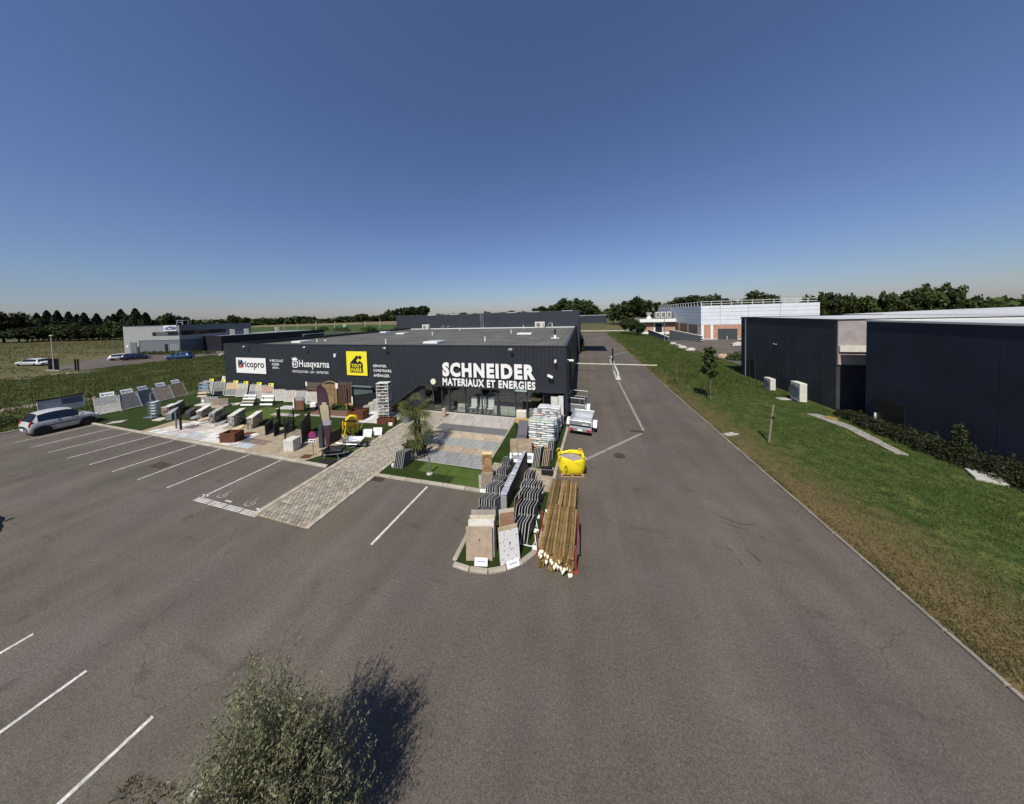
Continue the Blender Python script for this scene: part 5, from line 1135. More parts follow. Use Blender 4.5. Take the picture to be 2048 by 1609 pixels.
g1 = bk('tiles_grey', (.30,.31,.315), (.36,.36,.35), (.42,.42,.40), 2.2, .5, .25); g2 = bk('tiles_charcoal', (.14,.145,.15), (.22,.22,.22), (.24,.24,.24), 3.4); g3 = bk('tiles_stone_rose', (.42,.25,.19), (.55,.46,.36), (.34,.29,.24), 5, .45, .35); g4 = bk('tiles_stone_brown', (.30,.20,.12), (.42,.30,.19), (.22,.17,.11), 6, .45, .35)
g5 = stone('slate_plain', (.13,.155,.165)); g6 = stone('pale_concrete_panel', (.50,.48,.44)); g7 = bk('tiles_orange', (.62,.36,.16), (.55,.42,.26), (.6,.5,.36), 5); g8 = bk('tiles_cream', (.56,.52,.42), (.50,.46,.40), (.45,.42,.38), 6)
g9 = bk('tiles_lavender', (.34,.33,.36), (.42,.38,.36), (.36,.35,.35), 6); g10 = bk('tiles_red_mix', (.48,.20,.12), (.50,.40,.28), (.46,.40,.35), 7); g11 = bk('tiles_white_mosaic', (.50,.50,.46), (.42,.42,.38), (.56,.55,.50), 8, .3, .3); g12 = bk('tiles_rose_mosaic', (.52,.38,.30), (.50,.48,.42), (.58,.56,.52), 7); g13 = bk('tiles_grey_mid', (.22,.225,.22), (.25,.25,.24), (.2,.2,.2), 3)
BP = [(-41.62,12.1),(-41.35,13.42),(-41.5,14.72),(-41.95,15.9),(-42.2,17.15),(-42.45,18.3)]
for i, (pn, lab) in enumerate((([(0,1,.55,1,g1),(0,1,.28,.55,g6),(0,1,0,.28,g6)],'grey and pale concrete'),([(0,1,0,1,g2)],'charcoal brick'),([(0,1,0,1,g5)],'plain slate'),([(0,1,0,1,g3)],'rose cobble'),([(0,1,0,1,g4)],'brown cobble'))):
    board(BP[i], BP[i+1], 1.58, 22, pn, 'leaning framed board of %s paving under a blue printed card' % lab, 'blue', 'blue card boards')
board((-47.5,10.9), (-47.6,13.3), 1.25, 8, [(0,.5,0,1,g6),(.5,1,.45,1,g5),(.5,1,0,.45,g6)], 'long board with dark top strip behind the silver car', 'dark')
board((-41.6,19.0),(-40.3,19.25),1.42,12,[(0,1,.5,1,g9),(0,1,0,.5,g1)],'leftmost yellow card board with plain grey slabs','yellow','yellow card boards')
board((-39.5,18.95),(-38.15,19.2),1.42,12,[(0,1,.5,1,g13),(0,1,0,.5,g2)],'yellow card board with grey over charcoal slabs','yellow','yellow card boards')
board((-37.4,18.9),(-36.0,19.15),1.42,12,[(0,1,.5,1,g7),(0,1,0,.5,g13)],'yellow card board with orange tiles over grey','yellow','yellow card boards')
board((-35.65,18.9),(-34.35,19.12),1.42,12,[(0,1,.6,1,g8),(0,1,0,.6,g9)],'yellow card board with cream tiles over lavender grey','yellow','yellow card boards')
board((-33.6,18.85),(-32.2,19.05),1.42,12,[(0,.5,.5,1,g9),(.5,1,.5,1,g8),(0,.5,0,.5,g2),(.5,1,0,.5,g9)],'yellow card board with four differing grey squares','yellow','yellow card boards')
board((-31.75,18.8),(-30.35,19.0),1.42,12,[(0,1,.45,1,g10),(0,1,0,.45,g8)],'yellow card board with red brick tiles','yellow','yellow card boards')
board((-29.9,18.75),(-28.5,18.95),1.15,10,[(0,1,0,1,g11)],'low board of pale mosaic under a dark strip, left of the rose one','dark','dark strip boards')
board((-28.2,18.72),(-27.0,18.92),1.15,10,[(0,1,0,1,g12)],'low board of rose mosaic under a dark strip','dark','dark strip boards')
board((-26.8,18.75),(-25.6,18.95),1.18,10,[(0,1,0,1,stone('plain_pale_panel', (.36,.36,.33)))],'low plain pale board behind the brown plank panel','dark','dark strip boards')
board((-25.2,18.65),(-24.1,18.85),1.20,10,[(0,1,.5,1,g8),(0,1,0,.5,g11)],'low board of cream and grey mosaic beside the banner','dark','dark strip boards')
t = thing('sample_rack', 'rack of blue and grey sloping shelves at the end of the cobble boards', 'rack', (-39.4,17.6,.05), R(12))
for k in range(5): MB().obox((.55,.1+k*.06,.25+k*.33), (1.05,.30,.05), Matrix.Rotation(R(35),3,'X'), .008).build('shelf', mat('shelf_blue', (.10,.20,.36), .5) if k in (3,) else (K['greym'] if k in (2,4) else mat('shelf_tan', (.40,.32,.24), .7)), t)
for s in (0.02,1.08): MB().obox((s,.35,.85), (.07,.07,1.7), Matrix.Rotation(R(8),3,'X'), .01).build('post', mat('rack_wood', (.36,.24,.16), .7), t)
MB().box(.78,1.05,.45,.47,1.45,1.68).build('card', yel, t)
t = thing('white_easel', 'two white printed sheets on easels behind the yellow card boards', 'easel', (-39.5,20.2,.05), R(10))
for s in (0,1.3):
    MB().obox((s,0,1.55), (1.1,.03,.36), Matrix.Rotation(R(8),3,'Y'), .004).build('sheet', K['white'], t); MB().tube((s-.2,.02,0),(s-.2,.02,1.4),.02).build('leg', K['steel'], t); MB().box(s-.3,s+.2,-.022,-.0165,1.5,1.56).build('print', blk, t)
for (x, y, l, shelves) in ((-31.3,16.9,'left',4),(-29.5,17.4,'right',3)):
    t = thing('step_rack', 'white stepped sample rack on the turf, %s of the two' % l, 'rack', (x,y,.05), R(12))
    for k in range(shelves):
        z = .12+k*(.26 if shelves == 4 else .36); MB().obox((.66,.05+k*.12,z), (1.28,.10,.16), Matrix.Rotation(R(-25),3,'X'), .01).build('sample_strip', (K['white'] if k != 1 else stone('strip_stone', (.44,.42,.36))) if shelves == 4 else K['white'], t)
        for s in (.08,1.2): MB().box(s-.02,s+.02,.09+k*.12,.13+k*.12,0,z).build('leg', K['black'], t)
    o = MB()
    for i in range(5): o.path([(.5+i*.09+.07*math.cos(R(q)), .42, 1.15+.07*math.sin(R(q)) + .03*(i % 2)) for q in range(0,361,45)], .014, 5)
    o.build('ring_samples', K['steel'], t)
t = thing('plank_sample_panel', 'brown upright plank panel in a dark frame on the turf', 'panel', (-24.2,16.95,.05), R(12))
for k in range(5): MB().box(.04+k*.155,.185+k*.155,-.02,.02,.16,1.0).build('plank', mat('brown_plank', (.15,.078,.038), .7, var=.2, vs_=5, rnd=.15), t)
MB().box(.04,.815,-.018,.018,1.005,1.36).build('grey_panel', stone('grey_panel', (.30,.31,.30)), t)
[MB().box(x,x+.04,-.03,.03,0,1.2).build('frame_post', K['black'], t) for x in (0,.82)]; MB().box(-.18,-.08,-.05,.05,.2,1.25).build('light_post', K['white'], t)
t = thing('paving_sample', 'flat square of pale slabs lying on the turf before the low boards', 'paving', (-26.6,17.2,.056), R(8))
for i in range(4):
    for j in range(3):
        if (i, j) != (3, 2): MB().obox((i*.46,j*.30,.02), (.44,.28,.04), None, .006).build('slab', stone('pale_paver', (.46,.46,.43)), t)
t = thing('timber_decking', 'brown timber decking patch with pale edging on the turf', 'decking', (-22.4,16.6,.055), R(4))
for k in range(7): MB().box(0,4.2,k*.17,k*.17+.155,0,.06).build('deck_board', mat('deck_brown', (.155,.088,.06), .7, var=.15, vs_=4, rnd=.15), t)
MB().box(-.1,4.3,-.14,-.01,0,.07).build('edging', K['conc'], t)
t = thing('slab_pad', 'pale slab apron beside the timber decking', 'paving', (-25.4,16.1,.055), R(3))
for i in range(5): MB().obox((i*.55,0,.02), (.53,.5,.04), None, .006).build('slab', sl_pinkgrey, t)

# low stone seats and flat samples
def stones_wall(a, b, w, h, label, c1, c2, cap=True, rough=.015, name='sample_wall', bl=.30, bh=.15):
    d = Vector((b[0]-a[0], b[1]-a[1])); L = d.length; t = thing(name, label, 'sample wall', (a[0],a[1],.05), math.atan2(d.y,d.x)); mb = MB(); rows = max(2, round(h/bh)); hh = h/rows
    mb.m(0).box(.03,L-.03,-w/2+.03,w/2-.03,0,h-.01)
    for r in range(rows):
        x = -(r % 2)*bl*.5
        while x < L-.02:
            e = min(L, x+bl*random.uniform(.7,1.3)); x0 = max(0, x); x = e
            if e-x0 < .05: continue
            for s in (-1,1): mb.m(random.randrange(2)).obox(((x0+e)/2, s*(w/2-.05+random.uniform(-rough,rough)), hh*(r+.5)), (e-x0-.012, .10, hh-.010), None, .008)
        for s, X in ((-1,.05),(1,L-.05)): mb.m(random.randrange(2)).obox((X+random.uniform(-rough,rough), 0, hh*(r+.5)), (.11, w-.22, hh-.01), None, .008)
    stuff(mb.build('stones', [stone(name+c1[0], c1[1]), stone(name+c2[0], c2[1])], t))
    if cap:
        n = max(1, round(L/.55)); cw = w+.06
        for k in range(n): MB().obox((L*(k+.5)/n,0,h+.022), (L/n-.008,cw,.045), None, .008).build('coping', stone('coping_pale', (.66,.64,.59)), t)
    return t
SG = ('_grey', (.17,.17,.168)); SP = ('_pale', (.40,.375,.33)); SD = ('_dark', (.10,.10,.105)); SB = ('_buff', (.46,.37,.25)); SR = ('_rose', (.40,.27,.22))
stones_wall((-30.95,13.9),(-32.2,15.1),.32,.60,'short grey stone wall with white coping, left of the rocky wall',SP,SG)
stones_wall((-28.4,13.45),(-29.9,14.9),.36,.78,'rocky sloping stone wall with white top on the sand',SP,SG,False,.06,'sample_wall',.4,.22)
stones_wall((-25.7,13.25),(-26.95,14.7),.36,.86,'tall stone block wall with pale coping, right of the rocky wall',SG,SP)
stones_wall((-23.8,13.35),(-24.85,14.65),.34,.82,'stone wall with grey coping and buff end, left of the black panels',SB,SG)
def stone_bench(a, b, label, m1, m2, emblem=False):
    d = Vector((b[0]-a[0], b[1]-a[1])); L = d.length; t = thing('stone_bench', label, 'stone bench', (a[0],a[1],.05), math.atan2(d.y,d.x))
    n = 4
    for k in range(n):
        for q in range(3): MB().obox((L*(k+.5)/n,.30,.14+q*.24), (L/n-.012,.12,.228), None, .01).build('back_block', m1, t)
    for k in range(3): MB().obox((L*(k+.5)/3,-.05,.06), (L/3-.012,.52,.12), None, .012).build('seat_slab', m2, t)
    if emblem: MB().obox((.22,.232,.36), (.26,.01,.24), Matrix.Rotation(.3,3,'Y'), .003).build('emblem_card', K['white'], t)
    return t
stone_bench((-36.1,16.2),(-34.3,16.6), 'low grey stone bench with white emblem near the yellow card boards', stone('bench_grey', (.27,.265,.24)), sl_light, True)
stone_bench((-34.15,16.0),(-32.4,16.4), 'low brownish stone bench beside the grey stone bench', stone('bench_brown', (.30,.25,.20), (.24,.20,.17)), sl_pink)
for (a, b, h, l) in (((-33.1,13.05),(-35.0,14.3),.52,'front dark slate panel wall at the left of the sand'),((-35.3,14.3),(-36.8,15.4),.72,'rear dark slate panel wall on the turf')):
    d = Vector((b[0]-a[0], b[1]-a[1])); L = d.length; t = thing('slate_wall', l, 'sample wall', (a[0],a[1],.05), math.atan2(d.y,d.x))
    MB().box(0,L,-.16,.16,0,h).build('core', mat('slate_core', (.30,.32,.32), .8, var=.15), t); MB().box(.03,L,.161,.19,0,h).build('slate_face', stone('slate_face', (.05,.055,.06)), t); MB().box(.03,L,-.19,-.161,0,h).build('slate_face', stone('slate_face', (.05,.055,.06)), t)
t = thing('stone_layer_wall', 'thin dark layered stone wall between the slate panel and the orange slab', 'sample wall', (-32.4,13.9,.05), R(135))
for k in range(5): MB().obox((.5+random.uniform(-.05,.05),0,.06+k*.1), (1.15,.3,.09), None, .015).build('layer', stone('dark_layer', (.09,.08,.085)), t)
def flagstone(x, y, r, m, label, rz=0, asp=.6, z=.07):
    n = 11; p = [((r*(1+.18*math.sin(i*2.3+x)))*math.cos(2*math.pi*i/n), asp*(r*(1+.18*math.cos(i*1.7+y)))*math.sin(2*math.pi*i/n)) for i in range(n)]
    return tag(MB().prism(p, -.03, .03).build('flagstone', m, None, (x,y,z), rz), label, 'flagstone')
fbuff = stone('flag_buff', (.52,.40,.26)); fpale = stone('flag_pale', (.52,.49,.42)); fgrey = stone('flag_grey', (.27,.275,.27)); forange = stone('flag_orange', (.58,.35,.22))
flagstone(-34.1,12.95,.55,fpale,'round pale flagstone on the turf beside the slate wall'); flagstone(-31.6,14.1,.7,fgrey,'grey flagstone slope behind the black posts',R(130),.45,.09); flagstone(-30.2,13.9,.6,fbuff,'rosy buff flagstone left of the short stone wall',R(120))
flagstone(-27.6,13.6,.65,fgrey,'grey flagstone lying right of the rocky wall',R(130),.4); flagstone(-26.6,13.4,.6,fpale,'pale flagstone before the tall stone block wall',R(120),.5); flagstone(-24.9,13.2,.65,fbuff,'buff flagstone before the wall with buff end',R(125),.5); flagstone(-29.2,13.4,.5,fpale,'pale flagstone at the foot of the rocky wall',R(110),.5)
o = MB().obox((0,0,.26), (.95,.10,.52), None, .03).build('orange_slab', forange, None, (-32.6,15.0,.05), R(10)); o.rotation_euler[0] = R(-25); tag(o, 'orange and cream stone slab tilted up on the turf', 'stone slab')
o = MB().obox((0,0,.03), (1.0,.62,.06), None, .01).build('pale_slab', fpale, None, (-32.6,17.15,.05), R(30)); tag(o, 'flat pale slab beyond the brownish stone bench', 'stone slab')
o = MB().obox((0,0,.02), (.9,.55,.04), None, .01).build('grey_slab', sl_pinkgrey, None, (-37.0,11.75,.05), R(40)); tag(o, 'flat pale slab lying on the turf near the silver car', 'stone slab')
# black fence panels and posts on the sand
def panel_v(a, b, h, th, m, label, name='garden_fence', z=.05, cat='fence panel'):
    d = Vector((b[0]-a[0], b[1]-a[1])); L = d.length; t = thing(name, label, cat, (a[0],a[1],z), math.atan2(d.y,d.x)); n = max(2, int(h/.22))
    for k in range(n): MB().box(.05,L-.05,-th/2,th/2,k*h/n+.006,(k+1)*h/n-.006).build('slat', m, t)
    for x in (0,L-.06): MB().box(x,x+.06,-.035,.035,0,h+.04).build('post', K['black'], t)
    return t
char = mat('charcoal_panel', (.020,.022,.025), .6, var=.15, vs_=2); green = mat('green_grey_panel', (.085,.115,.110), .6, var=.1)
panel_v((-21.4,12.9),(-22.6,14.1),.72,.10,char,'low black slatted panel left of the tall black board')
panel_v((-20.55,12.9),(-21.3,13.7),.85,.10,char,'middle black slatted panel among the three')
panel_v((-21.9,14.0),(-22.3,14.45),1.35,.08,char,'tall narrow black board rising behind the slatted panels')
panel_v((-20.2,13.4),(-20.9,14.1),.70,.08,char,'rightmost black slatted panel behind the mesh fence')
panel_v((-17.55,12.6),(-19.05,14.3),1.38,.05,char,'large black fence panel seen edge on behind the no parking sign')
panel_v((-15.6,12.75),(-15.65,13.8),.72,.05,mat('dark_lattice', (.045,.047,.045), .7),'low dark lattice panel right of the banner')
tag(MB().obox((0,0,.72), (.26,.20,1.44), None, .01).build('square_post', mat('post_blue_grey', (.035,.045,.055), .5), None, (-15.75,12.5,.05), R(10)), 'dark blue grey square post beside the banner', 'post')
tag(MB().tube((0,0,0),(0,0,1.4),.055,8).build('round_post', K['greym'], None, (-29.81,12.11,.05)), 'short grey post on the sample paving', 'post')
tag(MB().obox((0,0,1.0), (.13,.10,2.0), None, .01).build('tall_post', K['black'], None, (-29.15,12.07,.05)), 'tall black post on the sample paving', 'post')
t = thing('mesh_fence', 'green wire mesh fence panel between two black posts on the sand', 'fence', (-19.2,12.69,.05), math.atan2(1.74,-1.66)); L = 2.4
for x in (0,L): MB().box(x-.04,x+.04,-.04,.04,0,1.46).build('post', K['black'], t)
wm = MB()
for k in range(13): wm.tube((0,0,.1+k*.1),(L,0,.1+k*.1),.006,4)
for k in range(24): wm.tube((k*L/24,0,.05),(k*L/24,0,1.35),.005,4)
wm.build('wire_mesh', K['black'], t)
tag(MB().obox((0,0,.36), (.62,.62,.72), None, .02).build('white_pillar', stone('white_stone', (.58,.56,.52)), None, (-17.35,11.85,.05), R(14)), 'white square stone pillar on the sand', 'pillar')
def planter(x, y, w, d, h, rz, label):
    t = thing('corten_planter', label, 'planter', (x,y,.05), rz)
    for s in (-1,1): MB().box(-w/2,w/2,s*d/2-.015,s*d/2+.015,0,h).build('side', K['corten'], t); MB().box(s*w/2-.015,s*w/2+.015,-d/2+.016,d/2-.016,0,h-.001).build('side', K['corten'], t)
    MB().box(-w/2+.02,w/2-.02,-d/2+.02,d/2-.02,0,h*.25).build('floor', K['soil'], t)
    q = MB()
    for s in (-1,1): q.box(-w/2,w/2,s*(d/2-.03)-.03,s*(d/2-.03)+.03,h+.001,h+.012)
    q.build('rim', K['corten'], t)
planter(-22.75,11.75,1.05,.62,.62,R(14),'square rusty steel planter on the sample paving')
planter(-17.3,16.9,1.25,.85,.72,R(14),'square rusty steel planter beside the decking'); planter(-14.35,16.65,1.35,.45,.40,R(14),'long low rusty steel trough before the pallet tower'); planter(-15.2,19.0,1.5,.45,.5,R(3),'rusty steel trough against the dark wall behind the tower')
tag(MB().obox((0,0,.0), (.75,.5,.012), None).build('steel_plate', K['corten'], None, (-23.0,12.75,.07), R(14)), 'flat rusty steel plate on the sand behind the planter', 'plate')
# metal post with stacked trays
t = thing('tray_stand', 'galvanised post with stacked sample trays on a square base', 'stand', (-35.7,13.1,.05), R(10))
MB().tube((0,0,.05),(0,0,2.1),.035,8).path([(0,0,2.08),(.35,.1,2.18)], .022, 6).build('post', K['steel'], t); MB().obox((0,0,.03), (.95,.5,.06), None, .01).build('base', K['steel'], t)
for k in range(5): MB().obox((.32,.1,.35+k*.24), (.42,.42,.07), Matrix.Rotation(R(8),3,'X'), .01).build('tray', mat('tray_grey', (.42,.44,.46), .5), t); MB().obox((-.16,.1,.35+k*.24), (.24,.34,.05), Matrix.Rotation(R(8),3,'X'), .01).build('sample', mat('tray_blue', (.12,.15,.22), .6), t)
stones_wall((-34.9,13.6),(-35.6,14.5),.5,.75,'stepped brown stone stack behind the tray stand',SR,SD)
# fences against the wall
t = thing('plank_fence', 'grey brown horizontal plank fence panel against the dark wall', 'fence', (-26.2,19.45,.05))
for k in range(10): MB().box(0,2.1,-.02+.01*(k % 2),.02,.05+k*.19,.05+k*.19+.17).build('plank', mat('grey_brown_plank', (.125,.10,.075), .8, var=.25, vs_=4, rnd=.2), t)
MB().box(0,.2,-.05,-.021,1.55,1.95).build('price_card', K['white'], t)
t = thing('woven_fence', 'arched woven wooden fence panel behind the banner', 'fence', (-23.8,19.2,.05), R(8))
for k in range(19):
    z = .06+k*.098; x1 = 1.55; MB().box(.03,x1-.03,-.02+.015*(k % 2),.02,z,z+.085).build('slat', mat('woven_wood', (.27,.18,.085), .75, var=.15, rnd=.15), t)
q = MB(); q.box(0,.05,-.04,.04,0,1.92); q.box(1.5,1.55,-.04,.04,0,1.92)
for i in range(10):
    a0, a1 = i/10, (i+1)/10; q.add([(1.55*a0,-.04,1.92+.22*math.sin(math.pi*a0)),(1.55*a1,-.04,1.92+.22*math.sin(math.pi*a1)),(1.55*a1,.04,1.92+.22*math.sin(math.pi*a1)),(1.55*a0,.04,1.92+.22*math.sin(math.pi*a0)),(1.55*a0,-.04,1.98+.22*math.sin(math.pi*a0)),(1.55*a1,-.04,1.98+.22*math.sin(math.pi*a1)),(1.55*a1,.04,1.98+.22*math.sin(math.pi*a1)),(1.55*a0,.04,1.98+.22*math.sin(math.pi*a0))], [(3,2,1,0),(4,5,6,7),(0,1,5,4),(2,3,7,6)])
for x in (.35,.78,1.2): q.box(x-.02,x+.02,-.045,-.025,.03,1.95)
q.build('frame', mat('woven_frame', (.36,.25,.13), .7), t)
t = thing('paling_fence', 'dark brown vertical paling fence panel against the wall', 'fence', (-22.1,19.4,.05), R(5))
for k in range(6): MB().box(k*.26,k*.26+.20,-.025,.025,0,2.05).build('paling', K['woodd'], t); MB().tube((k*.26+.23,0,1.9),(k*.26+.23,0,2.2),.03,6).build('cap_post', K['greym'], t)
for z in (.5,1.6): MB().box(0,1.5,.026,.06,z-.05,z+.05).build('rail', K['woodd'], t)
MB().box(-.28,-.02,-.02,.0,1.5,2.0).build('price_card', K['white'], t)
t = thing('garden_shed', 'grey green shed panel with pitched top against the dark wall', 'shed', (-20.3,19.45,.05))
for k in range(8): MB().box(0,2.1,-.02,.02,.03+k*.22,.03+k*.22+.21).build('board', green, t)
MB().box(-.05,2.15,-.25,.05,1.82,1.88).build('roof_board', K['greym'], t)
panel_v((-19.0,18.2),(-17.5,19.5),1.42,.05,char,'tall dark fence panel standing at an angle before the shed')
for x, y, l in ((-19.85,18.3,'left'),(-19.25,18.35,'right')): tag(MB().box(-.04,.04,-.04,.04,0,1.9).build('fence_post', K['black'], None, (x,y,.05)), '%s slim black fence post before the shed panel' % l, 'post')
tag(MB().obox((0,0,.3), (.22,.03,.6), None, .005).build('white_card', K['white'], None, (-19.5,18.5,.6)), 'white information card between the slim black posts', 'card')
t = thing('wooden_chair', 'brown wooden garden chair on the deck before the paling fence', 'chair', (-21.5,17.9,.11), R(25))
wc = mat('chair_wood', (.24,.155,.075), .7, var=.15)
MB().obox((0,0,.38), (.52,.5,.05), Matrix.Rotation(R(8),3,'X'), .01).build('seat', wc, t)
for k in range(4): MB().obox((-.19+k*.127,.30,.72), (.11,.03,.78), Matrix.Rotation(R(-18),3,'X'), .006).build('back_slat', wc, t)
for sx in (-.26,.26): MB().obox((sx,-.22,.30), (.05,.06,.60), None, .006).build('leg', wc, t); MB().obox((sx,.24,.2), (.05,.06,.44), Matrix.Rotation(R(20),3,'X'), .006).build('leg', wc, t); MB().obox((sx,0,.62), (.09,.62,.03), None, .006).build('armrest', wc, t)
t = thing('garden_bench', 'pale timber garden bench right of the wooden chair', 'bench', (-20.2,18.5,.05), R(8))
MB().box(0,1.3,-.2,.2,.42,.48).build('seat', K['wood'], t)
for x in (.1,1.1): MB().box(x,x+.1,-.15,.15,0,.419).build('leg', K['wood'], t)
t = thing('white_cart', 'small white cart with brown handle beside the banner', 'cart', (-22.9,17.6,.1), R(20)); MB().obox((0,0,.45), (.5,.35,.4), None, .04).build('tub', K['white'], t); MB().path([(-.25,-.1,.6),(-.5,-.1,.75),(-.5,.15,.75),(-.25,.15,.6)], .02, 6).build('handle', K['woodd'], t)
for s in (-1,1): MB().tube((.1,s*.19,.16),(.1,s*.24,.16),.15,12).build('wheel', K['rubber'], t)
# block steps and tower of samples
for i, (x, y, w, d, h, c) in enumerate(((-18.2,18.2,.5,.4,.3,SR[1]),(-17.8,18.35,.5,.4,.55,(.30,.30,.26)),(-17.4,18.5,.5,.4,.8,SP[1]),(-17.0,18.6,.5,.4,1.05,(.40,.42,.38)),(-16.6,18.7,.5,.4,1.3,(.55,.57,.56)))):
    t = thing('block_stack', 'stack of stone blocks, %s step of the rising row by the tower' % ('lowest','second','third','fourth','tallest')[i], 'blocks', (x,y,.05), R(8))
    n = max(1, round(h/.22))
    for k in range(n): MB().obox((random.uniform(-.02,.02),0,h*(k+.5)/n), (w,d,h/n-.012), None, .01).build('block', stone('block_%d' % i, c), t)
t = thing('sample_tower', 'tall tower of framed paving samples standing on a pale slab', 'display tower', (-15.35,17.6,.05), R(14))
cl = [stone('tower_a', (.30,.29,.28)), stone('tower_b', (.09,.09,.09)), stone('tower_c', (.30,.22,.17)), stone('tower_d', (.46,.44,.40)), stone('tower_e', (.15,.15,.15))]
for k in range(11):
    z = .12+k*.245; MB().obox((random.uniform(-.03,.03),0,z), (.98,.62,.045), Matrix.Rotation(random.uniform(-.06,.06),3,'Z'), .006).build('frame_tray', mat('tray_white', (.52,.52,.50), .6, var=.15), t)
    for j in range(3):
        if random.random() < .85: hb_ = random.uniform(.07,.15); MB().obox((-.30+j*.30+random.uniform(-.03,.03),random.uniform(-.04,.02),z+.03+hb_/2), (random.uniform(.2,.28),.54,hb_), None, .01).build('sample_block', random.choice(cl), t)
    for sx in (-.46,.46): MB().box(sx-.012,sx+.012,-.29,-.27,z+.023,z+.22).build('upright', K['white'], t)
MB().obox((0,0,2.82), (.98,.62,.04), None, .008).build('top_board', K['offw'], t)
t = thing('pale_slab_floor', 'white and cream slab floor around the tower beside the walkway', 'paving', (-16.9,16.3,.055), R(6))
for i in range(6):
    for j in range(5): MB().obox((i*.56,j*.58+.2,.015), (.545,.565,.03), None, .006).build('slab', random.choice([sl_light, sl_beige, sl_light, SC[0]]) if i < 4 else random.choice([sl_light, sl_green, sl_dark]), t)
tag(MB().obox((0,0,.12), (.3,.03,.24), None, .004).build('price_card', K['white'], None, (-13.75,16.3,.05), R(14)), 'white card before the long rusty trough', 'card')
for i, (x, y) in enumerate(((-14.0,14.35),(-13.5,14.72))):
    t = thing('price_board', 'white printed board on the turf beside the walkway, %s of two' % ('left','right')[i], 'board', (x,y,.05), R(14)); MB().obox((0,0,.28), (.62,.03,.50), Matrix.Rotation(R(-14),3,'X'), .006).build('board', K['white'], t)
    for k in range(3): MB().obox((-.06+.05*k,-.02+.02*k,.16+k*.12), (.4-.06*k,.012,.03), Matrix.Rotation(R(-14),3,'X')).build('print_line', mat('print_grey', (.3,.28,.27), .7), t)
# concrete mixer
t = thing('concrete_mixer', 'yellow concrete mixer on the turf beside the walkway', 'mixer', (-15.0,13.95,.05), R(15)); t.scale = (1.15,1.15,1.1)
dr = MB(); dr.lathe([(.12,-.02),(.30,.02),(.36,.22),(.36,.34),(.30,.52),(.20,.66),(.18,.66),(.27,.5),(.001,.4)], n=20); dr.xf(Matrix.Translation((0,0,.72)) @ Matrix.Rotation(R(-28),4,'X')); dr.build('drum', K['yellow'], t, smooth=False)
rg = MB(); rg.lathe([(.365,.24),(.385,.24),(.385,.31),(.365,.31)], n=20); rg.xf(Matrix.Translation((0,0,.72)) @ Matrix.Rotation(R(-28),4,'X')); rg.build('drum_ring', K['black'], t)
for s in (-1,1): MB().path([(s*.18,-.12,.75),(s*.30,-.22,.02)], .035, 7).build('leg', K['yellow'], t); MB().path([(s*.18,-.05,.75),(s*.26,.34,.15)], .035, 7).build('leg', K['yellow'], t); MB().tube((s*.29,.36,.15),(s*.36,.36,.15),.15,14).build('wheel', K['rubber'], t); MB().obox((s*.42,0,.80), (.05,.10,.5), None, .01).build('yoke', K['yellow'], t)
MB().path([(.50+.20*math.cos(R(a)), .0, .85+.24*math.sin(R(a))) for a in range(0,361,24)], .016, 5).build('hand_wheel', K['yellow'], t); MB().obox((.42,.02,.95), (.18,.12,.16), None, .02).build('motor_box', K['white'], t)
# wheelbarrows
def barrow(x, y, rz, tray_m, label):
    t = thing('wheelbarrow', label, 'wheelbarrow', (x,y,.05), rz)
    MB().add([(-.30,-.20,.28),(.42,-.20,.28),(.42,.20,.28),(-.30,.20,.28),(-.45,-.32,.56),(.62,-.32,.52),(.62,.32,.52),(-.45,.32,.56)], [(3,2,1,0),(0,1,5,4),(1,2,6,5),(2,3,7,6),(3,0,4,7)]).build('tray', tray_m, t)
    MB().path([(-.45,-.32,.565),(.62,-.32,.525),(.62,.32,.525),(-.45,.32,.565),(-.45,-.32,.565)], .014, 5).build('tray_rim', tray_m, t)
    o = MB().tube((.68,-.04,.18),(.68,.04,.18),.18,16).build('wheel', K['rubber'], t); MB().tube((.68,-.045,.18),(.68,.045,.18),.09,10).build('hub', K['steel'], o)
    for s in (-1,1): MB().path([(.68,s*.06,.18),(.3,s*.2,.27),(-.4,s*.26,.36),(-.95,s*.28,.5)], .018, 6).build('handle', K['steel'], t); MB().path([(-.2,s*.22,.28),(-.32,s*.24,0)], .016, 5).build('leg', K['steel'], t)
barrow(-13.75,12.95,R(20),K['alu'],'silver wheelbarrow on the turf beside the walkway'); barrow(-13.75,11.75,R(195),K['black'],'black wheelbarrow in the shade at the walkway corner')
tag(MB().tube((0,0,0),(0,0,.78),.03,8).lathe([(.10,0),(.10,.02),(.03,.03)], n=10).build('small_post', K['steel'], None, (-14.0,12.45,.05)), 'slim steel post between the two wheelbarrows', 'post')
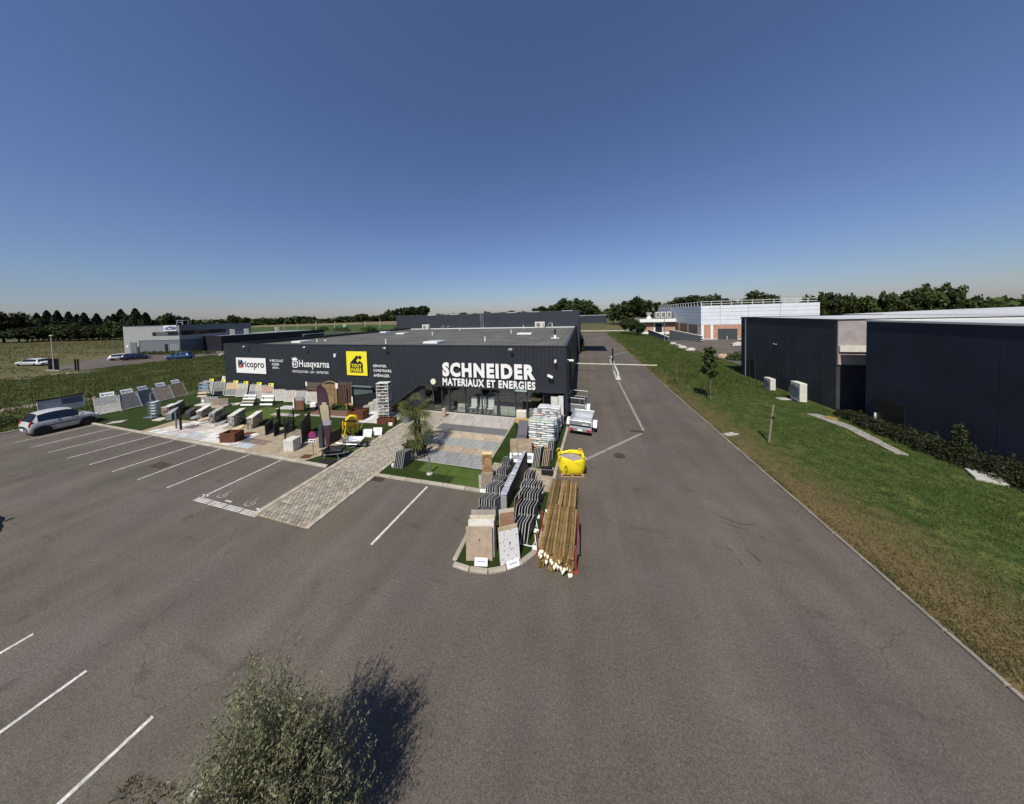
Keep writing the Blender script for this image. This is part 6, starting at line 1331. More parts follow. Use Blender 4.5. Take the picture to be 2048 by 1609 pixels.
# no parking sign
t = thing('no_parking_sign', 'round blue and red no parking sign with white plate below', 'sign', (-15.35,11.6,.05), R(12))
MB().tube((0,.03,0),(0,.03,1.35),.025,8).build('post', K['steel'], t)
def disc(r, n=22): return [(r*math.cos(2*math.pi*i/n), r*math.sin(2*math.pi*i/n)) for i in range(n)]
MB().xz([(x,z+1.22) for x, z in disc(.215)], -.012, .0).build('red_ring', mat('sign_red', (.50,.02,.04), .45), t); MB().xz([(x,z+1.22) for x, z in disc(.155)], -.018, -.0125).build('blue_disc', mat('sign_blue_bright', (.04,.05,.30), .45), t)
MB().obox((0,-.021,1.22), (.31,.005,.05), Matrix.Rotation(R(45),3,'Y')).build('red_bar', M['sign_red'], t)
MB().box(-.24,.24,-.015,0,.80,.98).build('plate', K['white'], t); MB().box(-.18,.05,-.022,-.0155,.87,.92).build('arrow_print', blk, t); MB().xz([(x+.15,z+.89) for x, z in disc(.055,12)], -.022, -.0155).build('symbol', M['sign_blue_bright'], t)
cover_rect(-15.62,11.42,.52,.36,'rusty utility cover at the foot of the no parking sign',R(12),K['corten']); bpy.data.objects['drain_cover.003'].location.z = .056
# feather banner
t = thing('feather_banner', 'tall dark purple feather banner with cream emblem, tied at its foot', 'banner', (-14.82,12.02,.05), R(10))
bp_ = [(0,.25),(.28,.30),(.42,1.2),(.50,2.2),(.50,3.0),(.42,3.6),(.25,4.0),(.0,4.15),(-.2,4.0),(-.26,3.6),(-.22,2.6),(-.13,1.4),(-.05,.6)]
nb_ = 14; V = []; F = []
zs = np.linspace(.3,4.12,26)
def edge_x(z, side):
    r = [(.28,.30),(.36,1.0),(.44,1.8),(.50,2.6),(.50,3.2),(.44,3.7),(.28,4.0),(.05,4.12)] if side > 0 else [(.02,.30),(-.06,1.0),(-.14,1.8),(-.2,2.6),(-.25,3.2),(-.25,3.7),(-.14,4.0),(.05,4.12)]
    return float(np.interp(z, [b for a, b in r], [a for a, b in r]))
for z in zs:
    a, b = edge_x(z,-1), edge_x(z,1)
    for k in range(7): u = k/6; V.append((a+(b-a)*u - .35*(z/4.1)*.6, .05*math.sin(u*5+z*1.6)-.02*math.sin(z*3), z))
F = [(r*7+k, r*7+k+1, (r+1)*7+k+1, (r+1)*7+k) for r in range(25) for k in range(6)]
mi = []
for r in range(25):
    z = (zs[r]+zs[r+1])/2
    for k in range(6): mi.append(1 if (2.05 < z < 3.0 and 1 <= k <= 4 and not (z > 2.85 and k in (1,4))) else (2 if (1.62 < z < 1.78 or 1.88 < z < 1.98) and k > 0 else 0))
mb = MB(); mb.v = V; mb.f = F; mb.mi = mi; o = mb.build('cloth', [mat('banner_plum', (.050,.022,.034), .7, var=.15), mat('banner_cream', (.38,.34,.22), .7), mat('banner_stripe', (.30,.31,.36), .7)], t, smooth=True)
sd = o.modifiers.new('thick', 'SOLIDIFY'); sd.thickness = .006
MB().path([(.15,0,0),(.05,.01,1.5),(-.25,.01,2.9),(-.42,.01,3.7),(-.36,.01,4.05),(-.1,.01,4.2)], .018, 6).build('pole', K['black'], t); MB().tube((.15,0,0),(.15,0,.35),.07,10,.03).build('foot', K['black'], t)
MB().path([(-.55,-.1,.02),(-.1,-.25,.05),(.1,-.1,.3),(.35,-.3,.05),(.3,-.6,.02)], .02, 5).build('tie_strap', mat('strap_yellow', (.60,.50,.12), .6), t)
for k in range(5): MB().lathe([(.10,0),(.11,.02),(.10,.04)], n=12).build('rope_turn', mat('rope', (.26,.14,.10), .9), t, (.13,0,.12+k*.09))
tag(MB().box(0,.9,-.25,.25,0,.04).build('black_mat', K['rubber'], None, (-14.3,11.18,.05), R(3)), 'black rubber mat at the walkway corner', 'mat')

# ------------------------------------------------------------------ potted palms
leaf_mat('palm_leaf', (.060,.085,.020), (.150,.150,.050), .3, .1); leaf_mat('palm_dry', (.20,.15,.06), (.13,.11,.045), .2, .1); leaf_mat('bronze_leaf', (.060,.022,.018), (.035,.014,.014), .15, .1)
def fan_frond(mb, base, az, el, stem, r, droop, n=12):
    b = Vector(base); d = Vector((math.cos(az)*math.cos(el), math.sin(az)*math.cos(el), math.sin(el))); tip = b + d*stem
    mb.tube(b, tip, .012, 4, .008, False)
    side = d.cross(Vector((0,0,1))).normalized(); up = side.cross(d).normalized()
    for i in range(n):
        a = R(-105+210*i/(n-1)); v = (d*math.cos(a)+side*math.sin(a)+up*.12).normalized(); l = r*(1-.25*abs(a)/2)*random.uniform(.88,1.05); w = side*math.cos(a)*.022 - d*math.sin(a)*.022
        w = w*1.25; m = tip+v*l*.55+Vector((0,0,-droop*.18*l)); e = tip+v*l+Vector((0,0,-droop*l*.75))
        mb.add([tip, m-w, e, m+w], [(0,1,2,3)])
def palm(t, x, y, h, r, nf, name='palm_crown', m='palm_leaf', tr=.10):
    tk = MB(); z = .0
    for k in range(12): tk.tube((x+.015*math.sin(k),y,h*k/12),(x+.015*math.sin(k+1),y,h*(k+1)/12+.01),tr*(1.12-.02*k)*(1+.12*(k % 2)),8,tr*(1.0-.02*k))
    tk.build('trunk', mat('palm_trunk', (.11,.075,.045), .9, var=.3, vs_=12, bump=.6), t)
    cr = MB()
    for i in range(nf): fan_frond(cr, (x,y,h-.02), random.uniform(0,6.28), R(random.uniform(-35,75)), r*random.uniform(.35,.6), r*random.uniform(.5,.7), random.uniform(.3,1.0))
    cr.build(name, M[m], t)
def pot(t, r, h, m, name='pot'): MB().lathe([(r*.78,0),(r,h),(r*1.06,h),(r*1.06,h+.03),(r*.93,h+.03),(r*.9,h*.8),(.001,h*.8)], n=18).build(name, m, t)
t = thing('potted_palm', 'tallest fan palm in a black pot beside the walkway', 'palm', (-9.75,13.7,.06)); pot(t,.32,.42,K['black']); palm(t,0,0,2.5,1.25,22)
t = thing('potted_palm', 'shorter fan palm with pale trunk in a black pot on the terrace', 'palm', (-9.05,13.15,.08)); pot(t,.30,.40,K['black']); palm(t,0,0,1.2,1.1,16,tr=.12)
t = thing('potted_palm', 'middle-sized fan palm behind the two front palms', 'palm', (-9.9,14.3,.06)); pot(t,.26,.36,K['black']); palm(t,0,0,1.6,1.0,14)
t = thing('potted_plant', 'bronze spiky plant in a black pot below the palms', 'plant', (-9.85,13.05,.06)); pot(t,.26,.34,K['black'])
cr = MB()
for i in range(46):
    a, e = random.uniform(0,6.28), R(random.uniform(5,85)); l = random.uniform(.45,.75); d = Vector((math.cos(a)*math.cos(e), math.sin(a)*math.cos(e), math.sin(e))); w = d.cross(Vector((0,0,1))).normalized()*.035; b = Vector((0,0,.34)); cr.add([b-w*.4,b+w*.4,b+d*l*.6+w,b+d*l-Vector((0,0,.08)),b+d*l*.6-w], [(0,1,2,3,4)])
cr.build('leaves', M['bronze_leaf'], t)
t = thing('metal_planter', 'tall grey zinc tub on the far side of the walkway', 'planter', (-13.1,17.3,.05)); MB().lathe([(.34,0),(.36,.95),(.38,.95),(.38,1.0),(.33,1.0),(.32,.85),(.001,.85)], n=22).build('tub', mat('zinc', (.17,.20,.22), .5, var=.12), t)
MB().lathe([(.30,.86),(.001,.9)], n=16).build('soil', K['soil'], t)
cr = MB()
for i in range(16): fan_frond(cr, (0,0,.88), random.uniform(0,6.28), R(random.uniform(10,80)), random.uniform(.25,.5), .42, .6)
cr.build('leaves', M['palm_leaf'], t)
t = thing('rock_edging', 'rough dark stones ringing the feet of the palms', 'stones', (-9.5,13.2,.06))
for i in range(13):
    a = R(180+i*17); o = MB().lathe([(.001,0),(.10,.02),(.11,.08),(.06,.14),(.001,.15)], n=7).build('rock', stone('dark_rock', (.085,.075,.062)), t, (.62*math.cos(a)+.1,.45*math.sin(a)-.05,0)); o.scale = (random.uniform(.8,1.3),random.uniform(.8,1.3),random.uniform(.7,1.2)); o.rotation_euler[2] = i

# ------------------------------------------------------------------ trees
leaf_mat('leaf_dark', (.016,.030,.008), (.052,.074,.020), .22, .4); leaf_mat('leaf_mid', (.028,.048,.012), (.070,.095,.026), .25, .25); leaf_mat('leaf_conifer', (.008,.016,.008), (.020,.032,.013), .08, .25); leaf_mat('leaf_yellow', (.055,.062,.014), (.095,.090,.022), .25, .1)
bark = mat('bark', (.055,.042,.032), .95, var=.3, vs_=6, bump=.5)
def crown_mesh(seed, n, size, lo=.12, m='leaf_dark', ncl=42, spread=.20):
    """round crown in the unit box: radius 1, height 0..1"""
    global rng
    rng = np.random.default_rng(seed); c = rng.normal(size=(ncl,3)); c /= np.linalg.norm(c, axis=1)[:,None]; c *= rng.uniform(.45,.88,(ncl,1)); c[:,2] = lo+(1-lo)*(.5+.5*c[:,2]*(1-.1*rng.random(ncl)))
    wgt = rng.uniform(.5,1.6,ncl); i = rng.choice(ncl, n, p=wgt/wgt.sum()); d = rng.normal(size=(n,3)); d /= np.linalg.norm(d, axis=1)[:,None]
    rr = spread*rng.uniform(.35,1.15,(n,1))*wgt[i][:,None]**.4; off = d*rr; off[:,2] *= .55
    P = c[i]+off; V, F = leaves(P, size*rng.uniform(.6,1.4,n), .5, .6, d*1.2); V = V.copy(); cen = np.repeat(P,4,0); V[:,2] = cen[:,2]+(V[:,2]-cen[:,2])*.55
    return raw_mesh('crown', V, F, M[m])
def conifer_mesh(seed, n, m='leaf_conifer'):
    global rng
    rng = np.random.default_rng(seed); z = rng.random(n)**.75; k = np.floor(z*16)/16; r = (1-z)**.62*(.45+.55*rng.random(n)**.5)*(1-.35*(z-k)*16*.5)*(1+.25*np.sin(rng.integers(0,9,n)*.7+k*40)); a = rng.uniform(0,6.283,n)
    P = np.stack([r*np.cos(a), r*np.sin(a), .06+.94*z], 1); V, F = leaves(P, .11*rng.uniform(.6,1.3,n), .1, .5); cen = np.repeat(P,4,0); V[:,2] = cen[:,2]+(V[:,2]-cen[:,2])*.4
    return raw_mesh('crown', V, F, M[m])
def trunk_mesh(seed):
    rd = random.Random(seed); mb = MB(); mb.tube((0,0,-.02),(0,0,.45),.055,7,.035)
    for i in range(7):
        a = i*.9+rd.random(); z = rd.uniform(.25,.5); mb.tube((0,0,z),(.5*math.cos(a),.5*math.sin(a),z+rd.uniform(.15,.4)),.022,5,.008)
    return mb.mesh('trunk', bark)
CR = [crown_mesh(20+i, 2600, .085, .10+.04*i, 'leaf_dark') for i in range(4)]; CM = [crown_mesh(40+i, 2600, .085, .12, 'leaf_mid') for i in range(2)]; CY = [crown_mesh(50, 2200, .085, .1, 'leaf_yellow')]
CF = [conifer_mesh(60+i, 2600) for i in range(3)]; TK = [trunk_mesh(i) for i in range(3)]
def tree(x, y, h, w, crowns, label, group, name='broadleaf_tree', cat='tree'):
    t = thing(name, label, cat, (x,y,-.1), random.uniform(0,6.28), group)
    c = ob('crown', random.choice(crowns), t); c.scale = (w/2,w/2,h); c = ob('trunk', random.choice(TK), t); c.scale = (w/2.6,w/2.6,h*.8)
    return t
GL = 'dark trees along the left field'; nc = -1; ORD = ('first','second','third','fourth','fifth','sixth','seventh','eighth','ninth','tenth','eleventh','twelfth','thirteenth')
for (x,y,h,w,k,lab) in [(-325,66,20.5,15,'d','tallest dark tree at the left edge of the photo'),(-340,74,19,13,'d','dark tree right of the tallest one at the left edge'),(-327,75,16.5,14,'m','lighter bushy tree before the conifers at far left'),(-331,78,17.5,8,'c',''),(-317,78,18.6,8.5,'c',''),(-304,78,18.2,8,'c',''),(-301,81,17.4,8,'c',''),(-291,81,15.6,8,'c',''),(-283,81,16.3,8,'c',''),(-282,85,15.8,8,'c',''),(-269,85,14.0,8,'c',''),(-263,85,15.0,8,'c',''),(-264,88,17.8,9,'c',''),(-254,88,16.0,8.5,'d','round dark tree among the conifers left of the grey block'),(-246,87,17.6,9.5,'c',''),(-236,87,15.0,8.5,'c',''),(-237,92,13.6,9,'y','yellowish tree behind the grey block roof'),(-241,99,15.2,15,'d','broad dark tree right of the yellowish tree behind the grey block')]:
    if k == 'c': nc += 1; tree(x, y, h, w, CF, 'dark pointed conifer, %s from the left in the row before the grey block' % ORD[nc], 'conifers left of the grey block', 'conifer')
    else: tree(x, y, h, w, {'d':CR,'m':CM,'y':CY}[k], lab, GL)
for i in range(15):       # undergrowth line at the foot of the row
    tree(-338+i*7.2, 62+i*1.9+random.uniform(-2,2), random.uniform(7,11.5), random.uniform(12,17), CR, 'low dark bush at the foot of the left tree row', 'bushes under the left tree row', 'bush', 'bush')
GM = 'trees on the plain behind the store'
for (x,y,h,w,lab) in [(-659,355,24,22,'round tree at the left end of the far wood'),(-599,338,20,17,'smaller round tree at the left end of the far wood'),(-368,377,20,26,'lone round tree in the field behind the store'),(-616,754,42,46,'leftmost tree of the dark clump behind the store'),(-531,690,45,46,'second tree of the dark clump behind the store'),(-447,627,43.5,46,'third tree of the dark clump behind the store'),(-376,573,42,40,'rightmost tree of the dark clump behind the store')]: tree(x,y,h,w,CR,lab,GM)
GR = 'trees beyond the road end'
labs = ['low distant tree left of the big round tree above the hall','small tree touching the big round tree above the hall','left half crown of the big round tree above the hall','big round tree above the hall roof','tree at the right flank of the big round tree','low tree left of the large group beyond the road','tall tree starting the large group beyond the road','tallest tree of the first group beyond the road','broad tree at the right of the first group beyond the road','low tree in the dip between the two groups','left tree of the group behind the annexe','tall tree behind the annexe roof units','tallest tree left above the white store railing','tree sloping down to the white store railing','left tree of the clump above the white store','tallest tree of the clump above the white store','right tree of the clump above the white store']
for (x,y,h,w), lab in zip([(-54,383,20,34),(-29,311,21.2,22),(-14,265,23.1,24),(-3,258,23.6,28),(7,252,18.8,19),(21,199,13.1,13),(25,181,16.1,19),(32,178,17.5,19),(43,189,16.1,18),(52,202,13.1,15),(77,263,19.8,23),(87,254,22.5,26),(94,247,22.7,25),(100,242,19.0,20),(122,254,18.8,20),(141,275,23.8,24),(145,268,19.3,17)], labs): tree(x,y,h,w,CR+CM[:1],lab,GR)
for (x,y,h,w,lab) in [(15,106,6.8,4.4,'left dark columnar tree beside the annexe'),(17,101,6.6,4.4,'middle dark columnar tree beside the annexe'),(18.3,97,4.9,3.6,'smallest columnar tree beside the annexe')]: tree(x,y,h,w,CR,lab,'columnar trees by the annexe')
for i, (x,y,h,w) in enumerate([(77,119,13.8,9),(80.5,118,14.4,9),(83.5,117,13.6,9),(84.5,112,12.4,8.5),(86,109,12.6,8.5),(89,107,13.8,9.5),(92,106.5,14.4,9.5),(95,105,14.2,9),(96,102,11.6,8),(97,99,8.6,7)]): tree(x,y,h,w,CM+CR[:1],'leafy tree in the mass behind the navy roof, %s from its left end' % ('first','second','third','fourth','fifth','sixth','seventh','eighth','ninth','last')[i],'tree mass behind the navy roof')
for i in range(14): tree(103+i*9, 98-i*2.0, random.uniform(2.8,4.6), random.uniform(14,18), CR[:2], 'low hedge-like tree in the line running off to the right edge', 'low trees towards the right edge')
# far wood: one mass on the horizon
def far_wood(name, pts, n, hmin, hmax, dep, label, sz):
    global rng
    rng = np.random.default_rng(77); pts = np.array(pts, float); seg = rng.integers(0, len(pts)-1, n); u = rng.random(n)[:,None]; P = pts[seg]*(1-u)+pts[seg+1]*u; P += rng.normal(size=P.shape)*dep*.3
    prof = hmin+(hmax-hmin)*(.5+.5*np.sin(P[:,0]*.021)*np.sin(P[:,0]*.057+1)+.25*np.sin(P[:,0]*.17)); z = prof*rng.random(n)**.6
    V, F = leaves(np.column_stack([P, z]), sz*rng.uniform(.6,1.4,n), .5, .7); stuff(ob(name, raw_mesh(name, V, F, M['leaf_mid'])), label, 'wood')
far_wood('far_wood', [(-1000,400),(-760,470),(-640,560),(-560,640),(-470,700)], 8000, 6, 17, 40, 'long dark wood on the horizon behind the crop field', 5)
far_wood('far_wood_line', [(-900,1500),(-500,1500),(-200,1300),(60,1000)], 7000, 8, 26, 60, 'thin line of distant woods behind the hall', 9)
far_wood('far_tree_line', [(-420,780),(-250,700),(-120,560),(-60,470)], 4500, 3, 11, 30, 'low distant hedge line between the clump and the round tree', 3.5)
far_wood('far_right_wood', [(190,330),(420,330),(700,300),(1000,200),(1500,100)], 4000, 3, 9, 40, 'distant wood on the right horizon', 5)

# shrubs, hedge, young trees on the right verge
leaf_mat('hedge_leaf', (.020,.030,.010), (.045,.050,.020), .15, .1)
def shrub(name, x, y, r, h, n, size, m, label, cat='shrub', sy=1.0, group=None):
    global rng
    rng = np.random.default_rng(int(abs(x*31+y*17))); t = thing(name, label, cat, (x,y,0), 0, group); d = rng.normal(size=(n,3)); d /= np.linalg.norm(d, axis=1)[:,None]; d[:,2] = np.abs(d[:,2]); k = rng.uniform(.55,1.02,(n,1))*(1+.18*np.sin(d[:,:1]*7+y)*np.cos(d[:,1:2]*6))
    P = d*k*np.array([r, r*sy, h]); V, F = leaves(P, size*rng.uniform(.6,1.4,n), .4, .45, d*.6); ob('foliage', raw_mesh('foliage', V, F, M[m]), t)
    st = MB()
    for i in range(9): a = i*.7; st.tube((0,0,0),(r*.55*math.cos(a),r*sy*.55*math.sin(a),h*.7),.02,4,.008)
    st.build('stems', bark, t); return t
hp_ = [(18.0,25.2,.5,.5),(17.9,24.2,.55,.8),(17.75,23.1,.6,.85),(17.8,22.0,.62,.95),(17.85,20.9,.66,1.0),(17.8,19.8,.68,1.05),(17.85,18.7,.7,1.1),(18.0,17.5,.7,1.15),(18.1,16.3,.75,1.2),(18.1,15.0,.8,1.25)]
for i, (x,y,r,h) in enumerate(hp_): shrub('hedge_shrub', x, y, r, h, 1500, .055, 'hedge_leaf', 'scruffy shrub in the hedge below the navy block, %s from its far end' % ('first','second','third','fourth','fifth','sixth','seventh','eighth','ninth','last')[i], 'hedge', 1.25, 'hedge shrubs below the navy block')
shrub('climbing_shrub', 18.2, 19.3, .3, 2.1, 500, .07, 'leaf_dark', 'thin dark plant growing up the navy wall'); shrub('side_shrub', -.35, 58.2, .7, 3.8, 1500, .14, 'leaf_dark', 'tall dark shrub against the side of the hall')
for i, (x,y,r,h) in enumerate(((22.4,49.5,1.2,1.2),(24.0,50.5,1.5,1.4),(26.0,51.5,1.6,1.5))): shrub('yard_shrub', x, y, r, h, 900, .12, 'leaf_mid', 'green shrub at the yard edge, %s of three by the dark block' % ('left','middle','right')[i])
for i, (x,y,r) in enumerate([(20.3,71,.75),(20.6,68,.6),(19.9,63.6,.85),(20.1,59.9,.85),(22.0,51.8,.9),(31.4,67.8,1.3)]):
    mb = MB(); rd = random.Random(i); mb.lathe([(r*.7,0),(r*1.0,r*.2),(r*.9,r*.5),(r*.5,r*.75),(.001,r*.8)], n=9); mb.v = [(a+rd.uniform(-.12,.12)*r,b*.7+rd.uniform(-.12,.12)*r,c+rd.uniform(-.06,.06)*r) for a,b,c in mb.v]
    tag(mb.build('boulder', stone('boulder_%d' % (i == 4), (.42,.28,.2) if i == 4 else (.42,.39,.36)), None, (x,y,0)), ['pale boulder farthest along the yard edge','pale boulder second from the far end of the yard edge','pale boulder third along the yard edge','pale boulder fourth along the yard edge','brownish boulder beside the green shrubs','flat pale rock lying in the yard'][i], 'boulder', 'boulders along the yard')
def young_tree(x, y, h, label, n=420, leafy=True):
    global rng
    t = thing('young_tree', label, 'tree', (x,y,0)); mb = MB(); mb.tube((0,0,0),(.12,0,h*.5),.045,7,.035); mb.tube((.12,0,h*.5),(.08,0,h*.97),.034,6,.012); pts = []
    rd = random.Random(int(x*10))
    for i in range(16):
        a = i*2.4; z = h*(.42+.034*i); l = h*.105*(1.2-.04*i); e = (.1+l*math.cos(a), l*math.sin(a), z+l*.8); mb.tube((.1,0,z), e, .014, 5, .005); pts += [(.1+(e[0]-.1)*u+rd.gauss(0,.07), e[1]*u+rd.gauss(0,.07), z+(e[2]-z)*u+rd.gauss(0,.07)) for u in [rd.uniform(.3,1.1) for _ in range(n//16)]]
    mb.build('trunk', bark, t); rng = np.random.default_rng(int(x*7)); V, F = leaves(np.array(pts), .10, .4, .75); ob('crown', raw_mesh('crown', V, F, M['leaf_mid']), t)
    MB().tube((.22,.1,0),(.24,.1,h*.36),.025,7).build('stake', mat('grey_stake', (.18,.14,.10), .9), t)
young_tree(10.58,27.6,4.7,'young slender tree with stake on the verge', 1500)
t = thing('wooden_stake', 'weathered wooden stake leaning in the dry grass by the kerb', 'stake', (10.49,19.41,0)); MB().tube((0,0,0),(.18,-.05,2.3),.06,9,.052).build('stake', mat('grey_wood', (.22,.18,.13), .9, var=.25, vs_=8), t); MB().tube((.13,-.06,1.5),(.17,-.06,1.62),.066,9).build('tie', K['black'], t)
t = thing('wooden_stake', 'thin distant stake with pale wrap near the barrier', 'stake', (9.9,33.5,0)); MB().tube((0,0,0),(.02,0,2.4),.028,7).build('stake', mat('grey_stake', (.18,.14,.10), .9), t)
# lifting barrier, lamp post and concrete blocks on the road
t = thing('road_barrier', 'white barrier bar spanning the road on a dark central post', 'barrier', (3.82,38.05,0))
MB().obox((0,0,.55), (.35,.35,1.1), None, .03).build('cabinet', K['greym'], t); MB().tube((0,.1,0),(0,.1,3.2),.10,8).build('post', K['black'], t)
MB().box(-4.9,-.02,-.24,-.18,1.06,1.17).build('bar', mat('bar_cream', (.60,.58,.50), .5), t); MB().box(.02,5.2,-.24,-.18,1.06,1.17).build('bar', M['bar_cream'], t)
for x in np.arange(-4.2,5.1,1.6): MB().box(x-.25,x+.25,-.246,-.2405,1.07,1.16).build('bar_stripe', mat('bar_pale', (.7,.68,.62), .5), t)
def jersey(x, y, l, label, rz=R(88)):
    t = thing('concrete_barrier', label, 'barrier', (x,y,0), rz)
    pr = [(-.28,0),(.28,0),(.28,.08),(.12,.32),(.08,.78),(-.08,.78),(-.12,.32),(-.28,.08)]; mb = MB(); n = len(pr)
    mb.add([(-l/2,a,b) for a,b in pr]+[(l/2,a,b) for a,b in pr], [tuple(range(n-1,-1,-1)), tuple(range(n,2*n))]+[(i,(i+1)%n,n+(i+1)%n,n+i) for i in range(n)]); mb.build('block', K['offw'], t)
    for s in (-.25,.25): MB().box(s*l-.15,s*l+.15,-.30,.30,.0,.06).build('drain_slot', K['conc'], t)
jersey(4.05,36.0,4.4,'near white concrete road block before the barrier post'); jersey(4.4,44.5,5.5,'far white concrete road block behind the barrier post')

# ------------------------------------------------------------------ far left: gate, poles, lamps, rubble
t = thing('street_lamp', 'thin pale lamp pole beside the neighbour gate', 'lamp post', (-94.5,23.5,0)); MB().tube((0,0,0),(-.1,0,6.5),.085,8,.05).build('pole', K['conc'], t); MB().obox((0,0,6.55), (.6,.3,.18), None, .04).build('lamp_head', K['offw'], t)
t = thing('mesh_gate', 'dark sliding mesh gate at the neighbour entrance', 'gate', (-97,23.6,0), R(2))
for x in np.arange(0,3.8,.24): MB().box(x,x+.05,-.03,.03,.15,2.2).build('bar', K['black'], t)
for z in (.1,1.1,2.15): MB().box(0,3.7,-.032,.032,z,z+.1).build('rail', K['black'], t)
MB().box(-.3,4.2,-.25,.25,0,.09).build('track', K['conc'], t)
for x, l in ((-90.4,'left'),(-89.4,'right')): tag(MB().obox((0,0,1.05), (.18,.18,2.1), None, .02).build('gate_post', K['black'], None, (x,24.6,0)), '%s black gate post right of the mesh gate' % l, 'gate post')
for i, (x,y,h) in enumerate([(-272,184,5.7),(-263,190,5.8),(-172.8,137,6.8),(-168,147,6.7),(-172,179,5.8),(-181,206,6.5)]):
    t = thing('street_lamp', 'pale lamp post along the far road, %s from the left' % ('first','second','third','fourth','fifth','sixth')[i], 'lamp post', (x,y,0), 0, 'lamp posts along the far road'); MB().tube((0,0,0),(0,0,h),.16,6,.10).build('pole', K['offw'], t); MB().obox((.4,0,h), (1.1,.3,.2), None, .04).build('lamp_head', K['offw'], t)
t = thing('electricity_pylon', 'small far pylon standing on the horizon above the hall', 'pylon', (-230,1300,0)); mb = MB()
for sx in (-1,1):
    for sy in (-1,1): mb.tube((sx*4,sy*4,0),(sx*.6,sy*.6,44),.35,4,.2)
for z in (28,35,41): mb.tube((-9,0,z),(9,0,z),.3,4); mb.tube((-9,0,z),(0,0,z+3),.2,4); mb.tube((9,0,z),(0,0,z+3),.2,4)
for k in range(7): w = 4-k*.5; mb.tube((-w,-w,k*6),(w-.5,w-.5,k*6+6),.2,4)
mb.build('lattice', K['greym'], t)
t = thing('green_tank', 'small pale green round tank in the field behind the store', 'tank', (-232,215,0)); MB().lathe([(2.0,0),(2.0,2.2),(1.2,3.0),(.001,3.2)], n=16).build('tank', mat('tank_green', (.25,.42,.30), .5), t)
def rubble(name, pts, n, smin, smax, label, spread):
    rd = random.Random(5); mb = MB()
    for i in range(n):
        k = rd.randrange(len(pts)-1); u = rd.random(); x = pts[k][0]*(1-u)+pts[k+1][0]*u+rd.gauss(0,spread); y = pts[k][1]*(1-u)+pts[k+1][1]*u+rd.gauss(0,spread*.5); s_ = rd.uniform(smin,smax)
        mb.m(rd.randrange(3)).obox((x,y,s_*.2), (s_*1.4,s_,s_*.7), Euler((rd.random()*3,rd.random()*3,rd.random()*3)).to_matrix(), s_*.2)
    stuff(mb.build(name, [stone('rubble_a', (.22,.17,.12)), stone('rubble_b', (.15,.115,.08)), stone('rubble_c', (.28,.23,.18))]), label, 'rubble')
rubble('rubble_heap', [(-56,8.5),(-54.2,11.4),(-52.5,13.4),(-51.5,15.5)], 240, .08,.30, 'heap of broken stones in the meadow behind the silver car', .45); rubble('rubble_line', [(-87.5,12),(-86.5,20.5),(-84,24)], 140, .08,.24, 'line of stones along the neighbour lot edge', .6)
struct(MB().sheet([(-89,10),(-85.5,10),(-84,22),(-82,25.5),(-88,25.5)], .03).build('dirt_track', M['rubble']))
shrub('roadside_shrub', -45.9, 8.9, 1.0, .9, 900, .07, 'leaf_dark', 'dark low bush in the grass left of the silver car')
for i in range(9): shrub('rough_shrub', -115+i*2.6+random.uniform(-.5,.5), 41.5+i*.45, 1.3, 1.0, 240, .16, 'leaf_yellow' if i % 2 else 'leaf_mid', 'yellowish weed clump before the grey block', 'shrub', 1, 'weed clumps before the grey block')
for i in range(14): shrub('field_bush', -200+i*9+random.uniform(-3,3), 150+random.uniform(-10,20), 4.0, 3.0, 260, .5, 'leaf_mid' if i % 3 else 'leaf_yellow', 'bushy scrub along the far road behind the store', 'shrub', 1, 'scrub along the far road')

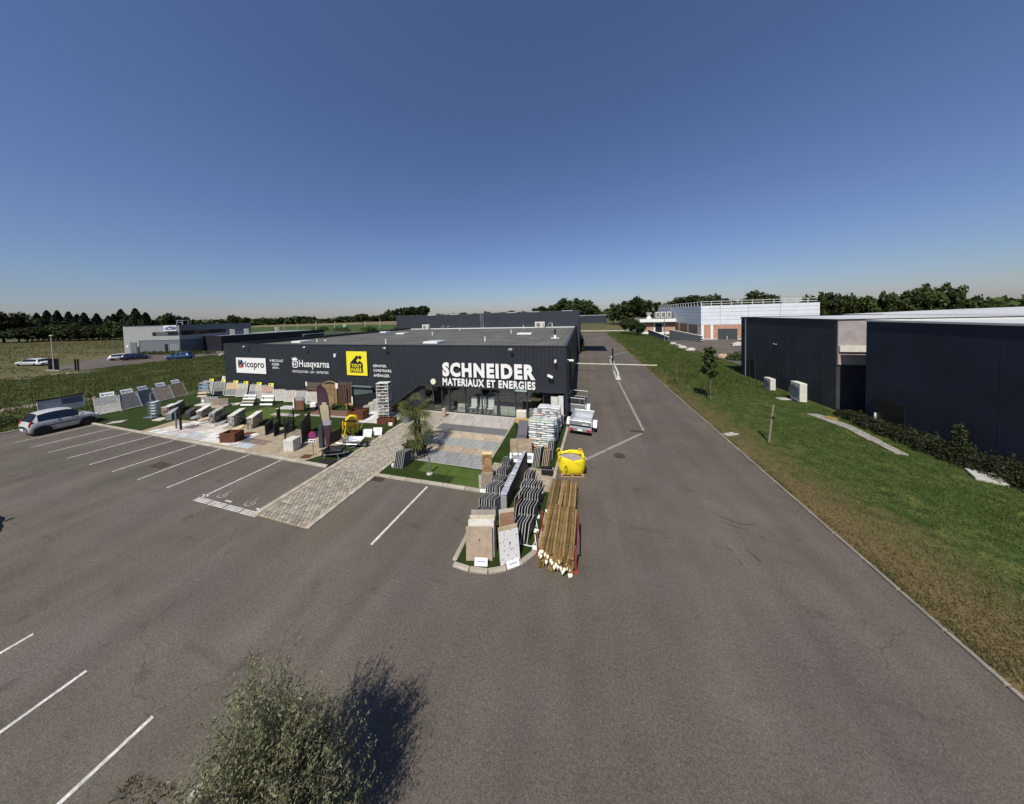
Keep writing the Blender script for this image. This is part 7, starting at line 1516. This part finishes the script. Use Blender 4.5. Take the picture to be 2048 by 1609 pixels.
# ------------------------------------------------------------------ foreground planter and its big shrub
kp = kerb_root('planter_kerb'); kerb_run(kp, [(-6.42,2.75),(-6.48,-2.5)], w=.12, h=.09, step=1.0); kerb_run(kp, [(-6.3,2.82),(-3.1,2.82)], w=.12, h=.09, step=1.0)
bed('planter_soil', [(-6.34,-2.5),(-3.0,-2.5),(-3.0,2.76),(-6.34,2.76)], K['soil'], .05)
leaf_mat('olive_leaf', (.098,.108,.046), (.30,.30,.18), .3, 0)
def big_shrub():
    global rng
    rng = np.random.default_rng(11); t = thing('foreground_shrub', 'large grey green twiggy shrub at the bottom edge of the photo', 'shrub', (-4.25,2.25,.05))
    tw = MB(); LP = []; LN = []; rd = random.Random(3)
    for i in range(540):
        a = rd.uniform(0,6.283); e = math.acos(rd.random()**.75); d = Vector((math.cos(a)*math.sin(e), math.sin(a)*math.sin(e), math.cos(e))); L = rd.uniform(.70,1.06)*(1.0+.10*math.sin(a*3)); L *= 1.2 if (rd.random() < .09 and d.z > .6) else 1
        b = Vector((rd.gauss(0,.12),rd.gauss(0,.12),.05)); tip = Vector((d.x*1.08,d.y*1.08,.35+d.z*2.40))*L; mid = b.lerp(tip,.5)+Vector((rd.gauss(0,.1),rd.gauss(0,.1),.12)); pts = [b,mid,tip]
        if i < 260: tw.tube(mid,tip,.008,4,.003,False); tw.tube(b,mid,.014,4,.008,False)
        for k in range(7):
            s = rd.uniform(.55,1.0); q = mid.lerp(tip,(s-.5)*2); dd = (tip-mid).normalized(); e2 = q+(dd*rd.uniform(.15,.3)+Vector((rd.gauss(0,.13),rd.gauss(0,.13),rd.uniform(0,.14))))
            if k < 4: tw.tube(q,e2,.0042,3,.002,False)
            for u in np.linspace(.05,1.1,15): LP.append(q.lerp(e2,float(u))+Vector((rd.gauss(0,.018),rd.gauss(0,.018),rd.gauss(0,.018))))
    P = np.array([p[:] for p in LP]); V, F = leaves(P, .024*rng.uniform(.6,1.4,len(P)), .6, .32)
    ob('foliage', raw_mesh('foliage', V, F, M['olive_leaf']), t); tw.build('twigs', mat('twig', (.15,.12,.085), .9), t)
big_shrub()
n = 700; gx = rng.uniform(-7.8,-6.5,n); gy = 2.55-1.6*rng.random(n)**1.5-(gx+6.3)*-.12
blades('planter_weeds', gx, gy, 0, .03,.12,.010, [M['grass_green'], M['grass_dry']], rng.random(n) < .9, 'dry weeds at the foot of the foreground planter')
